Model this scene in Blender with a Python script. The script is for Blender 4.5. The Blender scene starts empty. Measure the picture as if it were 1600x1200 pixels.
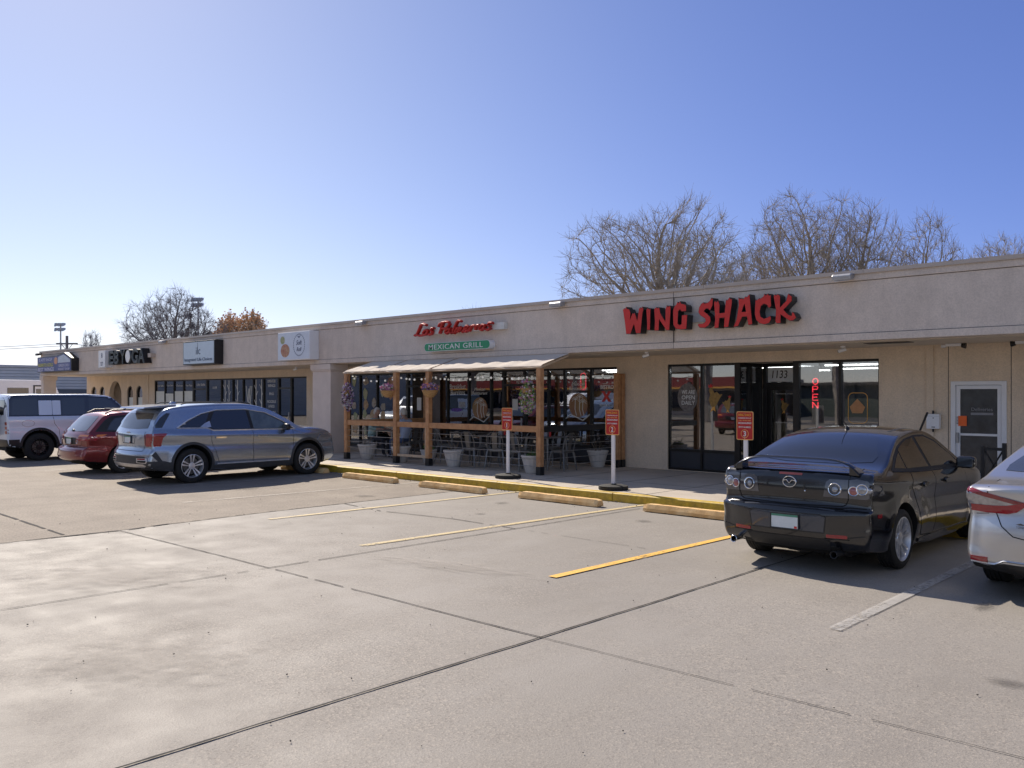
import bpy, bmesh, math, random
from mathutils import Vector, Matrix
from mathutils.bvhtree import BVHTree
from mathutils.geometry import tessellate_polygon
random.seed(7)
R = math.radians
SC = bpy.context.scene
COL = SC.collection

# ------------------------------------------------------------ camera, sky, sun
cam_d = bpy.data.cameras.new("camera"); cam = bpy.data.objects.new("camera", cam_d); COL.objects.link(cam)
cam.location = (0, 0, 1.85)
cam.rotation_euler = (R(90), 0, R(43.5))
cam_d.sensor_width = 36; cam_d.lens = 30.375; cam_d.shift_y = 17.5/1600
cam_d.clip_start = 0.1; cam_d.clip_end = 3000
SC.camera = cam

SUN_EL = R(38.7); SUN_AZ = R(15.8)               # azimuth measured from -X towards +Y
sdir = Vector((-math.cos(SUN_AZ)*math.cos(SUN_EL), math.sin(SUN_AZ)*math.cos(SUN_EL), math.sin(SUN_EL)))
W = bpy.data.worlds.new("World"); SC.world = W; W.use_nodes = True
nt = W.node_tree; bg = nt.nodes["Background"]
sky = nt.nodes.new("ShaderNodeTexSky"); sky.sky_type = 'NISHITA'; sky.sun_disc = False
sky.sun_elevation = SUN_EL; sky.sun_rotation = math.atan2(sdir.x, sdir.y)
sky.altitude = 1500; sky.air_density = 1.0; sky.dust_density = 0.6; sky.ozone_density = 3.0
gm = nt.nodes.new("ShaderNodeGamma"); gm.inputs[1].default_value = .75; nt.links.new(sky.outputs[0], gm.inputs[0])
tint = nt.nodes.new("ShaderNodeMix"); tint.data_type = 'RGBA'; tint.blend_type = 'MULTIPLY'; tint.inputs[0].default_value = 1; tint.inputs[7].default_value = (.745, .665, .69, 1)
nt.links.new(gm.outputs[0], tint.inputs[6])
# added dimming of the sky in view; unseen sky behind the camera stays brighter
tco = nt.nodes.new("ShaderNodeTexCoord"); vm = nt.nodes.new("ShaderNodeVectorMath"); vm.operation = 'DOT_PRODUCT'; vm.inputs[1].default_value = (.25, .92, .30)
nt.links.new(tco.outputs['Generated'], vm.inputs[0])
mr = nt.nodes.new("ShaderNodeMapRange"); mr.interpolation_type = 'SMOOTHSTEP'; mr.inputs[1].default_value = .15; mr.inputs[2].default_value = 1.0; mr.inputs[3].default_value = 0; mr.inputs[4].default_value = 1
nt.links.new(vm.outputs['Value'], mr.inputs[0])
mu = nt.nodes.new("ShaderNodeMix"); mu.data_type = 'RGBA'; mu.blend_type = 'MULTIPLY'; nt.links.new(mr.outputs[0], mu.inputs[0]); nt.links.new(tint.outputs[2], mu.inputs[6]); mu.inputs[7].default_value = (.43, .54, .90, 1)
nt.links.new(mu.outputs[2], bg.inputs[0]); bg.inputs[1].default_value = 0.13
sl = bpy.data.lights.new("sun", 'SUN'); sl.energy = 2.7; sl.angle = R(0.53); sl.color = (1, .90, .77)
so = bpy.data.objects.new("sun", sl); COL.objects.link(so); so.location = (0, 0, 60)
so.rotation_euler = sdir.to_track_quat('Z', 'Y').to_euler()
SC.view_settings.view_transform = 'Standard'; SC.view_settings.look = 'None'
SC.view_settings.exposure = 1.22; SC.view_settings.gamma = 1
SC.cycles.max_bounces = 8; SC.cycles.transparent_max_bounces = 16
try: SC.cycles.sample_clamp_indirect = 8
except Exception: pass

# ------------------------------------------------------------ materials
def srgb(h):
    h = h.lstrip('#'); c = [int(h[i:i+2], 16)/255 for i in (0, 2, 4)]
    return tuple(x/12.92 if x <= .04045 else ((x+.055)/1.055)**2.4 for x in c) + (1,)
MATS = {}
def mat(name, col, rough=.7, metal=0, coat=0, var=.12, scale=8, bump=0, bscale=60, spec=.5, emit=None, estr=0, col2=None, detail=5, flake=0):
    if name in MATS: return MATS[name]
    m = bpy.data.materials.new(name); m.use_nodes = True; n = m.node_tree.nodes; l = m.node_tree.links
    p = n["Principled BSDF"]
    if isinstance(col, str): col = srgb(col)
    col = tuple(col[:3])+(1,)
    tc = n.new("ShaderNodeTexCoord")
    if var > 0 or col2:
        nz = n.new("ShaderNodeTexNoise"); nz.inputs['Scale'].default_value = scale; nz.inputs['Detail'].default_value = detail
        nz.inputs['Roughness'].default_value = .6
        l.new(tc.outputs['Object'], nz.inputs['Vector'])
        mx = n.new("ShaderNodeMix"); mx.data_type = 'RGBA'
        cr = n.new("ShaderNodeMapRange"); cr.inputs[1].default_value = .3; cr.inputs[2].default_value = .7
        l.new(nz.outputs['Fac'], cr.inputs[0]); l.new(cr.outputs[0], mx.inputs[0])
        if col2 is None:
            a = tuple(c*(1-var) for c in col[:3])+(1,); b = tuple(min(1, c*(1+var)) for c in col[:3])+(1,)
        else:
            if isinstance(col2, str): col2 = srgb(col2)
            a, b = col, tuple(col2[:3])+(1,)
        mx.inputs[6].default_value = a; mx.inputs[7].default_value = b
        l.new(mx.outputs[2], p.inputs['Base Color'])
    else: p.inputs['Base Color'].default_value = col
    p.inputs['Roughness'].default_value = rough; p.inputs['Metallic'].default_value = metal
    p.inputs['Specular IOR Level'].default_value = spec
    p.inputs['Coat Weight'].default_value = coat; p.inputs['Coat Roughness'].default_value = .03
    if bump > 0:
        bz = n.new("ShaderNodeTexNoise"); bz.inputs['Scale'].default_value = bscale; bz.inputs['Detail'].default_value = 3
        l.new(tc.outputs['Object'], bz.inputs['Vector'])
        bp = n.new("ShaderNodeBump"); bp.inputs['Strength'].default_value = bump; bp.inputs['Distance'].default_value = .01
        l.new(bz.outputs['Fac'], bp.inputs['Height']); l.new(bp.outputs[0], p.inputs['Normal'])
    if emit is not None:
        p.inputs['Emission Color'].default_value = srgb(emit) if isinstance(emit, str) else emit
        p.inputs['Emission Strength'].default_value = estr
    MATS[name] = m
    return m

def glass_mat(name, tint, refl=.12, rough=.0):
    m = bpy.data.materials.new(name); m.use_nodes = True; n = m.node_tree.nodes; l = m.node_tree.links
    n.remove(n["Principled BSDF"]); out = n["Material Output"]
    tr = n.new("ShaderNodeBsdfTransparent"); tr.inputs[0].default_value = tuple(tint)+(1,)
    gl = n.new("ShaderNodeBsdfGlossy"); gl.inputs['Roughness'].default_value = rough; gl.inputs[0].default_value = (.95, .97, 1, 1)
    fr = n.new("ShaderNodeFresnel"); fr.inputs[0].default_value = 1.55
    nz = n.new("ShaderNodeTexNoise"); nz.inputs['Scale'].default_value = .9
    bp = n.new("ShaderNodeBump"); bp.inputs['Strength'].default_value = .04; bp.inputs['Distance'].default_value = .05
    l.new(nz.outputs['Fac'], bp.inputs['Height']); l.new(bp.outputs[0], gl.inputs['Normal'])
    ad = n.new("ShaderNodeMath"); ad.operation = 'MULTIPLY_ADD'; ad.inputs[1].default_value = 1.5; ad.inputs[2].default_value = refl
    ad.use_clamp = True
    l.new(fr.outputs[0], ad.inputs[0])
    mx = n.new("ShaderNodeMixShader"); l.new(ad.outputs[0], mx.inputs[0]); l.new(tr.outputs[0], mx.inputs[1]); l.new(gl.outputs[0], mx.inputs[2])
    l.new(mx.outputs[0], out.inputs[0]); MATS[name] = m
    return m

# ------------------------------------------------------------ objects
def tag(o, label=None, cat=None, group=None, kind=None):
    if label: o['label'] = label
    if cat: o['category'] = cat
    if group: o['group'] = group
    if kind: o['kind'] = kind
    return o
def empty(name, loc, rz=0, label=None, cat=None, group=None):
    o = bpy.data.objects.new(name, None); COL.objects.link(o); o.location = loc; o.rotation_euler = (0, 0, rz)
    o.empty_display_size = .2
    return tag(o, label, cat, group)
def offs(p):
    v = Vector((0, 0, 0))
    while p is not None: v += p.location; p = p.parent
    return v
def kids(o): return [c for c in COL.objects if c.parent == o]
def copy_tree(o, parent=None):
    ch = [c for c in COL.objects if c.parent == o]
    c = o.copy(); COL.objects.link(c)
    if parent is not None: c.parent = parent
    for k in ch: copy_tree(k, c)
    return c

class MB:
    def __init__(s): s.v = []; s.f = []; s.mi = []; s.cur = 0
    def add(s, vs, fs):
        b = len(s.v); s.v += [tuple(v) for v in vs]; s.f += [tuple(i+b for i in f) for f in fs]; s.mi += [s.cur]*len(fs); return s
    def box(s, x0, x1, y0, y1, z0, z1):
        vs = [(x, y, z) for z in (z0, z1) for y in (y0, y1) for x in (x0, x1)]
        return s.add(vs, [(0, 2, 3, 1), (4, 5, 7, 6), (0, 1, 5, 4), (1, 3, 7, 5), (3, 2, 6, 7), (2, 0, 4, 6)])
    def tube(s, pts, r, n=8, cap=True, ry=None):
        pts = [Vector(p) for p in pts]; rs = r if isinstance(r, (list, tuple)) else [r]*len(pts)
        up = None; rings = []
        for i, p in enumerate(pts):
            t = (pts[min(i+1, len(pts)-1)]-pts[max(i-1, 0)]).normalized()
            if up is None:
                up = Vector((0, 0, 1)) if abs(t.z) < .9 else Vector((1, 0, 0))
            a = up - t*up.dot(t)
            if a.length < 1e-4: a = Vector((1, 0, 0)) - t*t.x
            a.normalize(); up = a; b = t.cross(a)
            k = (ry/r if ry else 1) if not isinstance(r, (list, tuple)) else 1
            rings.append([p+(a*math.cos(q)+b*k*math.sin(q))*rs[i] for q in [2*math.pi*j/n for j in range(n)]])
        vs = [v for rg in rings for v in rg]; fs = []
        for i in range(len(pts)-1):
            for j in range(n):
                fs.append((i*n+j, i*n+(j+1) % n, (i+1)*n+(j+1) % n, (i+1)*n+j))
        if cap:
            fs.append(tuple(range(n-1, -1, -1))); k0 = (len(pts)-1)*n; fs.append(tuple(k0+j for j in range(n)))
        return s.add(vs, fs)
    def lathe(s, prof, c=(0, 0, 0), axis='z', n=24, closed=False, cap=False):
        vs = []; fs = []
        for r, h in prof:
            for j in range(n):
                a = 2*math.pi*j/n; x, y = r*math.cos(a), r*math.sin(a)
                q = (x, y, h) if axis == 'z' else ((h, x, y) if axis == 'x' else (x, h, y))
                vs.append((q[0]+c[0], q[1]+c[1], q[2]+c[2]))
        m = len(prof)
        for i in range(m if closed else m-1):
            for j in range(n):
                k = (i+1) % m; fs.append((i*n+j, i*n+(j+1) % n, k*n+(j+1) % n, k*n+j))
        if cap and not closed:
            if prof[0][0] > 1e-5: fs.append(tuple(range(n-1, -1, -1)))
            if prof[-1][0] > 1e-5: fs.append(tuple((m-1)*n+j for j in range(n)))
        return s.add(vs, fs)
    def plate(s, outer, holes=(), o=(0, 0, 0), u=(1, 0, 0), v=(0, 0, 1), d=(0, 1, 0), t=.05):
        """outline in (u,v) pushed along d by t, with holes"""
        loops = [list(outer)]+[list(h) for h in holes]
        flat = [p for lp in loops for p in lp]
        tri = tessellate_polygon([[Vector((a, b, 0)) for a, b in lp] for lp in loops])
        o, u, v, d = map(Vector, (o, u, v, d)); N = len(flat)
        vs = [o+u*a+v*b for a, b in flat]+[o+u*a+v*b+d*t for a, b in flat]
        fs = [tuple(q) for q in tri]+[tuple(i+N for i in reversed(q)) for q in tri]; k = 0
        for lp in loops:
            m = len(lp)
            for i in range(m): a, b = k+i, k+(i+1) % m; fs.append((a, b, b+N, a+N))
            k += m
        return s.add(vs, fs)
    def sphere(s, c, r, n=10, m=6, sc=(1, 1, 1)):
        vs = [(c[0], c[1], c[2]-r*sc[2])]; fs = []
        for i in range(1, m):
            a = -math.pi/2+math.pi*i/m
            for j in range(n):
                b = 2*math.pi*j/n; vs.append((c[0]+r*sc[0]*math.cos(a)*math.cos(b), c[1]+r*sc[1]*math.cos(a)*math.sin(b), c[2]+r*sc[2]*math.sin(a)))
        vs.append((c[0], c[1], c[2]+r*sc[2])); T = len(vs)-1
        for j in range(n):
            fs.append((0, 1+(j+1) % n, 1+j)); fs.append((T, 1+(m-2)*n+j, 1+(m-2)*n+(j+1) % n))
            for i in range(m-2): fs.append((1+i*n+j, 1+i*n+(j+1) % n, 1+(i+1)*n+(j+1) % n, 1+(i+1)*n+j))
        return s.add(vs, fs)
    def build(s, name, m, parent=None, world=False, bevel=0, smooth=False, loc=None, label=None, cat=None, group=None, kind=None, recalc=True):
        me = bpy.data.meshes.new(name); off = offs(parent) if world else Vector((0, 0, 0))
        if loc is not None: off = Vector(loc)
        me.from_pydata([tuple(Vector(v)-off) for v in s.v], [], s.f)
        ms = m if isinstance(m, (list, tuple)) else [m]
        for q in ms: me.materials.append(q)
        if len(ms) > 1: me.polygons.foreach_set('material_index', s.mi)
        if recalc:
            b = bmesh.new(); b.from_mesh(me); bmesh.ops.recalc_face_normals(b, faces=b.faces); b.to_mesh(me); b.free()
        if smooth:
            me.polygons.foreach_set('use_smooth', [True]*len(me.polygons)); me.set_sharp_from_angle(angle=R(38))
        me.update()
        o = bpy.data.objects.new(name, me); COL.objects.link(o)
        if parent is not None: o.parent = parent
        if loc is not None: o.location = loc
        if bevel:
            md = o.modifiers.new('bevel', 'BEVEL'); md.width = bevel; md.segments = 2; md.limit_method = 'ANGLE'; md.angle_limit = R(40)
            md.harden_normals = False
        return tag(o, label, cat, group, kind)

def rect(x0, x1, z0, z1): return [(x0, z0), (x1, z0), (x1, z1), (x0, z1)]
def rrect(x0, x1, z0, z1, r, n=5):
    o = []
    for cx, cz, a0 in ((x1-r, z0+r, -90), (x1-r, z1-r, 0), (x0+r, z1-r, 90), (x0+r, z0+r, 180)):
        for i in range(n+1):
            a = R(a0+90*i/n); o.append((cx+r*math.cos(a), cz+r*math.sin(a)))
    return o
def ell(cx, cz, rx, rz, n=28): return [(cx+rx*math.cos(2*math.pi*i/n), cz+rz*math.sin(2*math.pi*i/n)) for i in range(n)]

def text_mesh(txt, size, extrude=.004, offset=0, shear=0, align='CENTER', spacing=1, fit=None, res=3):
    c = bpy.data.curves.new('t', 'FONT'); c.body = txt; c.size = size; c.extrude = extrude; c.offset = offset; c.shear = shear
    c.align_x = align; c.align_y = 'CENTER'; c.space_character = spacing; c.resolution_u = res
    o = bpy.data.objects.new('t', c); COL.objects.link(o)
    dg = bpy.context.evaluated_depsgraph_get(); me = bpy.data.meshes.new_from_object(o.evaluated_get(dg))
    bpy.data.objects.remove(o); bpy.data.curves.remove(c)
    if fit:
        xs = [v.co.x for v in me.vertices]; ys = [v.co.y for v in me.vertices]
        w = max(xs)-min(xs); h = max(ys)-min(ys); cx = (max(xs)+min(xs))/2; cy = (max(ys)+min(ys))/2
        for v in me.vertices:
            v.co.x = (v.co.x-cx)*fit[0]/w; v.co.y = (v.co.y-cy)*fit[1]/h
    return me
def add_text(mb, txt, x, z, y, w, h, ext=.004, offset=0, shear=0, spacing=1, facing='-y', res=3):
    """text standing upright on a plane facing -y (or +x), fitted to w by h, centred at (x,z)"""
    me = text_mesh(txt, 1, ext, offset, shear, spacing=spacing, fit=(w, h), res=res)
    if facing == '-y': vs = [(x+v.co.x, y-v.co.z, z+v.co.y) for v in me.vertices]
    elif facing == '+y': vs = [(x-v.co.x, y+v.co.z, z+v.co.y) for v in me.vertices]
    else: vs = [(x+v.co.z, y+v.co.x, z+v.co.y) for v in me.vertices]
    mb.add(vs, [tuple(p.vertices) for p in me.polygons]); bpy.data.meshes.remove(me)
    return mb
# ------------------------------------------------------------ palette
M_st = mat('stucco_mauve', (.70, .60, .52), .92, var=.07, scale=3, bump=.55, bscale=140)
M_st2 = mat('stucco_tan', (.76, .62, .47), .92, var=.06, scale=2, bump=.5, bscale=130)
def weather(m, k=.10):
    n = m.node_tree.nodes; l = m.node_tree.links; p = n["Principled BSDF"]; src = p.inputs['Base Color'].links[0].from_socket
    tc = n.new("ShaderNodeTexCoord"); mp = n.new("ShaderNodeMapping"); mp.inputs['Scale'].default_value = (3.2, 3.2, .28); l.new(tc.outputs['Object'], mp.inputs[0])
    z = n.new("ShaderNodeTexNoise"); z.inputs['Scale'].default_value = 1.6; z.inputs['Detail'].default_value = 7; z.inputs['Roughness'].default_value = .65; l.new(mp.outputs[0], z.inputs[0])
    z2 = n.new("ShaderNodeTexNoise"); z2.inputs['Scale'].default_value = 46; z2.inputs['Detail'].default_value = 3; l.new(tc.outputs['Object'], z2.inputs[0])
    r = n.new("ShaderNodeMapRange"); r.inputs[1].default_value = .40; r.inputs[2].default_value = .75; r.inputs[3].default_value = 1+k*.3; r.inputs[4].default_value = 1-k*1.5; l.new(z.outputs['Fac'], r.inputs[0])
    r2 = n.new("ShaderNodeMapRange"); r2.inputs[1].default_value = .3; r2.inputs[2].default_value = .7; r2.inputs[3].default_value = .90; r2.inputs[4].default_value = 1.08; l.new(z2.outputs['Fac'], r2.inputs[0])
    q = n.new("ShaderNodeMath"); q.operation = 'MULTIPLY'; l.new(r.outputs[0], q.inputs[0]); l.new(r2.outputs[0], q.inputs[1])
    h = n.new("ShaderNodeHueSaturation"); l.new(src, h.inputs['Color']); l.new(q.outputs[0], h.inputs['Value']); l.new(h.outputs[0], p.inputs['Base Color'])
weather(M_st, .055); weather(M_st2, .05)
M_sof = mat('soffit_paint', (.70, .60, .48), .8, var=.05, scale=1.2)
M_pil = mat('pillar_paint', (.70, .60, .53), .9, var=.06, scale=3, bump=.45, bscale=140)
M_cap = mat('roof_cap_metal', (.52, .44, .38), .45, .3, var=.08, scale=2)
M_groove = mat('groove_shadow_gap', (.10, .085, .08), .9, var=.1)
M_roof = mat('roof_gravel', (.30, .28, .26), .95, var=.25, scale=20)
M_frame = mat('bronze_frame', (.018, .016, .015), .38, .35, var=.15, scale=5)
M_kick = mat('dark_panel', (.035, .037, .045), .5, .1, var=.1, scale=3)
M_white = mat('white_paint', (.74, .74, .73), .5, var=.05, scale=6)
M_white2 = mat('white_gloss', (.8, .8, .82), .25, var=.03, scale=6)
M_black = mat('black_paint', (.012, .012, .014), .4, var=.2, scale=9)
M_blackr = mat('black_rubber', (.02, .02, .02), .8, var=.25, scale=20, bump=.3, bscale=80)
M_grey = mat('grey_metal', (.33, .33, .34), .42, .6, var=.12, scale=9)
M_galv = mat('galvanised', (.42, .42, .43), .45, .75, var=.15, scale=14)
M_chrome = mat('chrome', (.75, .76, .78), .08, 1, var=.03, scale=3)
M_red = mat('sign_red', (.62, .028, .022), .38, var=.08, scale=5)
M_redd = mat('sign_red_deep', (.42, .02, .015), .45, var=.1, scale=5)
M_green = mat('sign_green', (.02, .27, .12), .35, var=.06, scale=5)
M_orange = mat('sticker_orange', (.95, .16, .03), .6, var=.05)
M_yel = mat('sign_yellow', (.85, .42, .08), .5, var=.05)
M_wood = mat('timber_post', (.38, .17, .07), .6, var=0, scale=9, col2=(.56, .30, .14, 1), bump=.25, bscale=40)
M_woodl = mat('timber_light', (.50, .36, .24), .65, var=0, col2=(.62, .47, .32, 1), scale=9)
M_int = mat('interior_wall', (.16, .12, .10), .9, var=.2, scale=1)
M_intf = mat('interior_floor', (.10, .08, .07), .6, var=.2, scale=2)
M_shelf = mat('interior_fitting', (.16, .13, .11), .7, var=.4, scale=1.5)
M_lamp = mat('lamp_tube', (.9, .9, .9), .5, emit=(1, .96, .88, 1), estr=7, var=0)
G_win = glass_mat('window_glass', (.56, .58, .60), .17)
M_frost = mat('frost_or_reflection_film', (.80, .83, .80), .55, var=.05)
M_vinyl = mat('white_vinyl', (.78, .78, .76), .5, var=.04)

# ------------------------------------------------------------ ground
def ground_mat():
    m = bpy.data.materials.new('parking_concrete'); m.use_nodes = True; n = m.node_tree.nodes; l = m.node_tree.links
    p = n["Principled BSDF"]; tc = n.new("ShaderNodeTexCoord")
    def noise(sc, det=4, rough=.55, dist=0, vec=None):
        z = n.new("ShaderNodeTexNoise"); z.inputs['Scale'].default_value = sc; z.inputs['Detail'].default_value = det
        z.inputs['Roughness'].default_value = rough; z.inputs['Distortion'].default_value = dist
        l.new(vec or tc.outputs['Object'], z.inputs['Vector']); return z.outputs['Fac']
    def rng(x, a, b, c, d):
        r = n.new("ShaderNodeMapRange"); r.inputs[1].default_value = a; r.inputs[2].default_value = b
        r.inputs[3].default_value = c; r.inputs[4].default_value = d; l.new(x, r.inputs[0]); return r.outputs[0]
    def mul(a, b):
        q = n.new("ShaderNodeMath"); q.operation = 'MULTIPLY'
        for i, x in enumerate((a, b)):
            if isinstance(x, (int, float)): q.inputs[i].default_value = x
            else: l.new(x, q.inputs[i])
        return q.outputs[0]
    def mixc(f, a, b):
        x = n.new("ShaderNodeMix"); x.data_type = 'RGBA'
        if isinstance(f, (int, float)): x.inputs[0].default_value = f
        else: l.new(f, x.inputs[0])
        for k, c in ((6, a), (7, b)):
            if isinstance(c, tuple): x.inputs[k].default_value = c
            else: l.new(c, x.inputs[k])
        return x.outputs[2]
    c1 = (.252, .229, .201, 1); c2 = (.295, .270, .239, 1); cl = (.345, .322, .292, 1); dk = (.198, .178, .155, 1)
    base = mixc(rng(noise(.35, 6, .62), .38, .62, 0, 1), c1, c2)
    # pale worn skin of cement in streaks, darker oily bands
    mp = n.new("ShaderNodeMapping"); mp.inputs['Scale'].default_value = (.5, .12, 1); mp.inputs['Rotation'].default_value = (0, 0, R(12)); l.new(tc.outputs['Object'], mp.inputs[0])
    base = mixc(rng(noise(1.2, 7, .65, .4, mp.outputs[0]), .50, .74, 0, .5), base, cl)
    base = mixc(rng(noise(1.1, 8, .68, .8), .58, .82, 0, .45), base, dk)
    # exposed aggregate: pale and dark stones a few mm to 2 cm wide
    vo = n.new("ShaderNodeTexVoronoi"); vo.inputs['Scale'].default_value = 80; l.new(tc.outputs['Object'], vo.inputs['Vector'])
    sep = n.new("ShaderNodeSeparateColor"); l.new(vo.outputs['Color'], sep.inputs[0])
    st = rng(sep.outputs[0], 0, 1, -1, 1)
    wear = rng(noise(.5, 5, .6), .40, .60, .25, 1)
    pale = mul(rng(sep.outputs[0], .80, .86, 0, .42), wear); dark = mul(rng(sep.outputs[1], .80, .86, 0, .38), wear)
    base = mixc(pale, base, (.47, .41, .34, 1)); base = mixc(dark, base, (.12, .105, .095, 1))
    fine = rng(noise(160, 2, .5), .35, .65, .86, 1.12)
    hs = n.new("ShaderNodeHueSaturation"); l.new(base, hs.inputs['Color']); l.new(fine, hs.inputs['Value'])
    # small round oil spots
    v2 = n.new("ShaderNodeTexVoronoi"); v2.inputs['Scale'].default_value = .55; v2.inputs['Randomness'].default_value = 1; l.new(tc.outputs['Object'], v2.inputs['Vector'])
    spot = rng(v2.outputs['Distance'], .03, .10, .55, 0); spot = mul(spot, rng(noise(14, 3), .45, .6, 0, 1))
    col = mixc(spot, hs.outputs[0], (.06, .055, .05, 1))
    l.new(col, p.inputs['Base Color'])
    l.new(rng(noise(2, 4), .3, .7, .62, .80), p.inputs['Roughness']); p.inputs['Specular IOR Level'].default_value = .28
    bp = n.new("ShaderNodeBump"); bp.inputs['Strength'].default_value = .32; bp.inputs['Distance'].default_value = .008
    ad = n.new("ShaderNodeMath"); ad.operation = 'ADD'; l.new(noise(60, 4, .6), ad.inputs[0]); l.new(mul(vo.outputs['Distance'], .5), ad.inputs[1])
    l.new(ad.outputs[0], bp.inputs['Height']); l.new(bp.outputs[0], p.inputs['Normal'])
    return m
M_gr = ground_mat()
M_asph = mat('worn_asphalt', (.20, .165, .130), .85, var=0, col2=(.285, .240, .190, 1), scale=1.1, detail=9, bump=.7, bscale=75)
def grain(m, sc, lo, hi):
    n = m.node_tree.nodes; l = m.node_tree.links; p = n["Principled BSDF"]; src = p.inputs['Base Color'].links[0].from_socket
    tc = n.new("ShaderNodeTexCoord"); z = n.new("ShaderNodeTexNoise"); z.inputs['Scale'].default_value = sc; z.inputs['Detail'].default_value = 4; z.inputs['Roughness'].default_value = .7; l.new(tc.outputs['Object'], z.inputs[0])
    r = n.new("ShaderNodeMapRange"); r.inputs[1].default_value = .35; r.inputs[2].default_value = .65; r.inputs[3].default_value = lo; r.inputs[4].default_value = hi; l.new(z.outputs['Fac'], r.inputs[0])
    h = n.new("ShaderNodeHueSaturation"); l.new(src, h.inputs['Color']); l.new(r.outputs[0], h.inputs['Value']); l.new(h.outputs[0], p.inputs['Base Color'])
grain(M_asph, 34, .72, 1.25)
M_walk = mat('sidewalk_concrete', (.42, .365, .30), .85, var=0, col2=(.52, .46, .39, 1), scale=1.6, detail=8, bump=.25, bscale=60)
M_kerb = mat('kerb_yellow', (.70, .47, .03), .6, var=0, col2=(.50, .33, .05, 1), scale=5, detail=8, bump=.3, bscale=30)
grain(M_walk, 40, .88, 1.1); grain(M_kerb, 9, .70, 1.12)
M_kface = mat('kerb_stone', (.36, .33, .29), .85, var=.15, scale=6, bump=.3, bscale=40)
M_crack = mat('joint_filler', (.035, .032, .03), .95, var=.3, scale=20)
M_stop = mat('stop_tan', (.90, .62, .30), .75, var=0, col2=(.66, .36, .12, 1), scale=6, detail=8, bump=.3, bscale=40)

MB().add([(-900, -900, 0), (900, -900, 0), (900, 900, 0), (-900, 900, 0)], [(0, 1, 2, 3)]).build('ground', M_gr, kind='structure')
MB().add([(-90, -60, .004), (-12.05, -60, .004), (-12.05, 3.38, .004), (-12.02, 4.9, .004), (-12.2, 7.3, .004), (-12.25, 12.0, .004), (-90, 12.0, .004)], [tuple(range(7))]).build('road', M_asph, kind='structure')
MB().add([(-400, -40, .008), (400, -40, .008), (400, -27, .008), (-400, -27, .008)], [(0, 1, 2, 3)]).build('street', mat('street_asphalt', (.06, .06, .06), .9, bump=.4), kind='structure')

def ragged(path, w, z, jit=.006, step=.12, taper=None, dash=0):
    """a thin irregular strip following a path on the ground"""
    mb = MB(); pts = []
    for (a, b), (c, d) in zip(path, path[1:]):
        L = math.hypot(c-a, d-b); k = max(2, int(L/step))
        for i in range(k): t = i/k; pts.append((a+(c-a)*t, b+(d-b)*t))
    pts.append(path[-1]); N = len(pts); vs = []; drift = 0
    for i, (x, y) in enumerate(pts):
        q = pts[min(i+1, N-1)]; o = pts[max(i-1, 0)]; dx, dy = q[0]-o[0], q[1]-o[1]; L = math.hypot(dx, dy) or 1
        drift = drift*.85+random.uniform(-jit, jit)*.5; ww = w*random.uniform(.75, 1.2)*(1 if taper is None else taper(i/N))
        nx, ny = -dy/L, dx/L
        vs += [(x+nx*(drift+ww/2), y+ny*(drift+ww/2), z), (x+nx*(drift-ww/2), y+ny*(drift-ww/2), z)]
    fs = [(2*i, 2*i+1, 2*i+3, 2*i+2) for i in range(N-1) if random.random() >= dash]
    return mb.add(vs, fs)
J = MB()
for path, w, dash in [(((-4.36, 1.2), (-4.37, 4.9), (-4.42, 8.68), (-4.45, 11.9)), .020, 0),
                      (((-12.0, 4.86), (-8.24, 4.91), (-4.36, 4.93)), .014, .03),
                      (((-4.36, 4.93), (-1.9, 4.97), (1.5, 5.0), (6, 5)), .007, .03),
                      (((-8.32, -1), (-8.30, 2.36), (-8.24, 4.91)), .012, .12),
                      (((-8.24, 4.91), (-8.2, 8), (-8.17, 11.64)), .018, .04),
                      (((-15.5, 4.27), (-12.03, 4.2)), .045, .05), (((-19, 4.6), (-15.5, 4.27)), .02, .3),
                      (((-12.02, 4.0), (-11.99, 4.98), (-12.1, 5.6)), .05, .1), (((-12.05, 1), (-12.01, 3.41), (-12.02, 4.0)), .02, .2),
                      (((-12.1, 5.6), (-12.21, 7.28), (-12.25, 11.8)), .012, .3),
                      (((-12.2, 8.7), (-11, 8.55), (-9.5, 8.75), (-8.2, 8.7)), .02, .15), (((-8.2, 8.7), (-6, 8.66)), .008, .3),
                      (((-.5, -1), (-.45, 5), (-.4, 11.8)), .016, .1)]:
    g = ragged(path, w, .008, dash=dash); J.add(g.v, g.f)
J.build('joint_lines', M_crack, kind='structure', recalc=False)

def paint_mat(name, col, wear, patchy=1.5, amax=1.0):
    m = mat(name, col, .7, var=.1, scale=12, bump=.05); n = m.node_tree.nodes; l = m.node_tree.links
    p = n["Principled BSDF"]; tc = n.new("ShaderNodeTexCoord")
    z = n.new("ShaderNodeTexNoise"); z.inputs['Scale'].default_value = 22; z.inputs['Detail'].default_value = 8; z.inputs['Roughness'].default_value = .75
    z2 = n.new("ShaderNodeTexNoise"); z2.inputs['Scale'].default_value = patchy; z2.inputs['Detail'].default_value = 3
    l.new(tc.outputs['Object'], z.inputs[0]); l.new(tc.outputs['Object'], z2.inputs[0])
    a = n.new("ShaderNodeMath"); a.operation = 'MULTIPLY_ADD'; a.inputs[1].default_value = .6; l.new(z2.outputs['Fac'], a.inputs[0]); l.new(z.outputs['Fac'], a.inputs[2])
    r = n.new("ShaderNodeMapRange"); r.inputs[1].default_value = wear; r.inputs[2].default_value = wear+.16; r.inputs[4].default_value = amax; l.new(a.outputs[0], r.inputs[0]); l.new(r.outputs[0], p.inputs['Alpha'])
    return m
P_new = paint_mat('line_yellow_fresh', (.80, .46, .08), .56)
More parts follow.
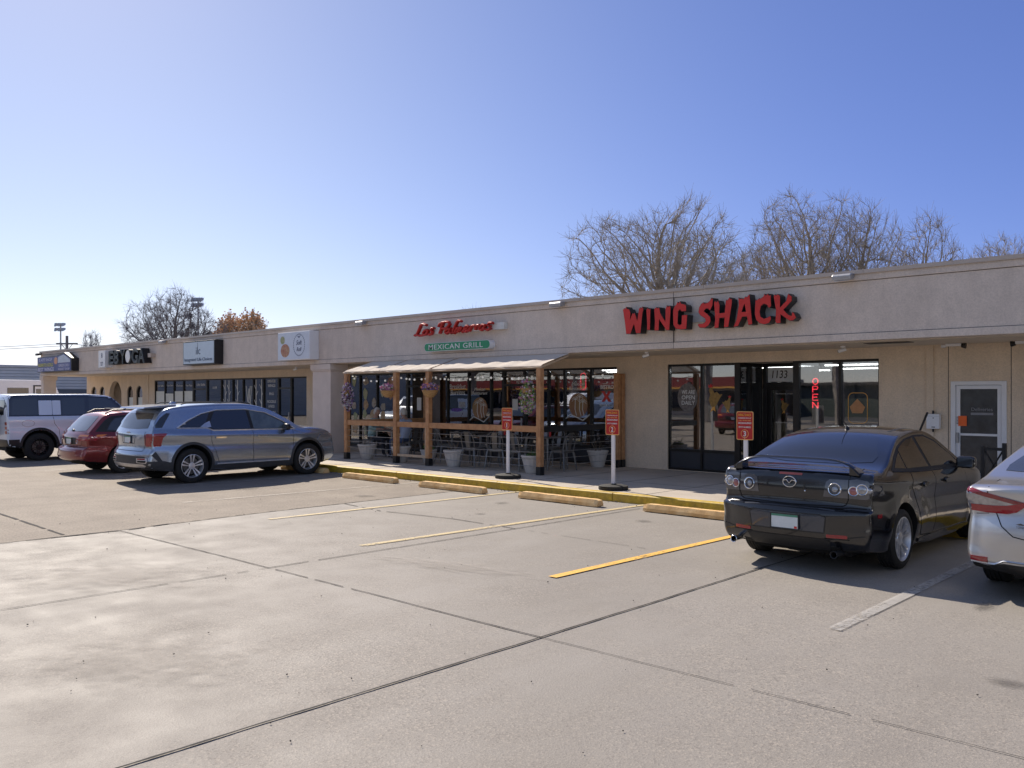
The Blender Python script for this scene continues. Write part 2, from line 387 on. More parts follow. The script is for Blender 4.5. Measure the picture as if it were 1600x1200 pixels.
P_old = paint_mat('line_yellow_worn', (.70, .55, .28), .62, amax=.75)
P_fade = paint_mat('line_faded', (.50, .45, .38), .66, amax=.6)
P_wht = paint_mat('line_white_worn', (.47, .45, .42), .62, amax=.7)
for x0, y0, x1, y1, pm in ((-5.73, 6.63, -5.67, 11.3, P_new), (-8.62, 6.4, -8.38, 12.1, P_old), (-11.46, 6.83, -11.27, 12.1, P_old),
                           (-14.3, 6.86, -13.97, 12.1, P_fade), (-2.84, 6.67, -2.87, 12.1, P_wht), (-17.05, 6.8, -16.9, 12.1, P_fade),
                           (-19.9, 6.8, -19.8, 12.1, P_fade), (-22.8, 6.8, -22.7, 12.1, P_fade), (-25.6, 6.8, -25.6, 12.1, P_fade), (0.1, 6.7, 0, 12.1, P_wht)):
    MB().add([(x0-.055, y0, .010), (x0+.055, y0, .010), (x1+.055, y1, .010), (x1-.055, y1, .010)], [(0, 1, 2, 3)]).build('parking_line', pm, kind='structure')

# sidewalk, kerb
MB().box(-60, 12, 12.27, 17.95, -.3, .15).build('sidewalk', M_walk, kind='structure')
k = MB(); x = -60
while x < 12:
    x2 = min(12, x+random.uniform(2.8, 3.2)); dy = random.uniform(-.006, .006)
    pr = [(12.10+dy, -.2), (12.268, -.2), (12.268, .152), (12.135+dy, .150), (12.112+dy, .135)]
    k.plate(pr, (), o=(x, 0, 0), u=(0, 1, 0), v=(0, 0, 1), d=(1, 0, 0), t=x2-x-.008); x = x2
k.build('kerb', M_kerb, kind='structure', bevel=.008)
J2 = MB()
for xx in [-45+1.52*i for i in range(38)]: J2.box(xx-.004, xx+.004, 12.3, 16.7, .1505, .1535)
J2.box(-60, 12, 13.9, 13.908, .1505, .1530)
J2.build('sidewalk_joints', mat('walk_joint', (.12, .11, .10), .9), kind='structure')

# stains, grit
def stain_mat(name, col, a):
    m = mat(name, col, .8, var=.2); n = m.node_tree.nodes; l = m.node_tree.links; p = n["Principled BSDF"]; tc = n.new("ShaderNodeTexCoord")
    ln = n.new("ShaderNodeVectorMath"); ln.operation = 'LENGTH'; l.new(tc.outputs['Object'], ln.inputs[0])
    z = n.new("ShaderNodeTexNoise"); z.inputs['Scale'].default_value = 5; z.inputs['Detail'].default_value = 7; l.new(tc.outputs['Object'], z.inputs[0])
    s_ = n.new("ShaderNodeMath"); s_.operation = 'MULTIPLY_ADD'; s_.inputs[1].default_value = 1.6; l.new(z.outputs['Fac'], s_.inputs[0]); l.new(ln.outputs['Value'], s_.inputs[2])
    r = n.new("ShaderNodeMapRange"); r.inputs[1].default_value = .95; r.inputs[2].default_value = 1.55; r.inputs[3].default_value = a; r.inputs[4].default_value = 0; l.new(s_.outputs[0], r.inputs[0]); l.new(r.outputs[0], p.inputs['Alpha'])
    return m
M_oil = stain_mat('oil_stain', (.07, .062, .055), .40); M_pat = stain_mat('pale_wear', (.42, .38, .33), .35)
for x, y, sx, sy, m_, a in ((-7.3, 10.5, .22, .16, M_oil, 0), (-10.3, 10.6, .18, .22, M_oil, .4), (-12.8, 9.6, .35, .25, M_oil, .2), (-1.5, 6.2, .22, .14, M_oil, 0), (-9.6, 9.4, .16, .12, M_oil, 1), (-6.9, 6.3, 1.6, .35, M_pat, .2), (-9.0, 3.6, 1.5, 1.0, M_pat, .5), (-6.0, 2.6, 1.1, .8, M_pat, .3), (-15.5, 8.8, .35, .4, M_oil, 0), (-24.5, 9.3, .5, .6, M_oil, 0), (-2.2, 8.3, .12, .3, M_oil, 0)):
    o = MB().add([(-1.2, -1.2, 0), (1.2, -1.2, 0), (1.2, 1.2, 0), (-1.2, 1.2, 0)], [(0, 1, 2, 3)]).build('ground_stain', m_, kind='structure'); o.location = (x, y, .0125+.0012*random.random()); o.scale = (sx, sy, 1); o.rotation_euler = (0, 0, a)
k = MB(); rg0 = random.Random(9)
for _ in range(420):
    if rg0.random() < .6: x, y, s = rg0.uniform(-22, -4), 12.08-abs(rg0.gauss(0, .12)), rg0.uniform(.004, .014)
    else: x, y, s = rg0.uniform(-14, 0), rg0.uniform(2, 12), rg0.uniform(.003, .009)
    k.sphere((x, y, .008+s*.6), s, 5, 3, (1, rg0.uniform(.6, 1.3), .7))
k.build('grit', mat('grit_dark', (.08, .07, .06), .9, var=.5, scale=3), kind='stuff')
# ------------------------------------------------------------ the strip mall
WY = 16.75; FY = 14.60; XL = -45.3; XR = 12.0
B = empty('strip_mall', (-20, 16.0, 0), 0, 'long single-storey strip mall with mauve stucco fascia over a covered walk and dark shopfronts', 'building')
def part(mb, name, m, **k): return mb.build(name, m, B, world=True, **k)
def arch(x0, x1, z0, z1, n=14):
    r = (x1-x0)/2; c = (x0+x1)/2
    return [(x0, z0), (x1, z0)]+[(c+r*math.cos(math.pi*i/n), z1-r+r*math.sin(math.pi*i/n)) for i in range(n+1)]
ARCH = [(-44.74, -44.06, .95, 2.28), (-43.7, -43.04, .95, 2.28), (-40.48, -39.82, .95, 2.28), (-39.5, -38.82, .95, 2.28)]
holes = [arch(*a) for a in ARCH]+[arch(-42.5, -41.1, .16, 2.52)]
holes += [rect(-37.6, -25.67, .16, 2.5), rect(-23.3, -12.43, .16, 2.53), rect(-11.0, -6.26, .16, 2.55), rect(-4.98, -4.08, .16, 2.10), rect(0.5, 4.5, .16, 2.5)]
part(MB().plate(rect(XL, XR, .14, 2.9), holes, o=(0, WY, 0), t=.2), 'wall', M_st2)
part(MB().box(XL-.001, XL+.2, WY+.201, 32, 0, 3.7).box(XL, XR, 31.8, 32.0, 0, 3.7).box(XR-.2, XR, WY+.201, 31.8, 0, 3.7), 'wall', M_st)
part(MB().box(XL, XR, FY+.3, 32.1, 3.58, 3.70), 'roof', M_roof)
# fascia: recessed field between a top band and a bottom band
f = MB().box(XL, XR, FY+.022, FY+.3, 2.905, 3.775)
part(f, 'fascia', M_st)
part(MB().box(XL-.02, XR, FY, FY+.32, 3.785, 3.935), 'fascia_top_band', M_st, bevel=.006)
part(MB().box(XL-.02, XR, FY-.002, FY+.32, 2.775, 2.895), 'fascia_bottom_band', M_st, bevel=.006)
part(MB().box(XL, XR, FY+.035, FY+.2, 2.89, 2.91).box(XL, XR, FY+.035, FY+.2, 3.77, 3.79), 'groove', M_groove)
c = MB(); x = XL-.05
while x < XR: x2 = min(XR, x+3.05); c.box(x, x2-.006, FY-.035, FY+.36, 3.937, 3.962); c.box(x, x2-.006, FY-.035, FY-.028, 3.895, 3.937); x = x2
part(c, 'roof_cap', M_cap)
g = MB()
for xx in (-9.45,): g.box(xx-.004, xx+.004, FY-.0035, FY+.03, 2.777, 3.934)
part(g, 'groove', M_groove)
# left end return of the fascia
part(MB().box(XL-.021, XL+.25, FY+.321, 32, 2.78, 3.935), 'fascia', M_st)
part(MB().box(XL, XR, FY+.3, WY-.001, 2.765, 2.80), 'soffit', M_sof)
s = MB()
for xx in (-5.6, -12.1, -27.5, -28.9, -30.2, -31.5, -38): s.box(xx-.35, xx+.35, 15.35, 15.65, 2.757, 2.766)
part(s, 'soffit_vent', mat('vent_white', (.66, .58, .48), .6, var=.2, scale=30))
part(MB().box(-5.95, -5.2, 15.2, 15.5, 2.75, 2.7565), 'soffit_light', mat('fixture_dark', (.05, .045, .04), .5))
# pillars
def pillar(x0, x1, y0, y1):
    p = MB().box(x0, x1, y0, y1, .14, 2.56); part(p, 'pillar', M_pil, bevel=.01)
    part(MB().box(x0-.03, x1+.03, y0-.03, y1+.03, 2.56, 2.60).box(x0-.05, x1+.05, y0-.05, y1+.05, 2.60, 2.764), 'capital', M_pil, bevel=.008)
pillar(-22.1, -21.18, FY+.03, 15.17)
pillar(-45.28, -44.95, FY+.03, 15.2)
part(MB().box(-21.17, -21.165, 14.85, 14.98, 1.05, 1.3), 'outlet_cover', M_pil)
# vertical strips and conduits on the wall
part(MB().box(-5.40, -5.27, WY-.03, WY, .15, 2.764), 'pilaster_strip', M_st2, bevel=.004)
part(MB().box(-5.03, -5.02, WY-.004, WY, .15, 2.764).box(-4.02, -4.01, WY-.004, WY, .15, 2.764), 'groove', M_groove)
part(MB().box(-38.2, -38.15, WY-.03, WY, .15, 2.764), 'pilaster_strip', M_st2)

# interiors
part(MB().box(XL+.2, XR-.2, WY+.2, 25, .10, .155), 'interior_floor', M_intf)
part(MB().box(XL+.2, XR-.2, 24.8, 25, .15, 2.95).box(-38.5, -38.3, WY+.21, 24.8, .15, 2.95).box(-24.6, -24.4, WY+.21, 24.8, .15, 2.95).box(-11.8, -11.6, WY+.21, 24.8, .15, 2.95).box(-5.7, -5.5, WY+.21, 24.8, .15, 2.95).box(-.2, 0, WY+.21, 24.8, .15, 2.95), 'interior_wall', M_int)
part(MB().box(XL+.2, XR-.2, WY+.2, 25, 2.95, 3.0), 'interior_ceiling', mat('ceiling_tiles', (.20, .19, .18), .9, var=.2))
rr = random.Random(3); fit = MB()
for i in range(60):
    x = rr.uniform(-37.5, -6.2); y = rr.uniform(18.3, 24.3); w = rr.uniform(.25, .9); h = rr.choice([.75, .8, 1.1, 1.5, 2.1])
    if -9.7 < x < -7.8 and y < 19: continue
    if h < .9: fit.box(x-w/2, x+w/2, y-.35, y+.35, .155+h-.04, .155+h); fit.box(x-.04, x+.04, y-.04, y+.04, .155, .155+h-.04)
    else: fit.box(x-w/2, x+w/2, y-.2, y+.2, .155, .155+h)
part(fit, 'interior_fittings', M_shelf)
lm = MB()
for (x, y) in [(-7.6, 18.8), (-8.4, 21.5), (-9.6, 20.2), (-9.9, 19.5), (-13.6, 18.5), (-14.6, 20), (-16.9, 19.6), (-36, 19), (-33, 20), (-10.3, 22.5), (-19.4, 21.5)]:
    lm.box(x-.6, x+.6, y-.03, y+.03, 2.50, 2.53)
part(lm, 'ceiling_lamp', M_lamp)
part(MB().box(-10.8, -8.3, 21.0, 21.5, .156, 1.15), 'service_counter', mat('counter_pale', (.45, .40, .34), .5, var=.2)); part(MB().box(-10.6, -9.6, 23.9, 24.0, 1.7, 2.4).box(-9.5, -8.5, 23.9, 24.0, 1.7, 2.4), 'menu_board', mat('menu_board', (.12, .10, .09), .5, var=.6, scale=8))
part(MB().box(-9.9, -9.35, 18.6, 18.65, .156, 2.0).box(-12.0, -11.9, 18, 20, .156, 1.9), 'drinks_fridge', mat('fridge_white', (.55, .60, .60), .4, var=.2))

M_food = []
for i, (a, b_) in enumerate((((.45, .24, .10), (.62, .48, .30)), ((.30, .36, .14), (.55, .50, .34)), ((.42, .12, .08), (.60, .42, .25)), ((.55, .52, .46), (.30, .20, .12)))):
    M_food.append(mat('food_print_%s' % 'abcd'[i], a, .6, var=0, col2=b_+(1,), scale=14, detail=6))
def bay(x0, x1, z0=.16, z1=2.53, kick=.60, y=WY+.03, trans=None, fw=.05, kickm=None, frost=None, door=False):
    """one glazed bay; returns the frame object"""
    zb = z0+(.06 if kick <= z0+.06 else 0)
    k = kick if kick > z0+.06 else z0+.06
    hl = []; zs = [k]+([trans] if trans else [])+[z1-fw]
    w = fw if not door else .10
    for i in range(len(zs)-1): hl.append(rect(x0+w/2+(.0 if not door else .02), x1-w/2-(.0 if not door else .02), zs[i]+(.03 if i else 0), zs[i+1]-(.03 if i < len(zs)-2 else 0)))
    if kick > z0+.1: hl.append(rect(x0+w/2, x1-w/2, z0+.05, kick-.06))
    fr = MB().plate(rect(x0+.0005, x1-.0005, z0, z1-.001), hl, o=(0, y, 0), t=.10)
    o = part(fr, 'door' if door else 'window', M_frame)
    MB().box(x0+w/2+.001, x1-w/2-.001, y+.048, y+.054, k+.001, z1-fw-.001).build('pane', G_win, o, world=True)
    if kick > z0+.1: MB().box(x0+w/2+.001, x1-w/2-.001, y+.04, y+.06, z0+.05, kick-.061).build('kick_panel', kickm or M_kick, o, world=True)
    if frost: MB().box(x0+w/2+.002, x1-w/2-.002, y+.042, y+.046, k+.002, frost).build('frost_or_reflection_film', M_frost, o, world=True)
    if door:
        MB().box(x1-w-.0, x1-w+.03, y-.06, y-.03, .85, 1.25).box(x1-w, x1-w+.03, y-.03, y, .87, .9).box(x1-w, x1-w+.03, y-.03, y, 1.2, 1.23).build('door_handle', M_galv, o, world=True)
    return o
def decal(o, mb, name, m): return mb.build(name, m, o, world=True)
DY = WY+.03+.044           # outer face of the panes
# integrated-life shop and the birch-print shop
xs = [-37.6, -36.67, -35.81, -34.93, -34.08]
words = ['Life Skills', 'Day Care', 'Choices', 'Your Place']
for i in range(4):
    o = bay(xs[i], xs[i+1], z1=2.5, frost=2.02 if i != 1 else 1.92)
    decal(o, add_text(MB(), words[i], (xs[i]+xs[i+1])/2, 2.26, DY, .58, .085, .001), 'lettering', M_vinyl)
o = bay(-34.08, -32.87, z1=2.5, kick=.2, trans=2.1, door=True, frost=None); decal(o, add_text(MB(), 'Life Skills', -33.45, 2.28, DY, .7, .09, .001), 'lettering', M_vinyl)
o = bay(-32.87, -31.72, z1=2.5); decal(o, add_text(MB(), '1119', -32.3, 2.15, DY, .3, .1, .001), 'lettering', M_vinyl)
birch = [(-31.72, -30.82, (.28, .62)), (-30.82, -30.04, (.4,)), (-30.04, -29.29, ()), (-29.29, -28.57, (.2, .75)), (-28.57, -27.56, ())]
for x0, x1, tr in birch:
    o = bay(x0, x1, z1=2.5)
    b_ = MB()
    for t in tr:
        X = x0+(x1-x0)*t; b_.plate([(X-.035, .62), (X+.045, .62), (X+.03, 1.6), (X+.02, 2.43), (X-.02, 2.43), (X-.015, 1.5)], (), o=(0, DY-.001, 0), t=.001)
        for zz, s_ in ((1.85, 1), (1.55, -1), (2.1, -1)): b_.plate([(X, zz), (X+s_*.13, zz+.16), (X+s_*.15, zz+.15), (X+s_*.02, zz-.03)], (), o=(0, DY-.003, 0), t=.001)
    if tr: decal(o, b_, 'birch_trunk_print', M_vinyl)
    if x0 == -30.04:
        k = MB()
        for seg in (((-.2, 2.2), (-.1, 1.6)), ((-.1, 1.6), (0, 2.1)), ((0, 2.1), (.1, 1.55)), ((.1, 1.55), (.2, 2.2)), ((-.05, 1.55), (.1, 2.2)), ((.02, 1.6), (.16, 1.5))):
            k.tube([(-29.66+seg[0][0], DY, seg[0][1]), (-29.66+seg[1][0], DY, seg[1][1])], .014, 5)
        decal(o, k, 'monogram_print', M_vinyl)
    if x0 == -28.57:
        k = MB()
        for t_, z_, w_ in (('OPEN FOR', 2.36, .55), ('WINGS', 2.2, .5), ('PHO', 1.9, .3), ('NOODLE', 1.62, .6), ('& RICE', 1.45, .4), ('BOWLS', 1.22, .55), ('BURGERS', 1.02, .6)): add_text(k, t_, -28.06, z_, DY, w_, .1, .001)
        decal(o, k, 'lettering', M_vinyl)
o = bay(-27.56, -26.68, z1=2.5, kick=.2, trans=2.1, door=True); bay(-26.68, -25.67, z1=2.5, kick=.2)
# arches of the yoga shop
for a in ARCH:
    w_ = MB().plate(arch(*a), [arch(a[0]+.06, a[1]-.06, a[2]+.06, a[3]-.06)], o=(0, WY+.05, 0), t=.08); o = part(w_, 'arched_window', M_frame)
    MB().plate(arch(a[0]+.061, a[1]-.061, a[2]+.061, a[3]-.061), (), o=(0, WY+.09, 0), t=.006).build('pane', G_win, o, world=True)
    MB().box(a[0]+.062, a[1]-.062, WY+.083, WY+.087, a[2]+.062, 1.75).build('frost_or_reflection_film', M_frost, o, world=True)
e = MB().box(-42.9, -42.7, WY+.2, 19, .15, 2.9).box(-40.9, -40.7, WY+.2, 19, .15, 2.9).box(-42.7, -40.9, 18.8, 19, .15, 2.9)
part(e, 'entry_wall', M_st2)
part(MB().plate(rect(-41.75, -41.0, .16, 2.1), [rect(-41.65, -41.1, .3, 2.0)], o=(0, 18.7, 0), t=.06).box(-41.65, -41.1, 18.72, 18.75, .3, 2.0), 'door', M_frame)
# Las Palmeras front
def palm_logo(o, X, Z, s=1.0):
    y = DY
    decal(o, MB().plate(ell(X, Z, .30*s, .30*s, 36), (), o=(0, y-.002, 0), t=.002), 'logo_print', mat('logo_sunset', (.30, .12, .08), .6, var=0, col2=(.36, .24, .09, 1), scale=2.2))
    k = MB()
    for dx, h in ((-.10, .14), (.04, .20), (.14, .08)):
        k.tube([(X+dx+.05, y-.004, Z-.26*s), (X+dx, y-.004, Z-.1*s), (X+dx+.01, y-.004, Z+h*s)], .009, 5)
        for q in range(7):
            a = R(-20+q*37); k.tube([(X+dx+.01, y-.004, Z+h*s), (X+dx+.01+.07*math.cos(a), y-.004, Z+h*s+.06*math.sin(a)+.02), (X+dx+.01+.12*math.cos(a), y-.004, Z+h*s+.08*math.sin(a)-.02)], .006, 4)
    k.tube([(X-.40*s, y-.004, Z-.34*s), (X-.25*s, y-.004, Z-.24*s), (X-.05*s, y-.004, Z-.30*s), (X+.15*s, y-.004, Z-.38*s), (X+.38*s, y-.004, Z-.22*s)], .014, 5)
    add_text(k, 'Mexican', X, Z+.53*s, y, .42*s, .085*s, .001, shear=.15); add_text(k, 'Restaurant', X, Z+.42*s, y, .60*s, .085*s, .001, shear=.15)
    decal(o, k, 'logo_lettering', M_vinyl)
px = [-23.3, -22.69, -21.80, -20.94, -20.33, -19.27, -18.51, -17.63, -16.74, -16.28, -14.65, -14.11, -13.25, -12.43]
kinds = 'wwwwdwwwwDwwww'
rf = random.Random(5)
for i in range(len(px)-1):
    x0, x1 = px[i], px[i+1]; kd = kinds[i]
    if kd == 'd': o = bay(x0, x1, kick=.2, trans=2.12, door=True); decal(o, MB().box(x1-.62, x1-.42, DY-.003, DY, 1.4, 1.78), 'notice', M_white); continue
    if kd == 'D':
        o = bay(x0, -15.45, kick=.2, trans=2.12, door=True)
        k = MB(); add_text(k, 'Las Palmeras', -15.45, 2.38, DY, .95, .13, .001, shear=.3); add_text(k, 'MEXICAN GRILL', -15.5, 2.2, DY, .6, .07, .001); decal(o, k, 'lettering', M_vinyl)
        decal(o, MB().box(-15.95, -15.75, DY-.003, DY, 1.45, 1.75), 'notice', M_white)
        o = bay(-15.45, x1, kick=.6, trans=2.12); decal(o, MB().box(-15.35, -15.15, DY-.003, DY, 1.5, 1.8), 'notice', M_white); continue
    o = bay(x0, x1, kick=.62 if i > 3 else .3)
    if i < 3:
        for zz in (.75, 1.2, 1.55, 1.95, 2.3):
            for t in ((.28, .74) if x1-x0 > .7 else (.5,)):
                if rf.random() < .22: continue
                X = x0+(x1-x0)*t+rf.uniform(-.05, .05); Z = zz+rf.uniform(-.07, .07); ph = rf.uniform(0, 6); nn = 18
                r1 = rf.uniform(.10, .15); r2 = rf.uniform(.10, .19)
                pl = [(X+r1*(1+.12*math.sin(3*2*math.pi*q/nn+ph))*math.cos(2*math.pi*q/nn), Z+r2*(1+.12*math.sin(4*2*math.pi*q/nn+ph))*math.sin(2*math.pi*q/nn)) for q in range(nn)]
                decal(o, MB().plate(pl, (), o=(0, DY-.001, 0), t=.001), 'dish_print', M_food[rf.randrange(4)])
    if i == 6:
        k = MB(); add_text(k, 'Breakfast', -18.1, 2.1, DY, .66, .14, .001); add_text(k, 'Burritos', -18.1, 1.93, DY, .58, .14, .001); decal(o, k, 'lettering', M_vinyl)
        decal(o, MB().plate(ell(-18.15, 1.43, .24, .05, 16), (), o=(0, DY-.001, 0), t=.001), 'purple_print', mat('print_purple', (.13, .06, .36), .5, var=.3, scale=12))
        decal(o, MB().box(-18.05, -17.8, DY-.0015, DY, 1.5, 1.66), 'notice', mat('notice_grey', (.35, .36, .4), .5, var=.4, scale=20))
    if i == 7: palm_logo(o, -17.2, 1.49)
    if i == 11: palm_logo(o, -13.68, 1.60)
    if i == 12:
        k = MB(); add_text(k, 'NATURAL', -12.85, 2.13, DY, .12, .03, .001); add_text(k, 'BISTRO', -12.78, 2.05, DY, .40, .10, .001, offset=.02); add_text(k, 'TRY OUR TACOS', -12.8, 1.60, DY, .42, .05, .001); decal(o, k, 'lettering', M_vinyl)
        k = MB(); k.plate([(-12.95, 1.95), (-12.86, 1.95), (-12.8, 1.86), (-12.74, 1.95), (-12.65, 1.95), (-12.75, 1.82), (-12.65, 1.69), (-12.74, 1.69), (-12.8, 1.77), (-12.86, 1.69), (-12.95, 1.69), (-12.85, 1.82)], (), o=(0, DY-.002, 0), t=.002); decal(o, k, 'cross_print', M_red)
# wing shop front with recessed entry
o = bay(-11.0, -10.14, z1=2.55, kick=.64)
k = MB().plate(ell(-10.52, 1.80, .26, .32, 24), (), o=(0, DY-.001, 0), t=.001); decal(o, k, 'round_print', mat('print_grey', (.16, .14, .13), .6, var=.5, scale=16))
k = MB()
for t_, z_ in (('WE ARE', 1.92), ('OPEN', 1.80), ('DAILY', 1.68)): add_text(k, t_, -10.5, z_, DY-.002, .34, .09, .001)
decal(o, k, 'lettering', M_vinyl)
def rooster(o, X, Z, s, y, flip=1):
    def T(pts): return [(X+flip*a*s, Z+b_*s) for a, b_ in pts]
    decal(o, MB().plate(T([(-.1, -.35), (.08, -.30), (.22, -.05), (.34, .12), (.22, .10), (.12, .2), (.02, .16), (-.08, .34), (-.16, .36), (-.2, .25), (-.15, .1), (-.2, -.1)]), (), o=(0, y-.002, 0), t=.002), 'bird_print', mat('print_gold', (.34, .20, .05), .5, var=.3, scale=18))
    decal(o, MB().plate(T([(-.2, .33), (-.23, .46), (-.16, .42), (-.12, .5), (-.09, .42), (-.03, .44), (-.09, .345), (-.15, .37)]), (), o=(0, y-.002, 0), t=.002), 'bird_comb_print', M_red)
    decal(o, MB().plate(T([(-.08, -.36), (-.14, -.52), (-.02, -.44), (.06, -.5), (.04, -.31)]), (), o=(0, y-.002, 0), t=.002), 'bird_feet_print', M_yel)
o = bay(-10.14, -9.3, z1=2.55, kick=.64); rooster(o, -9.85, 1.80, .62, DY); rooster(o, -9.52, 1.66, .38, DY, -1)
# return glazing of the entry, seen from the right
def side_bay(y0, y1, x):
    fr = MB().plate(rect(y0, y1, .16, 2.549), [rect(y0+.06, y1-.04, .3, 2.47)], o=(x, 0, 0), u=(0, 1, 0), v=(0, 0, 1), d=(-1, 0, 0), t=.1)
    o = part(fr, 'window', M_frame)
    MB().box(x-.056, x-.05, y0+.061, y1-.041, .301, 2.469).build('pane', G_win, o, world=True)
    MB().box(x-.070, x-.066, y0+.10, y0+.22, .301, 2.469).build('blind_strip', mat('blind_grey_green', (.42, .46, .42), .6, var=.3, scale=3), o, world=True)
side_bay(WY+.03, 17.28, -9.2); side_bay(17.28, 17.80, -9.2); side_bay(WY+.03, 17.8, -7.90)
part(MB().box(-9.3, -7.9, WY+.2, 17.95, 2.552, 2.62), 'entry_ceiling', M_sof)
part(MB().plate(rect(-9.2, -7.98, .16, 2.55), [rect(-9.12, -8.30, 2.13, 2.48), rect(-9.1, -8.32, .3, 2.05)], o=(0, 17.82, 0), t=.09), 'door_frame', M_frame)
o = part(MB().plate(rect(-9.1, -8.32, .2, 2.049), [rect(-9.02, -8.40, .36, 1.96)], o=(0, 17.85, 0), t=.05), 'door', M_frame)
MB().box(-9.019, -8.401, 17.87, 17.876, .361, 1.959).build('pane', G_win, o, world=True)
MB().box(-8.42, -8.39, 17.78, 17.81, .8, 1.2).box(-8.42, -8.39, 17.81, 17.85, .82, .85).box(-8.42, -8.39, 17.81, 17.85, 1.15, 1.18).build('door_handle', M_galv, o, world=True)
rooster(o, -8.72, 1.62, .34, 17.868, 1)
k = MB(); add_text(k, 'No firearms or pets', -8.71, 1.88, 17.866, .4, .03, .001); add_text(k, 'Refrigerated to go', -8.71, 1.25, 17.866, .42, .04, .001); decal(o, k, 'lettering', M_vinyl)
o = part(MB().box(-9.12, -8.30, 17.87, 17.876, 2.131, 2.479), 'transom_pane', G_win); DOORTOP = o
MB().box(-9.10, -8.32, 17.862, 17.866, 2.15, 2.46).build('frost_or_reflection_film', mat('transom_sky_reflection', (.88, .93, .95), .5, var=.15, scale=4), o, world=True)  # no frosting here: pale sheet painted in place of the sky's reflection
decal(o, add_text(MB(), '1133', -8.82, 2.31, 17.858, .36, .17, .002, offset=.004, shear=.12), 'house_number', M_black)
o = bay(-7.90, -7.03, z1=2.55, kick=.64); o2 = bay(-7.03, -6.26, z1=2.55, kick=.64)
decal(o2, MB().box(-6.42, -6.32, DY-.002, DY, 1.18, 1.28), 'sticker', M_white)
decal(o2, MB().plate([(-6.85, 1.62), (-6.7, 1.78), (-6.55, 1.62), (-6.6, 1.5), (-6.8, 1.5)], (), o=(0, DY-.001, 0), t=.001), 'orange_print', mat('print_orange', (.5, .24, .1), .6))
decal(o2, MB().plate(rrect(-6.88, -6.5, 1.3, 1.9, .1), [rrect(-6.87, -6.51, 1.31, 1.89, .09)], o=(0, DY-.003, 0), t=.001), 'label_outline_print', M_yel)
# white back-of-house door
o = part(MB().plate(rect(-4.98, -4.08, .155, 2.10), [rect(-4.90, -4.16, .155+.03, 2.03)], o=(0, WY-.03, 0), t=.12), 'door_frame', M_white2, bevel=.006)
o = part(MB().plate(rect(-4.895, -4.165, .19, 2.025), [rect(-4.83, -4.23, 1.17, 1.96), rect(-4.83, -4.23, .26, 1.13)], o=(0, WY, 0), t=.045), 'door', M_white2)
MB().box(-4.829, -4.231, WY+.02, WY+.026, .26, 1.96).build('pane', mat('door_glass_dark', (.055, .058, .065), .16, var=.3, scale=5), o, world=True)
MB().box(-4.885, -4.845, WY-.05, WY-.001, 1.0, 1.18).build('door_handle', M_grey, o, world=True)
MB().box(-4.86, -4.72, WY-.004, WY-.001, 1.30, 1.48).build('sticker', M_orange, o, world=True)
k = MB().box(-4.66, -4.30, WY+.016, WY+.018, 1.5, 1.54); add_text(k, 'Deliveries', -4.48, 1.60, WY+.018, .34, .06, .001); k.build('lettering', mat('faded_vinyl', (.25, .25, .27), .6), o, world=True)
add_text(MB(), '1131', -4.87, 1.4, WY-.034, .035, .14, .001).build('house_number', M_black, o, world=True)
o = bay(.5, 2.5, z1=2.5); o = bay(2.5, 4.5, z1=2.5)

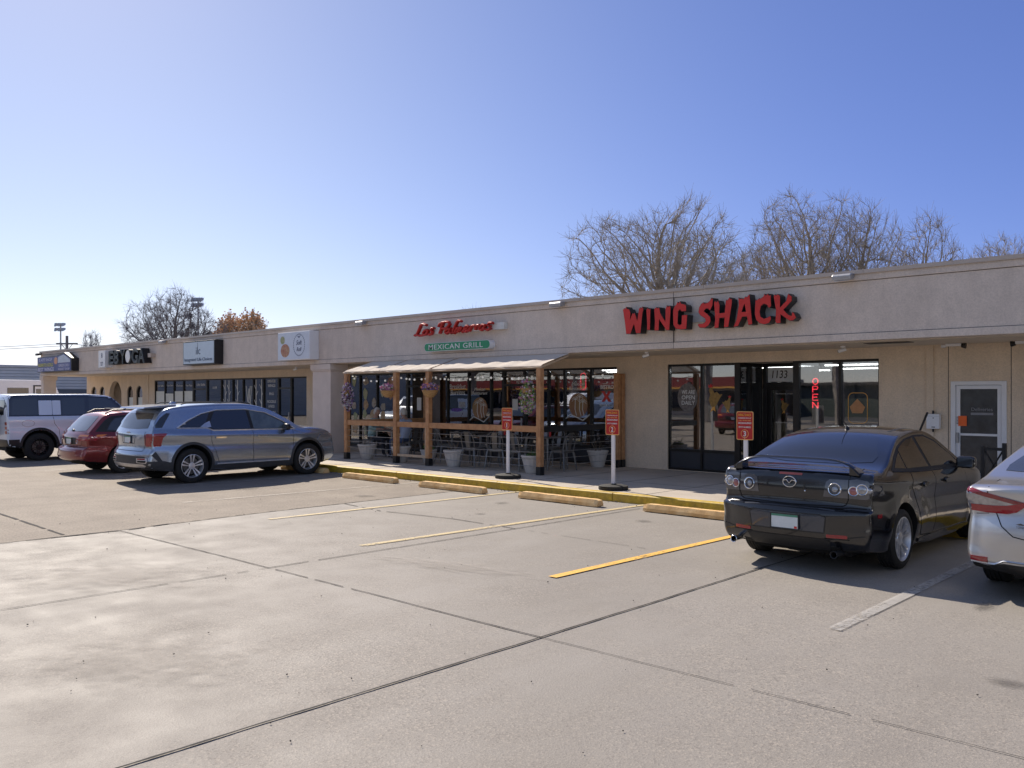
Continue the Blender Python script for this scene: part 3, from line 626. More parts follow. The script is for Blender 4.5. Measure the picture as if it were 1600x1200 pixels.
# ------------------------------------------------------------ signs on the fascia
ROOTS = []
def top(mb, name, m, label, cat, group=None, loc=None, **k): return mb.build(name, m, None, loc=loc, label=label, cat=cat, group=group, **k)
WING={
'W':[(-10.507, 3.594), (-10.477, 3.624), (-10.453, 3.608), (-10.423, 3.65), (-10.399, 3.609), (-10.345, 3.6), (-10.313, 3.516), (-10.327, 3.363), (-10.289, 3.47), (-10.268, 3.513), (-10.245, 3.497), (-10.215, 3.519), (-10.18, 3.451), (-10.15, 3.341), (-10.127, 3.503), (-10.112, 3.584), (-10.086, 3.616), (-10.057, 3.595), (-10.028, 3.627), (-9.996, 3.567), (-10.019, 3.496), (-10.069, 3.095), (-10.18, 3.095), (-10.23, 3.292), (-10.316, 3.092), (-10.426, 3.095), (-10.462, 3.359)],
'I':[(-9.933, 3.553), (-9.889, 3.593), (-9.867, 3.563), (-9.824, 3.574), (-9.829, 3.536), (-9.841, 3.146), (-9.912, 3.149), (-9.918, 3.327)],
'N':[(-9.747, 3.559), (-9.69, 3.593), (-9.668, 3.568), (-9.623, 3.584), (-9.597, 3.469), (-9.48, 3.289), (-9.483, 3.532), (-9.45, 3.609), (-9.422, 3.575), (-9.378, 3.6), (-9.356, 3.551), (-9.389, 3.12), (-9.461, 3.121), (-9.628, 3.352), (-9.634, 3.125), (-9.738, 3.131), (-9.73, 3.316)],
'G':[(-9.233, 3.613), (-9.208, 3.662), (-9.181, 3.627), (-9.149, 3.671), (-9.122, 3.623), (-9.03, 3.598), (-9.004, 3.561), (-9.009, 3.463), (-9.111, 3.465), (-9.151, 3.509), (-9.187, 3.47), (-9.198, 3.238), (-9.151, 3.207), (-9.116, 3.229), (-9.111, 3.36), (-9.106, 3.399), (-8.982, 3.398), (-9.004, 3.123), (-9.111, 3.117), (-9.246, 3.136), (-9.301, 3.22), (-9.309, 3.501), (-9.274, 3.581)],
'S':[(-8.494, 3.627), (-8.471, 3.684), (-8.451, 3.655), (-8.425, 3.676), (-8.435, 3.532), (-8.486, 3.446), (-8.507, 3.452), (-8.533, 3.483), (-8.584, 3.479), (-8.623, 3.437), (-8.545, 3.386), (-8.481, 3.321), (-8.474, 3.242), (-8.52, 3.165), (-8.597, 3.124), (-8.714, 3.13), (-8.755, 3.178), (-8.74, 3.212), (-8.675, 3.208), (-8.615, 3.216), (-8.584, 3.26), (-8.597, 3.299), (-8.701, 3.364), (-8.745, 3.429), (-8.727, 3.519), (-8.682, 3.584), (-8.63, 3.61), (-8.61, 3.586), (-8.545, 3.595)],
'H':[(-8.41, 3.58), (-8.385, 3.623), (-8.354, 3.589), (-8.319, 3.623), (-8.284, 3.533), (-8.291, 3.383), (-8.184, 3.385), (-8.166, 3.558), (-8.154, 3.624), (-8.124, 3.608), (-8.084, 3.663), (-8.06, 3.625), (-8.03, 3.632), (-8.03, 3.548), (-8.104, 3.113), (-8.199, 3.109), (-8.186, 3.292), (-8.289, 3.287), (-8.309, 3.109), (-8.4, 3.107), (-8.385, 3.259), (-8.397, 3.462)],
'A':[(-7.901, 3.644), (-7.869, 3.611), (-7.835, 3.626), (-7.801, 3.605), (-7.763, 3.651), (-7.734, 3.635), (-7.679, 3.688), (-7.667, 3.619), (-7.62, 3.137), (-7.703, 3.126), (-7.732, 3.281), (-7.823, 3.28), (-7.908, 3.116), (-8.001, 3.108), (-7.944, 3.233), (-7.896, 3.494)],
'C':[(-7.56, 3.578), (-7.534, 3.563), (-7.49, 3.599), (-7.464, 3.588), (-7.408, 3.623), (-7.385, 3.673), (-7.357, 3.636), (-7.315, 3.671), (-7.297, 3.627), (-7.258, 3.641), (-7.258, 3.555), (-7.251, 3.448), (-7.281, 3.407), (-7.315, 3.42), (-7.338, 3.465), (-7.396, 3.49), (-7.45, 3.451), (-7.473, 3.356), (-7.459, 3.268), (-7.396, 3.226), (-7.338, 3.239), (-7.269, 3.267), (-7.251, 3.212), (-7.292, 3.14), (-7.385, 3.117), (-7.478, 3.14), (-7.549, 3.209), (-7.577, 3.319), (-7.572, 3.438)],
'K':[(-7.212, 3.605), (-7.187, 3.648), (-7.164, 3.621), (-7.132, 3.648), (-7.082, 3.606), (-7.087, 3.404), (-6.974, 3.513), (-6.952, 3.595), (-6.929, 3.64), (-6.903, 3.608), (-6.867, 3.589), (-6.863, 3.504), (-7.019, 3.357), (-6.929, 3.267), (-6.874, 3.242), (-6.863, 3.315), (-6.818, 3.281), (-6.785, 3.205), (-6.841, 3.156), (-6.907, 3.154), (-7.075, 3.276), (-7.075, 3.127), (-7.155, 3.121), (-7.178, 3.165), (-7.166, 3.356)],
}
AHOLE=[(-7.775, 3.518), (-7.751, 3.374), (-7.835, 3.375), (-7.799, 3.465)]
SCRIPT=[[(-16.695, 3.631), (-16.822, 3.667), (-16.902, 3.642), (-16.95, 3.562), (-16.996, 3.494), (-17.049, 3.418), (-17.144, 3.388), (-17.09, 3.408), (-16.982, 3.38), (-16.875, 3.377), (-16.769, 3.4)],
[(-16.617, 3.492), (-16.677, 3.512), (-16.756, 3.491), (-16.809, 3.441), (-16.783, 3.393), (-16.711, 3.393), (-16.651, 3.442), (-16.606, 3.509), (-16.651, 3.416), (-16.611, 3.392)],
[(-16.409, 3.541), (-16.486, 3.533), (-16.507, 3.495), (-16.46, 3.45), (-16.481, 3.403), (-16.585, 3.384)],
[(-16.051, 3.657), (-16.102, 3.567), (-16.135, 3.484), (-16.185, 3.393)],
[(-16.224, 3.565), (-16.185, 3.623), (-16.071, 3.664), (-15.945, 3.673), (-15.845, 3.654), (-15.815, 3.61), (-15.87, 3.546), (-15.97, 3.509), (-16.084, 3.512)],
[(-15.791, 3.48), (-15.87, 3.496), (-15.945, 3.457), (-15.97, 3.405), (-15.92, 3.38), (-15.833, 3.418), (-15.766, 3.495), (-15.8, 3.408), (-15.746, 3.383)],
[(-15.403, 3.653), (-15.488, 3.675), (-15.554, 3.629), (-15.61, 3.548), (-15.667, 3.46), (-15.691, 3.394), (-15.635, 3.375)],
[(-15.537, 3.511), (-15.603, 3.39)],
[(-15.593, 3.431), (-15.5, 3.509), (-15.456, 3.502), (-15.512, 3.393)],
[(-15.495, 3.434), (-15.408, 3.512), (-15.359, 3.506), (-15.415, 3.413), (-15.355, 3.39), (-15.306, 3.424)],
[(-15.27, 3.447), (-15.175, 3.467), (-15.139, 3.506), (-15.199, 3.534), (-15.27, 3.488), (-15.294, 3.424), (-15.234, 3.391), (-15.127, 3.432)],
[(-15.032, 3.525), (-15.115, 3.398)],
[(-15.091, 3.454), (-15.02, 3.516), (-14.961, 3.529), (-14.903, 3.514)],
[(-14.856, 3.523), (-14.903, 3.42)],
[(-14.903, 3.469), (-14.821, 3.526), (-14.763, 3.523)],
[(-14.578, 3.508), (-14.659, 3.528), (-14.74, 3.476), (-14.751, 3.42), (-14.693, 3.401), (-14.613, 3.453), (-14.555, 3.522), (-14.601, 3.436), (-14.532, 3.408)],
[(-14.328, 3.55), (-14.43, 3.559), (-14.487, 3.519), (-14.407, 3.474), (-14.391, 3.425), (-14.487, 3.398), (-14.544, 3.414)]]

WS = empty('shop_sign', (-8.7, FY, 3.1), 0, 'large red jagged letters reading WING SHACK on the fascia over the recessed entry', 'sign')
for i, (ch, pts) in enumerate(list(WING.items())):
    hl = [AHOLE] if ch == 'A' else []
    back = MB().plate(pts, hl, o=(0, 14.365, 0), t=.20); o = back.build('letter', M_black, WS, world=True)
    cx = sum(p[0] for p in pts)/len(pts); cz = sum(p[1] for p in pts)/len(pts)
    def ins(lp, sg=1):
        out = []
        n_ = len(lp); ar = sum(lp[q][0]*lp[(q+1) % n_][1]-lp[(q+1) % n_][0]*lp[q][1] for q in range(n_)); s_ = sg*(1 if ar > 0 else -1)
        for q in range(n_):
            a, b_, c_ = Vector(lp[q-1]), Vector(lp[q]), Vector(lp[(q+1) % n_]); e1 = (b_-a).normalized(); e2 = (c_-b_).normalized()
            n1 = Vector((-e1.y, e1.x)); n2 = Vector((-e2.y, e2.x)); m_ = n1+n2
            if m_.length < .3: m_ = n1
            m_.normalize(); out.append(tuple(b_+m_*s_*.007))
        return out
    face = MB().plate(ins(pts), [ins(AHOLE, -1)] if hl else [], o=(0, 14.358, 0), t=.006); face.build('letter_face', M_red, o, world=True)
MB().box(-10.15, -7.0, 14.565, 14.618, 3.26, 3.43).build('raceway', mat('raceway_grey', (.40, .40, .41), .45, .3), WS, world=True)
LPS = empty('shop_sign', (-15.7, FY, 3.3), 0, 'red script letters reading Las Palmeras on a white raceway above the patio awning', 'sign')
o = MB().box(-16.6, -14.02, 14.50, 14.62, 3.40, 3.56).build('raceway', mat('raceway_white', (.66, .66, .64), .5, var=.15, scale=4), LPS, world=True)
for st in SCRIPT:
    MB().tube([(x, 14.44, z) for x, z in st], .034, 8, ry=.06).build('letter', M_redd, LPS, world=True, smooth=True)
k = MB()
for st in SCRIPT: k.tube([(x, 14.40, z) for x, z in st], .020, 6)
k.build('letter_face', M_red, LPS, world=True, smooth=True)
MG = empty('shop_sign', (-15.6, FY, 3.05), 0, 'green pill-shaped box sign reading MEXICAN GRILL under the red script letters', 'sign')
MB().plate(rrect(-16.78, -14.42, 2.955, 3.165, .10), (), o=(0, 14.44, 0), t=.178).build('sign_body', M_white2, MG, world=True)
MB().plate(rrect(-16.77, -14.43, 2.965, 3.155, .092), (), o=(0, 14.434, 0), t=.005).build('sign_face', M_green, MG, world=True)
add_text(MB(), 'MEXICAN GRILL', -15.63, 3.06, 14.430, 1.95, .125, .003, offset=.003, spacing=1.1).build('lettering', M_white, MG, world=True)
BX = empty('shop_sign', (-22.6, FY, 3.3), 0, 'white box sign with a plate of food and a round script emblem', 'sign')
MB().box(-23.49, -21.75, 14.3, 14.62, 2.905, 3.755).build('sign_body', M_white2, BX, world=True, bevel=.01)
MB().box(-23.46, -21.78, 14.292, 14.3, 2.935, 3.725).build('sign_face', mat('sign_panel_pale', (.66, .71, .80), .3, var=.04), BX, world=True)
MB().plate(ell(-23.06, 3.2, .24, .2, 24), (), o=(0, 14.286, 0), t=.005).build('food_print', M_food[2], BX, world=True)
MB().plate(ell(-23.2, 3.52, .12, .12, 20), (), o=(0, 14.286, 0), t=.005).build('food_print', M_food[1], BX, world=True)
k = MB()
for q in range(30):
    a = 2*math.pi*q/30; k.box(-22.3+.30*math.cos(a)-.012, -22.3+.30*math.cos(a)+.012, 14.288, 14.291, 3.35+.32*math.sin(a)-.02, 3.35+.32*math.sin(a)+.02)
add_text(k, 'Soft', -22.3, 3.42, 14.288, .30, .14, .002, shear=.3); add_text(k, 'Roll', -22.3, 3.22, 14.288, .26, .12, .002, shear=.3)
k.plate([(-22.4, 3.62), (-22.3, 3.55), (-22.2, 3.64), (-22.29, 3.6)], (), o=(0, 14.287, 0), t=.003)
k.build('lettering', mat('print_navy', (.10, .13, .22), .5), BX, world=True)
IL = empty('shop_sign', (-28.6, FY, 3.3), 0, 'pale box sign with black frame reading ilc Integrated Life Choices', 'sign')
MB().box(-29.77, -27.46, 14.3, 14.62, 2.915, 3.745).build('sign_body', M_black, IL, world=True, bevel=.008)
MB().box(-29.72, -27.51, 14.292, 14.3, 2.955, 3.705).build('sign_face', mat('sign_panel_blue', (.50, .60, .70), .3, var=.04), IL, world=True)
k = MB(); add_text(k, 'Integrated Life Choices', -28.62, 3.08, 14.288, 2.02, .15, .002, offset=.012); add_text(k, 'ilc', -28.62, 3.40, 14.288, .32, .26, .002)
k.box(-28.66, -28.65, 14.286, 14.290, 3.3, 3.68); k.build('lettering', mat('print_navy2', (.06, .09, .16), .5), IL, world=True)
YG = empty('shop_sign', (-35.3, FY, 3.3), 0, 'deep black channel letters reading E8 YOGA with a small white panel at their left', 'sign')
MB().box(-37.46, -37.36, 14.32, 14.62, 2.98, 3.70).box(-37.36, -36.72, 14.3, 14.62, 3.0, 3.70).build('side_panel', M_white2, YG, world=True, bevel=.005)
k = MB(); add_text(k, 'YOGA', -37.05, 3.2, 14.296, .3, .07, .002); add_text(k, '8', -37.05, 3.5, 14.296, .12, .2, .002); add_text(k, 'FIT', -37.05, 3.1, 14.296, .2, .06, .002); k.build('lettering', mat('print_navy', (.1, .13, .22)), YG, world=True)
cx = -36.38
for ch, w_ in (('E', .46), ('8', .50), ('Y', .50), ('O', .56), ('G', .58), ('A', .56)):
    if ch == 'Y': cx += .12
    o = add_text(MB(), ch, cx+w_/2, 3.38, 14.46, w_, .58, .14, offset=.045).build('letter', M_black, YG, world=True)
    add_text(MB(), ch, cx+w_/2, 3.38, 14.312, w_*.97, .55, .004, offset=.002).build('letter_edge', mat('letter_edge_grey', (.20, .26, .28), .4), o, world=True)
    add_text(MB(), ch, cx+w_/2, 3.38, 14.302, w_*.94, .535, .004, offset=-.012).build('letter_face', M_black, o, world=True)
    if ch == 'O': MB().plate(ell(cx+w_/2, 3.38, w_*.36, .24), (), o=(0, 14.28, 0), t=.02).build('letter_infill', M_white2, o, world=True)
    cx += w_+.02
top(MB().box(-32.95, -32.72, 14.42, 14.62, 3.30, 3.46), 'junction_box', M_cap, 'small tan box on the fascia right of the black yoga letters', 'box', loc=(-32.8, 14.6, 3.3), bevel=.004)
HS = empty('shop_sign', (-42.6, FY, 3.3), 0, 'crowded blue sign with yellow lettering and a house-shaped end at the left corner', 'sign')
house = [(-44.75, 2.93), (-40.42, 2.93), (-40.42, 3.50), (-41.3, 3.78), (-42.2, 3.66), (-44.75, 3.64)]
MB().plate(house, (), o=(0, 14.3, 0), t=.31).build('sign_body', M_black, HS, world=True)
MB().plate([(-44.70, 2.96), (-40.50, 2.96), (-40.50, 3.46), (-41.3, 3.72), (-42.2, 3.62), (-44.70, 3.61)], (), o=(0, 14.29, 0), t=.009).build('sign_face', mat('print_blue', (.045, .06, .24), .4, var=.3, scale=3), HS, world=True)
MB().plate([(-42.05, 3.32), (-40.55, 3.32), (-40.55, 3.44), (-41.3, 3.68), (-42.0, 3.58)], (), o=(0, 14.284, 0), t=.005).build('gable_print', mat('print_paleblue', (.52, .58, .68), .4), HS, world=True)
MB().plate(ell(-42.3, 3.42, .22, .16), (), o=(0, 14.283, 0), t=.005).build('flame_print', mat('print_flame', (.65, .28, .12), .4, var=.4, scale=9), HS, world=True)
k = MB(); add_text(k, 'BURRITO GOLD', -43.6, 3.26, 14.284, 1.95, .16, .002, offset=.02); k.build('lettering', mat('print_yellow', (.62, .58, .12), .4), HS, world=True)
k = MB(); add_text(k, 'BEST WINGS', -43.6, 3.05, 14.284, 2.1, .17, .002, offset=.02); add_text(k, 'E-470 SHOP', -43.6, 3.5, 14.284, 1.7, .14, .002, offset=.01); add_text(k, 'GREEN DELI', -41.3, 3.20, 14.284, 1.3, .12, .002, offset=.01); add_text(k, 'MARKET SHOP', -41.3, 3.03, 14.284, 1.4, .10, .002, offset=.01)
k.build('lettering', mat('print_lilac', (.62, .62, .78), .4), HS, world=True)

# wall-pack floodlights along the top of the fascia
FLAB = ['grey floodlight on the fascia above the white door', 'grey floodlight on the fascia between the red script and the WING SHACK letters', 'grey floodlight on the fascia above the square pillar', 'grey floodlight on the fascia between the yoga letters and the ilc sign', 'dark floodlight on the left end corner of the fascia']
def floodlight(x, z, i):
    r_ = empty('wall_floodlight', (x, FY, z), 0, FLAB[i], 'floodlight', 'floodlights along the top of the fascia')
    MB().box(-.04, .04, -.06, .0, -.03, .03).build('bracket', M_grey, r_)
    MB().plate([(-.05, -.04), (-.22, -.075), (-.23, .0), (-.20, .035), (-.05, .045)], (), o=(-.16, 0, 0), u=(0, 1, 0), d=(1, 0, 0), t=.32).build('housing', M_galv if i < 4 else M_black, r_, bevel=.01)
    MB().plate([(-.06, -.045), (-.215, -.08), (-.215, -.085), (-.06, -.052)], (), o=(-.13, 0, 0), u=(0, 1, 0), d=(1, 0, 0), t=.26).build('lens', M_white2, r_)
for i, (x, z) in enumerate(((-6.0, 3.86), (-12.36, 3.86), (-19.5, 3.86), (-31.8, 3.86), (-45.15, 3.83))): floodlight(x, z, i)

# soffit fittings
def cam_dome(x, y, label):
    r_ = empty('security_camera', (x, y, 2.765), 0, label, 'camera', 'cameras under the soffit')
    MB().lathe([(.045, 0), (.045, -.03), (.0, -.03)], n=14).build('mount', M_white2, r_, smooth=True)
    MB().tube([(0, 0, -.03), (0, 0, -.07)], .015, 8).tube([(.06, 0, -.06), (-.07, -.05, -.10)], .032, 10).build('camera_body', M_white2, r_, smooth=True)
    MB().tube([(-.07, -.05, -.10), (-.076, -.052, -.101)], .026, 10).build('lens', M_black, r_)
cam_dome(-6.6, 15.9, 'white security camera under the soffit above the right shop window')
cam_dome(-10.5, 15.2, 'white security camera under the soffit left of the wing shop window')
cam_dome(-24.2, 15.4, 'white security camera under the soffit just left of the pillar')
for x, y, lab in ((-4.85, 16.45, 'white twin bulb light under the soffit left above the white door'), (-3.75, 16.45, 'white twin bulb light under the soffit right above the white door')):
    r_ = empty('soffit_spot', (x, y, 2.765), 0, lab, 'light', 'bulb lights above the white door')
    MB().box(-.13, .13, -.03, .03, -.05, 0).build('base_plate', M_white2, r_, bevel=.006)
    s_ = 1 if x < -4 else -1
    MB().tube([(s_*.13, 0, -.04), (s_*.20, 0, -.05)], [.035, .05], 12).build('lamp_head', M_black, r_, smooth=True)
    MB().tube([(-s_*.13, 0, -.04), (-s_*.2, 0, -.04)], [.03, .03], 12).build('lamp_head', M_white2, r_, smooth=True)

# mailbox, conduit
mbx = empty('wall_box', (-5.22, WY, 1.3), 0, 'white wall-mounted metal box left of the white door', 'box')
MB().box(-5.36, -5.14, WY-.14, WY-.031, 1.24, 1.51).build('box_body', M_white2, mbx, world=True, bevel=.006)
MB().box(-5.25, -5.23, WY-.143, WY-.141, 1.43, 1.445).box(-5.27, -5.21, WY-.143, WY-.141, 1.265, 1.28).build('latch', M_black, mbx, world=True)
MB().box(-5.355, -5.145, WY-.1425, WY-.1405, 1.468, 1.471).build('lid_seam', M_grey, mbx, world=True)
MB().tube([(-5.27, WY-.05, 1.18), (-5.27, WY-.05, 1.24)], .018, 8).tube([(-5.27, WY-.05, 1.51), (-5.27, WY-.05, 1.57)], .018, 8).build('conduit_stub', M_black, mbx, world=True)
# handrail in front of the white door
hr = empty('handrail', (-4.1, 15.9, .15), 0, 'dark metal handrail frame in front of the white door', 'handrail')
MB().box(-4.26, -4.20, 15.87, 15.93, .15, 1.0).build('post', M_black, hr, world=True)
MB().box(-3.94, -3.88, 15.87, 15.93, .15, 1.06).build('post', M_black, hr, world=True)
MB().box(-4.199, -3.941, 15.88, 15.92, .93, .98).tube([(-4.2, 15.9, .92), (-3.94, 15.9, .45)], .014, 6).tube([(-3.94, 15.9, .92), (-4.2, 15.9, .45)], .014, 6).build('rail', M_black, hr, world=True)

# neon signs inside the glass
M_neon = mat('neon_red', (.9, .05, .05), .4, emit=(1, .05, .07, 1), estr=1.9, var=0)
M_neong = mat('neon_green', (.1, .5, .2), .4, emit=(.05, .45, .15, 1), estr=.8, var=0)
OP = empty('neon_sign', (-7.56, 16.9, 1.9), 0, 'red vertical neon sign reading OPEN behind the right shop window', 'neon sign')
for i, ch in enumerate('OPEN'):
    zc = 2.13-i*.16; W2 = .055; H2 = .060
    S_ = {'O': [[(W2*math.cos(q*.5236), H2*math.sin(q*.5236)) for q in range(13)]], 'P': [[(-W2, -H2), (-W2, H2), (W2*.6, H2), (W2, H2*.5), (W2*.6, 0), (-W2, 0)]],
          'E': [[(W2, -H2), (-W2, -H2), (-W2, H2), (W2, H2)], [(-W2, 0), (W2*.7, 0)]], 'N': [[(-W2, -H2), (-W2, H2)], [(-W2, H2), (W2, -H2)], [(W2, -H2), (W2, H2)]]}[ch]
    k = MB()
    for s_ in S_: k.tube([(-7.565+a, 16.87, zc+b_) for a, b_ in s_], .011, 6)
    k.build('letter', M_neon, OP, world=True)
OG = empty('neon_sign', (-13.56, 16.9, 2.0), 0, 'narrow red and green neon sign in the patio restaurant window', 'neon sign')
k = MB(); k.tube([(a, 16.87, b_) for a, b_ in rrect(-13.64, -13.48, 1.98, 2.40, .07)]+[(-13.48, 16.87, 2.05)], .009, 6); k.build('border_tube', M_neon, OG, world=True)
k = MB()
for i in range(4): k.tube([(-13.56+.03*math.cos(q*.7854), 16.87, 2.31-i*.085+.03*math.sin(q*.7854)) for q in range(9)], .006, 5)
k.build('letter', M_neong, OG, world=True)
# ------------------------------------------------------------ vehicles
def crom(pts, n):
    """smooth closed curve through rows of numbers (last column = sharp flag 0..1), n samples"""
    m = len(pts); K = len(pts[0]); out = []
    seg = []
    for i in range(m):
        a, b = pts[i], pts[(i+1) % m]; seg.append(math.hypot(a[0]-b[0], a[1]-b[1]))
    tot = sum(seg)
    for i in range(m):
        k = max(2, round(n*seg[i]/tot)); p0, p1, p2, p3 = pts[i-1], pts[i], pts[(i+1) % m], pts[(i+2) % m]
        d01 = max(1e-4, seg[i-1])**.5; d12 = max(1e-4, seg[i])**.5; d23 = max(1e-4, seg[(i+1) % m])**.5
        for j in range(k):
            t = j/k; r = []
            for c in range(K):
                m1 = (p2[c]-p1[c])+d12*((p1[c]-p0[c])/d01-(p2[c]-p0[c])/(d01+d12))
                m2 = (p2[c]-p1[c])+d12*((p3[c]-p2[c])/d23-(p3[c]-p1[c])/(d12+d23))
                A = 2*p1[c]-2*p2[c]+m1+m2; Bc = -3*p1[c]+3*p2[c]-2*m1-m2
                r.append(A*t**3+Bc*t*t+m1*t+p1[c])
            out.append(r)
    return out
def lerpk(keys, x):
    if x <= keys[0][0]: return keys[0][1]
    for (a, p), (b, q) in zip(keys, keys[1:]):
        if x <= b: t = (x-a)/(b-a); t = t*t*(3-2*t); return p+(q-p)*t
    return keys[-1][1]
def sstep(x): x = max(0, min(1, x)); return x*x*(3-2*x)

M_tyre = mat('tyre_rubber', (.022, .021, .020), .75, var=.2, scale=12, bump=.25, bscale=60, spec=.35)
M_rim = mat('alloy_silver', (.78, .78, .80), .34, .65, var=.04)
M_rimk = mat('alloy_black', (.02, .02, .022), .3, .4, var=.1)
M_brake = mat('brake_steel', (.16, .15, .14), .5, .7, var=.2, scale=20)
M_glassd = mat('tinted_car_glass', (.010, .011, .013), .03, var=0, spec=.9, coat=.6)
M_glassm = mat('grey_car_glass', (.045, .05, .055), .03, var=0, spec=.9, coat=.6)
M_trim = mat('black_trim', (.016, .016, .017), .55, var=.1)
M_clad = mat('grey_cladding', (.05, .05, .052), .6, var=.1, scale=20)
M_seam = mat('panel_gap', (.004, .004, .005), .9, var=0)
M_lampr = mat('lamp_red', (.30, .004, .012), .12, var=.1, scale=20, coat=1)
M_lampd = mat('lamp_red_dark', (.20, .008, .014), .12, var=.1, coat=1)
M_lampc = mat('lamp_clear', (.36, .36, .38), .14, .6, var=.25, scale=30, coat=1)
M_lampk = mat('lamp_smoke', (.10, .10, .11), .08, .4, var=.2, coat=1)
M_lampo = mat('lamp_amber', (.75, .20, .02), .15, var=.1, coat=1)
M_plate = mat('plate_white', (.62, .68, .68), .5, var=0, col2=(.78, .80, .80, 1), scale=9)
M_under = mat('underbody', (.01, .01, .01), .9, var=.1)

def paint(name, col, metal=.5, rough=.32, dirt=0, var=.03):
    m = mat(name, col, rough, metal, 1, var=var, scale=2); p = m.node_tree.nodes["Principled BSDF"]; p.inputs['Coat Roughness'].default_value = .035
    if dirt:
        n = m.node_tree.nodes; l = m.node_tree.links; tc = n.new("ShaderNodeTexCoord"); z = n.new("ShaderNodeTexNoise"); z.inputs['Scale'].default_value = 5; z.inputs['Detail'].default_value = 8
        l.new(tc.outputs['Object'], z.inputs[0]); r = n.new("ShaderNodeMapRange"); r.inputs[1].default_value = .3; r.inputs[2].default_value = .8; r.inputs[3].default_value = .03; r.inputs[4].default_value = .03+dirt
        l.new(z.outputs['Fac'], r.inputs[0]); l.new(r.outputs[0], p.inputs['Coat Roughness'])
    return m

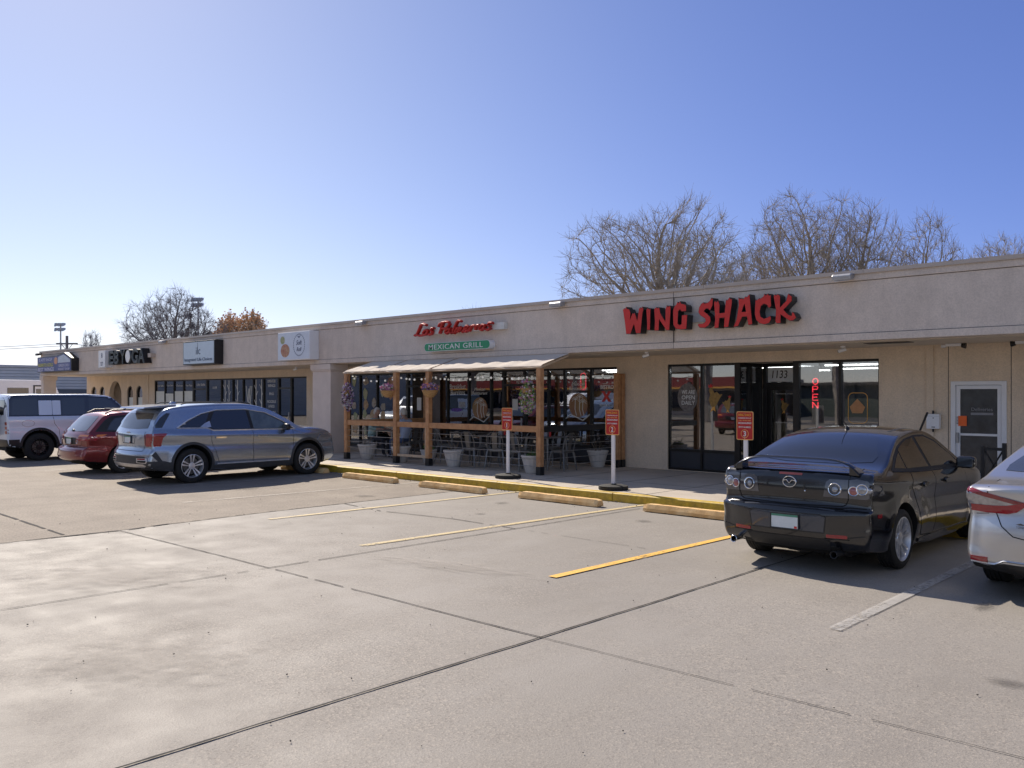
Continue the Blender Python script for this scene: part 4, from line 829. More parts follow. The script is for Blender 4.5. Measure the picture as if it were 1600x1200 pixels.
class Car:
    def __init__(s, name, label, cat, loc, P, mt, rz=0, group=None):
        s.P = P; s.root = empty(name, loc, rz, label, cat, group); s.mt = mt
        s.make_body()
    def S(s, y, z):
        P = s.P; w = P['w']; y0, y1 = P['y0'], P['y1']
        w -= P.get('tr', .05)*sstep((y0+.9-y)/.9)+P.get('tf', .10)*sstep((y-(y1-1.1))/1.1)
        zb = lerpk(P['belt'], y)
        w -= P.get('tuck', .05)*sstep((.48-z)/.28)
        w -= .022*math.exp(-((z-(zb-.28))/.10)**2)*P.get('scallop', 1)
        up = sstep((z-(zb-.09))/.13); w -= P.get('step', .045)*up+P.get('tum', .36)*max(0, z-zb)
        # wheel-arch blisters
        for ya in (0, P['wb']):
            d = math.hypot(y-ya, (z-.34)*1.0); w += P.get('blis', .014)*math.exp(-((d-.42)/.10)**2)*(1-up)
        return w
    def make_body(s):
        P = s.P; LP = crom(P['loop'], 230); zs = P.get('zs', .62)
        ys0, ys1 = P['y0']+.55, P['y1']-.55
        NU = 14; NF = 7; NS = 34; rows = []
        for (y, z, cr, rad) in LP:
            cr = max(0, cr); rad = max(.012, rad)
            t = (y-P['y0'])/(P['y1']-P['y0']); sy = ys0+(ys1-ys0)*max(0, min(1, (y-ys0)/(ys1-ys0))); sy = ys0+(ys1-ys0)*max(0, min(1, t*1.3-.15))
            sy = round(sy/.13)*.13; d = Vector((sy-y, zs-z)); L = d.length; d /= L
            if z > 1.0 and P['y0']+.25 < y < P['y1']-.8: dd = Vector((0, -1))   # crown of roof goes straight down
            else: dd = d
            ed = cr+rad; row = []
            ye, ze = y+dd.x*cr+d.x*rad, z+dd.y*cr+d.y*rad
            Xe = s.S(ye, ze)
            for i in range(NU):
                u = i/NU; k = cr*(u**2.4); row.append(((Xe-rad)*u, y+dd.x*k, z+dd.y*k))
            by, bz = y+dd.x*cr, z+dd.y*cr
            for i in range(NF+1):
                a = math.pi/2*i/NF; q = rad*(1-math.cos(a))
                row.append((Xe-rad+rad*math.sin(a), by+d.x*q, bz+d.y*q))
            d2 = Vector((sy-ye, zs-ze))
            for i in range(1, NS+1):
                k = i/NS; yy, zz = ye+d2.x*k, ze+d2.y*k; row.append((s.S(yy, zz), yy, zz))
            rows.append(row)
        n = len(rows); m = len(rows[0]); vs = []; fs = []; idx = {}
        for i in range(n):
            for j in range(m): idx[i, j, 1] = len(vs); vs.append(rows[i][j])
        for i in range(n):
            idx[i, 0, -1] = idx[i, 0, 1]
            for j in range(1, m): x, y, z = rows[i][j]; idx[i, j, -1] = len(vs); vs.append((-x, y, z))
        for i in range(n):
            k = (i+1) % n
            for j in range(m-1):
                fs.append((idx[i, j, 1], idx[i, j+1, 1], idx[k, j+1, 1], idx[k, j, 1]))
                fs.append((idx[k, j, -1], idx[k, j+1, -1], idx[i, j+1, -1], idx[i, j, -1]))
        me = bpy.data.meshes.new('body'); me.from_pydata(vs, [], fs)
        b = bmesh.new(); b.from_mesh(me); bmesh.ops.remove_doubles(b, verts=b.verts, dist=.0006)
        # close the little slit at the spine on each side
        bd = [e for e in b.edges if e.is_boundary]
        if bd: bmesh.ops.holes_fill(b, edges=bd, sides=0)
        bmesh.ops.recalc_face_normals(b, faces=b.faces); b.to_mesh(me)
        s.bvh = BVHTree.FromBMesh(b); b.free()
        me.materials.append(s.mt); me.materials.append(M_under)
        o = bpy.data.objects.new('body', me)
        c = MB(); R_ = P.get('arch', .37)
        for ya in (0, P['wb']):
            for sg in (-1, 1):
                x0, x1 = sg*.50, sg*1.3; n_ = 40
                pr = [(ya+R_*math.cos(2*math.pi*q/n_), P.get('zarch', P['tr_'])+R_*math.sin(2*math.pi*q/n_)) for q in range(n_)]
                c.plate(pr, (), o=(x0, 0, 0), u=(0, 1, 0), v=(0, 0, 1), d=(1, 0, 0), t=x1-x0)
        cm = bpy.data.meshes.new('cut'); cm.from_pydata([tuple(v) for v in c.v], [], c.f); b = bmesh.new(); b.from_mesh(cm); bmesh.ops.recalc_face_normals(b, faces=b.faces); b.to_mesh(cm); b.free()
        co = bpy.data.objects.new('cut', cm); COL.objects.link(o); COL.objects.link(co)
        md = o.modifiers.new('b', 'BOOLEAN'); md.object = co; md.operation = 'DIFFERENCE'; md.solver = 'EXACT'
        dg = bpy.context.evaluated_depsgraph_get(); nm = bpy.data.meshes.new_from_object(o.evaluated_get(dg)); o.modifiers.clear()
        print('BOOL', s.root.name, len(me.polygons), len(nm.polygons))
        if len(nm.polygons) > 1000: o.data = nm
        bpy.data.objects.remove(co)
        me = o.data; za = P.get('zarch', P['tr_'])
        for p in me.polygons:
            c_ = p.center; uu = 0
            if c_.z < zs_under(P) and p.normal.z < -.7: uu = 1
            for ya in (0, P['wb']):
                if abs(c_.x) < .505 and abs(p.normal.x) > .9 and math.hypot(c_.y-ya, c_.z-za) < R_+.01: uu = 1
                elif abs(math.hypot(c_.y-ya, c_.z-za)-R_) < .006 and abs(p.normal.x) < .25 and abs(c_.x) > .45: uu = 1
            p.material_index = uu
        me.polygons.foreach_set('use_smooth', [True]*len(me.polygons)); me.set_sharp_from_angle(angle=R(35))
        o.name = 'body'; o.parent = s.root; s.body = o
    def hit(s, ax, a, b_):
        if ax in 'LR':
            sg = 1 if ax == 'R' else -1; o = Vector((3*sg, a, b_)); d = Vector((-sg, 0, 0))
        elif ax == 'B': o = Vector((a, -4, b_)); d = Vector((0, 1, 0))
        elif ax == 'F': o = Vector((a, 9, b_)); d = Vector((0, -1, 0))
        else: o = Vector((a, b_, 4)); d = Vector((0, 0, -1))
        h = s.bvh.ray_cast(o, d)
        if h[0] is None or (h[0]-o).length > 8:
            q = o+d*(3 if ax in 'LR' else 4); q2 = Vector(q)
            if ax in 'LR': q2.x = sg*s.P['w']
            elif ax == 'B': q2.y = s.P['y0']
            elif ax == 'F': q2.y = s.P['y1']
            h = s.bvh.find_nearest(q2)
        n = h[1]; 
        if n.dot(d) > 0: n = -n
        return h[0], n
    def patch(s, ax, poly, name, m, off=.003, skirt=.012, step=.05, parent=None, holes=(), mirror=False, label=None, inset_n=True):
        if mirror: 
            s.patch(ax, poly, name, m, off, skirt, step, parent, holes)
            if ax == 'R': return s.patch('L', poly, name, m, off, skirt, step, parent, holes)
            return s.patch(ax, [(-a, b_) for a, b_ in poly], name, m, off, skirt, step, parent, [[(-a, b_) for a, b_ in h] for h in holes])
        bm = bmesh.new(); loops = [list(poly)]+[list(h) for h in holes]
        tri = tessellate_polygon([[Vector((a, b_, 0)) for a, b_ in lp] for lp in loops]); flat = [p for lp in loops for p in lp]
        V = [bm.verts.new((a, b_, 0)) for a, b_ in flat]
        for t in tri:
            try: bm.faces.new([V[i] for i in t])
            except ValueError: pass
        bmesh.ops.dissolve_limit(bm, angle_limit=.01, verts=bm.verts, edges=bm.edges)
        for k in (0, 1):
            lo = min(p[k] for p in flat); hi = max(p[k] for p in flat); n = max(1, int((hi-lo)/step)+1)
            for i in range(1, n):
                c = [0, 0, 0]; c[k] = lo+(hi-lo)*i/n; nn = [0, 0, 0]; nn[k] = 1
                bmesh.ops.bisect_plane(bm, geom=bm.verts[:]+bm.edges[:]+bm.faces[:], plane_co=c, plane_no=nn)
        mb = MB(); bm.verts.ensure_lookup_table(); bm.verts.index_update()
        P_ = []; N_ = []
        for v in bm.verts: h, n = s.hit(ax, v.co.x, v.co.y); P_.append(h+n*off); N_.append(n)
        fs = [tuple(v.index for v in f.verts) for f in bm.faces]; mb.add(P_, fs)
        if skirt:
            nb = len(mb.v); k = {}
            for e in bm.edges:
                if e.is_boundary:
                    for v in e.verts:
                        if v.index not in k: k[v.index] = len(mb.v); mb.v.append(tuple(P_[v.index]-N_[v.index]*(skirt)))
                    a, b_ = e.verts[0].index, e.verts[1].index; mb.f.append((a, b_, k[b_], k[a])); mb.mi.append(0)
        bm.free()
        return mb.build(name, m, parent or s.root, smooth=True, label=label)
    def ribbon(s, ax, path, w=.008, off=.0015, closed=False, mb=None, name='seam', m=None, parent=None, th=0, mirror=False):
        if mirror:
            s.ribbon(ax, path, w, off, closed, mb, name, m, parent, th)
            if ax == 'R': return s.ribbon('L', path, w, off, closed, mb, name, m, parent, th)
            return s.ribbon(ax, [(-a, b_) for a, b_ in path], w, off, closed, mb, name, m, parent, th)
        pts = []; path = list(path)+([path[0]] if closed else [])
        for (a, b_), (c, d) in zip(path, path[1:]):
            L = math.hypot(c-a, d-b_); k = max(1, int(L/.03))
            for i in range(k): pts.append((a+(c-a)*i/k, b_+(d-b_)*i/k))
        pts.append(path[-1]); own = mb is None; mb = mb or MB(); vs = []
        for i, p in enumerate(pts):
            q = pts[min(i+1, len(pts)-1)]; o = pts[max(0, i-1)]; dx, dy = q[0]-o[0], q[1]-o[1]; L = math.hypot(dx, dy) or 1; nx, ny = -dy/L*w/2, dx/L*w/2
            A, nA = s.hit(ax, p[0]+nx, p[1]+ny); Bq, nB = s.hit(ax, p[0]-nx, p[1]-ny)
            C, nC = s.hit(ax, p[0], p[1])
            vs += [A+nA*(off if not th else .0005), C+nC*(off+th), Bq+nB*(off if not th else .0005)]
        mb.add(vs, [f for i in range(len(pts)-1) for f in ((3*i, 3*i+1, 3*i+4, 3*i+3), (3*i+1, 3*i+2, 3*i+5, 3*i+4))])
        if own: return mb.build(name, m or M_seam, parent or s.root, recalc=False, smooth=bool(th))
    def loft(s, ax, lp, mb, off=0): pass
    def wheels(s, style, rt, wt=.215, rr=.22, xo=None, rimm=None, tf=None):
        P = s.P; xo = xo or P['w']-.012; pro = []
        for ya in (0, P['wb']):
            for sg in (-1, 1):
                T = MB(); x1 = xo; x0 = xo-wt; sw = rt-rr
                prof = [(rr-.01, x0+.02), (rr, x0+.008), (rr+sw*.35, x0-.004), (rt-.03, x0+.002), (rt-.008, x0+.018)]
                n_g = 4
                for g in range(n_g):
                    c0 = x0+.03+(wt-.06)*g/n_g; c1 = x0+.03+(wt-.06)*(g+1)/n_g; prof += [(rt, c0), (rt, c1-.012), (rt-.008, c1-.010), (rt-.008, c1-.002)]
                prof += [(rt, x1-.028), (rt-.008, x1-.016), (rt-.03, x1-.002), (rr+sw*.35, x1+.004), (rr, x1-.006), (rr-.01, x1-.02)]
                T.lathe([(r_, h*sg) for r_, h in prof], (0, 0, 0), 'x', 44)
                o = T.build('wheel', M_tyre, s.root, smooth=True); o.location = (0, ya, rt); 
                w = MB(); f = sg*(x1-.02)
                w.lathe([(rr+.006, sg*(x1-.008)), (rr-.008, sg*(x1-.004)), (rr-.014, sg*(x1-.02)), (rr-.03, sg*(x0+.06)), (rr-.03, sg*(x0+.03))], (0, 0, 0), 'x', 40)
                def spoke(pts, th=.022, z0=0, zr=0):
                    """polar outline [(r,angle)] made into a solid spoke, dished towards the hub"""
                    q = [(r_*math.cos(a), r_*math.sin(a)) for r_, a in pts]; N = len(q); vs = []
                    for k in (0, 1):
                        for (a, b_), (r_, an) in zip(q, pts):
                            dish = .030*(1-(r_/rr))**1.0; vs.append((f-sg*(dish+k*th+z0), a, b_))
                    tri = tessellate_polygon([[Vector((a, b_, 0)) for a, b_ in q]])
                    w.add(vs, [tuple(t) for t in tri]+[tuple(i+N for i in reversed(t)) for t in tri]+[(i, (i+1) % N, (i+1) % N+N, i+N) for i in range(N)])
                n = style['n']; ri = .055; ro = rr-.006
                for k in range(n):
                    A = 2*math.pi*k/n+.3
                    if style['t'] == 'twin':
                        for e in (-1, 1):
                            g = style['gap']; wdt = style['w']; sk = style.get('skew', 0)
                            pts = [(ri, A+e*.30-wdt*1.6), (ro, A+e*g-wdt+sk), (ro, A+e*g+wdt+sk), (ri, A+e*.30+wdt*1.6)]
                            spoke(pts)
                    else:
                        wdt = style['w']; spoke([(ri, A-wdt*2.4), (rr*.6, A-wdt*.8), (ro, A-wdt), (ro, A+wdt), (rr*.6, A+wdt*.8), (ri, A+wdt*2.4)])
                w.lathe([(.075, f-sg*.03), (.07, f-sg*.018), (.05, f-sg*.016), (0.0, f-sg*.012)], (0, 0, 0), 'x', 24)
                w.build('rim', rimm or M_rim, o, smooth=True)
                MB().lathe([(rr-.07, sg*(x1-.10)), (rr-.07, sg*(x1-.09)), (.06, sg*(x1-.09))], (0, 0, 0), 'x', 30).build('brake_disc', M_brake, o, smooth=True)
                MB().lathe([(.001, sg*(x1-.135)), (rr-.02, sg*(x1-.135))], (0, 0, 0), 'x', 24).build('barrel_back', M_under, o)
    def rbox(s, name, m, c, size, r=.03, parent=None, rot=None):
        mb = MB(); n = 10
        def se(v, p): return math.copysign(abs(v)**p, v)
        N = 24; M_ = 14; p = r
        vs = []; fs = []
        for i in range(M_+1):
            a = -math.pi/2+math.pi*i/M_
            for j in range(N):
                b_ = 2*math.pi*j/N
                q = Vector((size[0]/2*se(math.cos(a), p)*se(math.cos(b_), p), size[1]/2*se(math.cos(a), p)*se(math.sin(b_), p), size[2]/2*se(math.sin(a), p)))
                if rot: q = Matrix.Rotation(rot[0], 3, rot[1]) @ q
                vs.append(tuple(q+Vector(c)))
        for i in range(M_):
            for j in range(N): fs.append((i*N+j, i*N+(j+1) % N, (i+1)*N+(j+1) % N, (i+1)*N+j))
        return mb.add(vs, fs).build(name, m, parent or s.root, smooth=True)
    def mirrors(s, y, z, m, x=None, sz=(.22, .12, .15)):
        x = x or s.S(y, z)
        for sg in (-1, 1):
            s.rbox('wing_mirror', m, (sg*(x+.12), y, z+.03), sz, .55)
            MB().box(sg*(x+.12)-.085, sg*(x+.12)+.085, y-sz[1]/2-.001, y-sz[1]/2+.006, z-.025, z+.085).build('mirror_glass', M_glassm, s.root, bevel=.004)
    def plate_(s, x, z, w=.305, h=.152, txt=None, m=None, y=None, tilt=0):
        h_, n = s.hit('B', x, z); y = (h_.y if y is None else y)-.012
        o = MB().box(x-w/2, x+w/2, y-.004, y, z-h/2, z+h/2).build('licence_plate', m or M_plate, s.root, bevel=.003)
        MB().box(x-w/2+.006, x+w/2-.006, y-.0065, y-.0045, z+h/2-.028, z+h/2-.006).build('plate_band', mat('plate_green', (.08, .26, .17), .5), o)
        MB().box(x+w/2-.045, x+w/2-.015, y-.0065, y-.0045, z-h/2+.008, z-h/2+.03).build('plate_sticker', M_red, o)
        MB().plate(rect(x-w/2-.006, x+w/2+.006, z-h/2-.006, z+h/2+.006), [rect(x-w/2+.005, x+w/2-.005, z-h/2+.005, z+h/2-.005)], o=(0, y-.007, 0), t=.008).build('plate_frame', M_trim, o)
        return o
def zs_under(P): return .5

# ---- black sedan
mz = dict(w=.875, wb=2.64, y0=-.985, y1=3.52, tr_=.317, arch=.365, zarch=.345, tr=.05, tf=.13, tuck=.05, step=.05, tum=.47, blis=.016, scallop=.8,
  belt=[(-.9, 1.06), (-.3, 1.02), (.6, .98), (2.4, .93)],
  loop=[(-.62, .22, .02, .04), (-.86, .25, .06, .06), (-.955, .36, .12, .08), (-.985, .52, .14, .10), (-.985, .62, .13, .08), (-.965, .672, .12, .06), (-.91, .692, .11, .06), (-.882, .735, .10, .06), (-.882, .82, .10, .06), (-.880, .90, .10, .06), (-.866, .975, .10, .05), (-.845, 1.035, .09, .045), (-.76, 1.062, .03, .05), (-.50, 1.082, .02, .06),
        (-.30, 1.13, .02, .05), (.02, 1.285, .04, .05), (.40, 1.415, .04, .05), (.80, 1.47, .035, .06), (1.20, 1.475, .035, .06), (1.55, 1.43, .04, .05), (2.0, 1.23, .06, .04), (2.42, 1.03, .08, .04), (2.75, .96, .04, .07), (3.15, .86, .06, .10), (3.42, .70, .14, .12), (3.52, .52, .18, .12), (3.50, .32, .16, .08), (3.3, .20, .08, .05), (2.0, .19, .01, .03), (.8, .19, .01, .03)])
M_mz = paint('paint_black', (.006, .006, .008), .1, .2, dirt=.02)
c = Car('parked_car', 'glossy black sedan with a boot spoiler, parked facing the wing shop', 'car', (-4.17, 9.55, 0), mz, M_mz)
c.wheels(dict(n=5, t='twin', gap=.21, w=.085, skew=.10), .317, .205, .236)
# glass
side_glass = [(-.12, 1.075), (.10, 1.17), (.32, 1.25), (.62, 1.315), (.95, 1.345), (1.25, 1.34), (1.55, 1.27), (1.95, 1.09), (2.10, 1.00), (1.5, 1.015), (.6, 1.035)]
c.patch('R', [(-.20, 1.055), (.02, 1.18), (.28, 1.285), (.60, 1.355), (.95, 1.388), (1.28, 1.382), (1.60, 1.305), (2.02, 1.085), (2.20, .97), (1.5, .985), (.6, 1.01)], 'window_surround', M_trim, .002, mirror=True)
for nm, pl in (('quarter_window', [(-.10, 1.075), (.06, 1.155), (.22, 1.222), (.235, 1.05)]), ('window', [(.265, 1.05), (.25, 1.25), (.45, 1.305), (.62, 1.34), (.86, 1.36), (.96, 1.032)]), ('window', [(1.04, 1.03), (.95, 1.363), (1.25, 1.36), (1.55, 1.29), (1.95, 1.10), (2.06, 1.01)])):
    c.patch('R', pl, nm, M_glassd, .006, mirror=True)
rg = [(-.63, 1.135), (-.64, 1.19), (-.56, 1.28), (-.48, 1.375), (-.2, 1.395), (.2, 1.395), (.48, 1.375), (.56, 1.28), (.64, 1.19), (.63, 1.135), (.3, 1.112), (-.3, 1.112)]
c.patch('B', rg, 'rear_window', M_glassd, .004)
c.patch('F', [(-.62, 1.08), (-.5, 1.36), (0, 1.385), (.5, 1.36), (.62, 1.08), (0, 1.05)], 'windscreen', M_glassd, .004)
# doors
RD = [(.30, .985), (.22, .86), (.38, .70), (.47, .48), (.56, .30), (.98, .28), (.98, 1.00)]
FD = [(.995, 1.0), (.995, .28), (2.12, .28), (2.16, .6), (2.12, .955)]
c.patch('R', RD, 'door', M_mz, .0035, .004, mirror=True); c.patch('R', FD, 'door', M_mz, .0035, .004, mirror=True)
for pth in ([(.25, 1.24), (.30, .99), (.215, .86), (.375, .70), (.465, .48), (.555, .293), (.985, .272), (.987, 1.02)], [(.987, .272), (2.13, .273), (2.168, .6), (2.125, .97)]): c.ribbon('R', pth, .010, .001, mirror=True)
for y_ in (.52, 1.25): c.patch('R', rrect(y_-.0, y_+.19, .845, .878, .015), 'door_handle', M_mz, .035, .02, mirror=True); c.patch('R', ell(y_+.09, .86, .10, .035, 16), 'handle_recess', M_trim, .0045, .003, mirror=True)
c.ribbon('R', [(-.18, 1.045), (.6, 1.0), (1.5, .975), (2.2, .955)], .014, .006, name='belt_moulding', m=M_trim, mirror=True)
c.patch('R', [(.45, .20), (2.22, .20), (2.22, .275), (.45, .275)], 'side_skirt', M_mz, .02, .04, mirror=True)
for sg in (1, -1):
    a_ = c.hit('R' if sg > 0 else 'L', .0, .9)
# rear lamps
inner = [(-.36, .80), (-.40, .97), (-.60, .975), (-.615, .80)]
c.patch('B', [(.36, .805), (.385, .955), (.42, .985), (.60, .985), (.60, .80)], 'tail_lamp_inner', M_lampk, .005, mirror=True)
c.patch('B', [(.612, .80), (.612, .985), (.68, .995), (.78, .98), (.845, .93), (.845, .83), (.77, .795)], 'tail_lamp', M_lampk, .008, mirror=True)
def ring(cx, cz, r_, tube, m, nm='lamp_ring', off=.012):
    for sg in (-1, 1):
        h_, n_ = c.hit('B', sg*cx, cz); t1 = Vector((1, 0, 0)); t1 = (t1-n_*t1.dot(n_)).normalized(); t2 = n_.cross(t1)
        p = [h_+n_*off+(t1*math.cos(q)+t2*math.sin(q))*r_ for q in [2*math.pi*k/24 for k in range(25)]]
        MB().tube(p, tube, 6, cap=False).build(nm, m, c.root, smooth=True)
        p = []
c.patch('R', [(-.80, .83), (-.80, .955), (-.66, .935), (-.57, .895), (-.66, .845)], 'tail_lamp_wrap', M_lampk, .006, mirror=True)
ring(.475, .885, .060, .008, M_chrome); ring(.475, .885, .036, .004, M_lampk)
def disc(cx, cz, r_, m, nm, off=.010, dome=.02, both=True):
    for sg in ((-1, 1) if both else (1,)):
        h_, n_ = c.hit('B', sg*cx, cz); t1 = Vector((1, 0, 0)); t1 = (t1-n_*t1.dot(n_)).normalized(); t2 = n_.cross(t1); vs = []; fs = []
        for i, (rr_, hh) in enumerate(((r_, 0), (r_*.8, dome*.6), (r_*.4, dome*.95))):
            for k in range(20): a = 2*math.pi*k/20; vs.append(h_+n_*(off+hh)+(t1*math.cos(a)+t2*math.sin(a))*rr_)
        vs.append(h_+n_*(off+dome)); 
        for i in range(2):
            for k in range(20): fs.append((i*20+k, i*20+(k+1) % 20, (i+1)*20+(k+1) % 20, (i+1)*20+k))
        fs += [(40+k, 40+(k+1) % 20, 60) for k in range(20)]
        MB().add(vs, fs).build(nm, m, c.root, smooth=True)
disc(.475, .885, .034, M_lampc, 'reverse_lamp', .006, .006)
disc(.655, .875, .044, mat('lamp_pink', (.34, .12, .12), .15, .4, coat=1), 'brake_lamp', .008, .012); ring(.655, .875, .046, .006, M_chrome)
disc(.735, .895, .050, M_lampc, 'brake_lamp', .010, .014); disc(.80, .885, .030, M_lampc, 'turn_lamp', .006, .01); ring(.735, .895, .052, .006, M_chrome, off=.016)
# boot lid, seams, spoiler, badge, bumper furniture
c.ribbon('B', [(-.62, 1.08), (-.612, .99), (-.610, .80), (-.585, .735), (-.55, .715), (0, .705), (.55, .715), (.585, .735), (.610, .80), (.612, .99), (.62, 1.08)], .010, .002)
c.ribbon('B', [(-.80, .70), (-.62, .705), (-.55, .695), (.55, .695), (.62, .705), (.80, .70)], .010, .002)
c.patch('B', [(-.40, .44), (.40, .44), (.42, .60), (.36, .625), (-.36, .625), (-.42, .60)], 'plate_recess', mat('recess_blue_reflection', (.030, .038, .055), .25, var=.1, coat=1), .003, .003); c.ribbon('B', [(-.40, .44), (.40, .44), (.42, .60), (.36, .625), (-.36, .625), (-.42, .60)], .012, .004, closed=True, m=M_trim)  # blue in the recess colour stands in for a reflection
c.plate_(0, .53)
c.ribbon('T', [(-.5, -.905), (0, -.925), (.5, -.905)], .03, .002, m=M_mz, name='bumper_step', th=.004)
for x0, x1 in ((-.62, -.42), (.42, .62)): c.patch('B', rrect(x0, x1, .395, .43, .012), 'reflector', M_lampr, .006); c.ribbon('B', [(x0-.02, .385), (x1+.02, .385)], .008, .003)
c.patch('R', rrect(-.66, -.57, .60, .64, .012), 'side_marker', M_lampr, .006, mirror=True)
c.patch('B', [(-.42, .25), (.42, .25), (.46, .36), (.38, .375), (-.38, .375), (-.46, .36)], 'diffuser', M_trim, .006)
c.ribbon('B', [(-.78, .43), (-.46, .375), (.46, .375), (.78, .43)], .010, .004, m=M_trim)
c.patch('B', rrect(-.13, .13, 1.008, 1.03, .01), 'high_brake_lamp', mat('lamp_dull_red', (.22, .05, .05), .3), .004)
sp = MB(); N = 26; vs = []; prof = [(.0, .0), (-.05, .018), (-.13, .014), (-.145, 0), (-.10, -.012), (-.02, -.014)]
for i in range(N+1):
    u = -1+2*i/N; x = u*.70; lift = .105*(1-abs(u)**5)+.0; y = -.66+.02*(1-u*u); z = 1.075+lift-.035*abs(u)**8
    for a, b_ in prof: vs.append((x, y+a-.05*(1-u*u)*0, z+b_))
fs = [(i*6+j, i*6+(j+1) % 6, (i+1)*6+(j+1) % 6, (i+1)*6+j) for i in range(N) for j in range(6)]+[tuple(range(6)), tuple(N*6+j for j in range(6))]
sp.add(vs, fs).build('spoiler', M_mz, c.root, smooth=True)
for sg in (-1, 1): MB().plate([(.60, 1.035), (.70, 1.03), (.705, 1.06), (.66, 1.10), (.60, 1.12)], (), o=(0, -.79, 0), u=(sg, 0, 0), t=.13).build('spoiler_foot', M_mz, c.root, smooth=True)
k = MB(); yb = c.hit('B', 0, .90)[0].y-.006
k.tube([(.072*math.cos(2*math.pi*q/28), yb, .935+.056*math.sin(2*math.pi*q/28)) for q in range(29)], .006, 6)
k.tube([(-.068, yb-.002, .945), (-.03, yb-.004, .955), (0, yb-.004, .92), (.03, yb-.004, .955), (.068, yb-.002, .945)], .006, 6)
k.build('emblem', M_chrome, c.root, smooth=True)
MB().sphere((.17, c.hit('B', .17, .85)[0].y-.002, .85), .010).build('key_lock', M_chrome, c.root)
for x in (-.60, .52): MB().lathe([(.036, -.16), (.040, -.165), (.036, -.17), (.030, -.165), (.028, .1)], (x, -.82, .275 if x < 0 else .235), 'y', 20).build('exhaust_tip' if x < 0 else 'tow_loop', M_chrome if x < 0 else M_trim, c.root, smooth=True)
c.mirrors(1.98, 1.0, M_mz)
MB().lathe([(.03, 0), (.022, .02), (.0, .03)], (0, .62, 1.452), n=14).tube([(0, .62, 1.47), (0, .54, 1.53), (0, .34, 1.62)], [.006, .005, .0025], 6).build('aerial', M_black, c.root, smooth=True)
MB().tube([(.25, 2.30, 1.13), (.30, 2.15, 1.36), (.45, 1.98, 1.60)], .010, 6).tube([(.29, 2.16, 1.33), (.47, 1.96, 1.63)], .016, 4).build('wiper', M_black, c.root, label='windscreen wiper arm lifted away from the glass')
c.patch('T', [(-.50, .62), (-.50, 1.5), (-.46, 1.5), (-.46, .62)], 'roof_channel', M_trim, .001, .002, mirror=True)
MB().box(-.55, .55, -.6, -.3, .17, .26).box(-.04, .04, -.3, 2.5, .16, .22).tube([(-.6, 0, .317), (.6, 0, .317)], .035, 8).tube([(-.6, -.75, .27), (-.45, -.3, .24), (-.3, .6, .2)], .03, 8).build('underbody', M_under, c.root)

# ---- silver sedan at the right edge
ca = dict(w=.915, wb=2.825, y0=-1.10, y1=3.74, tr_=.335, arch=.385, zarch=.36, tr=.07, tf=.13, tuck=.05, step=.05, tum=.46, blis=.014, scallop=.8,
  belt=[(-1, 1.03), (-.3, 1.0), (.6, .97), (2.4, .93)],
  loop=[(-.62, .22, .02, .04), (-.90, .23, .06, .05), (-1.04, .30, .10, .07), (-1.075, .42, .14, .09), (-1.10, .55, .16, .10), (-1.09, .68, .16, .10), (-1.05, .80, .15, .08), (-1.045, .90, .15, .08), (-1.06, .98, .14, .06), (-1.05, 1.03, .12, .045), (-.95, 1.05, .05, .05), (-.55, 1.075, .02, .06),
        (-.32, 1.13, .02, .05), (.05, 1.27, .04, .05), (.45, 1.385, .04, .05), (.90, 1.435, .035, .06), (1.30, 1.435, .035, .06), (1.70, 1.385, .04, .05), (2.15, 1.20, .06, .04), (2.58, 1.01, .08, .04), (2.95, .94, .04, .07), (3.40, .83, .06, .10), (3.66, .68, .14, .12), (3.74, .50, .18, .12), (3.70, .30, .16, .08), (3.5, .20, .08, .05), (2.0, .19, .01, .03), (.8, .19, .01, .03)])
M_ca = paint('paint_silver', (.50, .51, .53), .8, .30)
c = Car('parked_car', 'silver sedan cut off by the right edge, parked beside the black sedan', 'car', (-1.60, 9.62, 0), ca, M_ca)
c.wheels(dict(n=5, t='twin', gap=.19, w=.07), .335, .215, .225)
c.patch('R', [(-.35, 1.04), (.0, 1.19), (.30, 1.29), (.65, 1.345), (1.0, 1.355), (1.38, 1.35), (1.75, 1.26), (2.2, 1.06), (2.36, .955), (1.5, .975), (.6, .995)], 'window_surround', M_trim, .002, mirror=True)
for nm, pl in (('window', [(-.15, 1.055), (.15, 1.20), (.45, 1.29), (.65, 1.325), (.92, 1.335), (1.02, 1.005)]), ('window', [(1.10, 1.0), (1.01, 1.338), (1.38, 1.33), (1.72, 1.25), (2.13, 1.07), (2.22, .985)])): c.patch('R', pl, nm, M_glassd, .006, mirror=True)
c.patch('B', [(-.68, 1.125), (-.68, 1.17), (-.57, 1.30), (-.50, 1.355), (-.2, 1.375), (.2, 1.375), (.50, 1.355), (.57, 1.30), (.68, 1.17), (.68, 1.125), (.3, 1.115), (-.3, 1.115)], 'rear_window', M_glassm, .004)
c.patch('F', [(-.62, 1.08), (-.5, 1.35), (0, 1.37), (.5, 1.35), (.62, 1.08), (0, 1.05)], 'windscreen', M_glassd, .004)
for pth in ([(.25, 1.24), (.30, .99), (.24, .86), (.42, .70), (.50, .48), (.60, .28), (1.05, .27), (1.05, 1.0)], [(1.05, .27), (2.25, .27), (2.29, .6), (2.25, .95)]): c.ribbon('R', pth, .008, .001, mirror=True)
for y_ in (.55, 1.30): c.patch('R', rrect(y_, y_+.19, .845, .878, .015), 'door_handle', M_chrome, .035, .02, mirror=True)
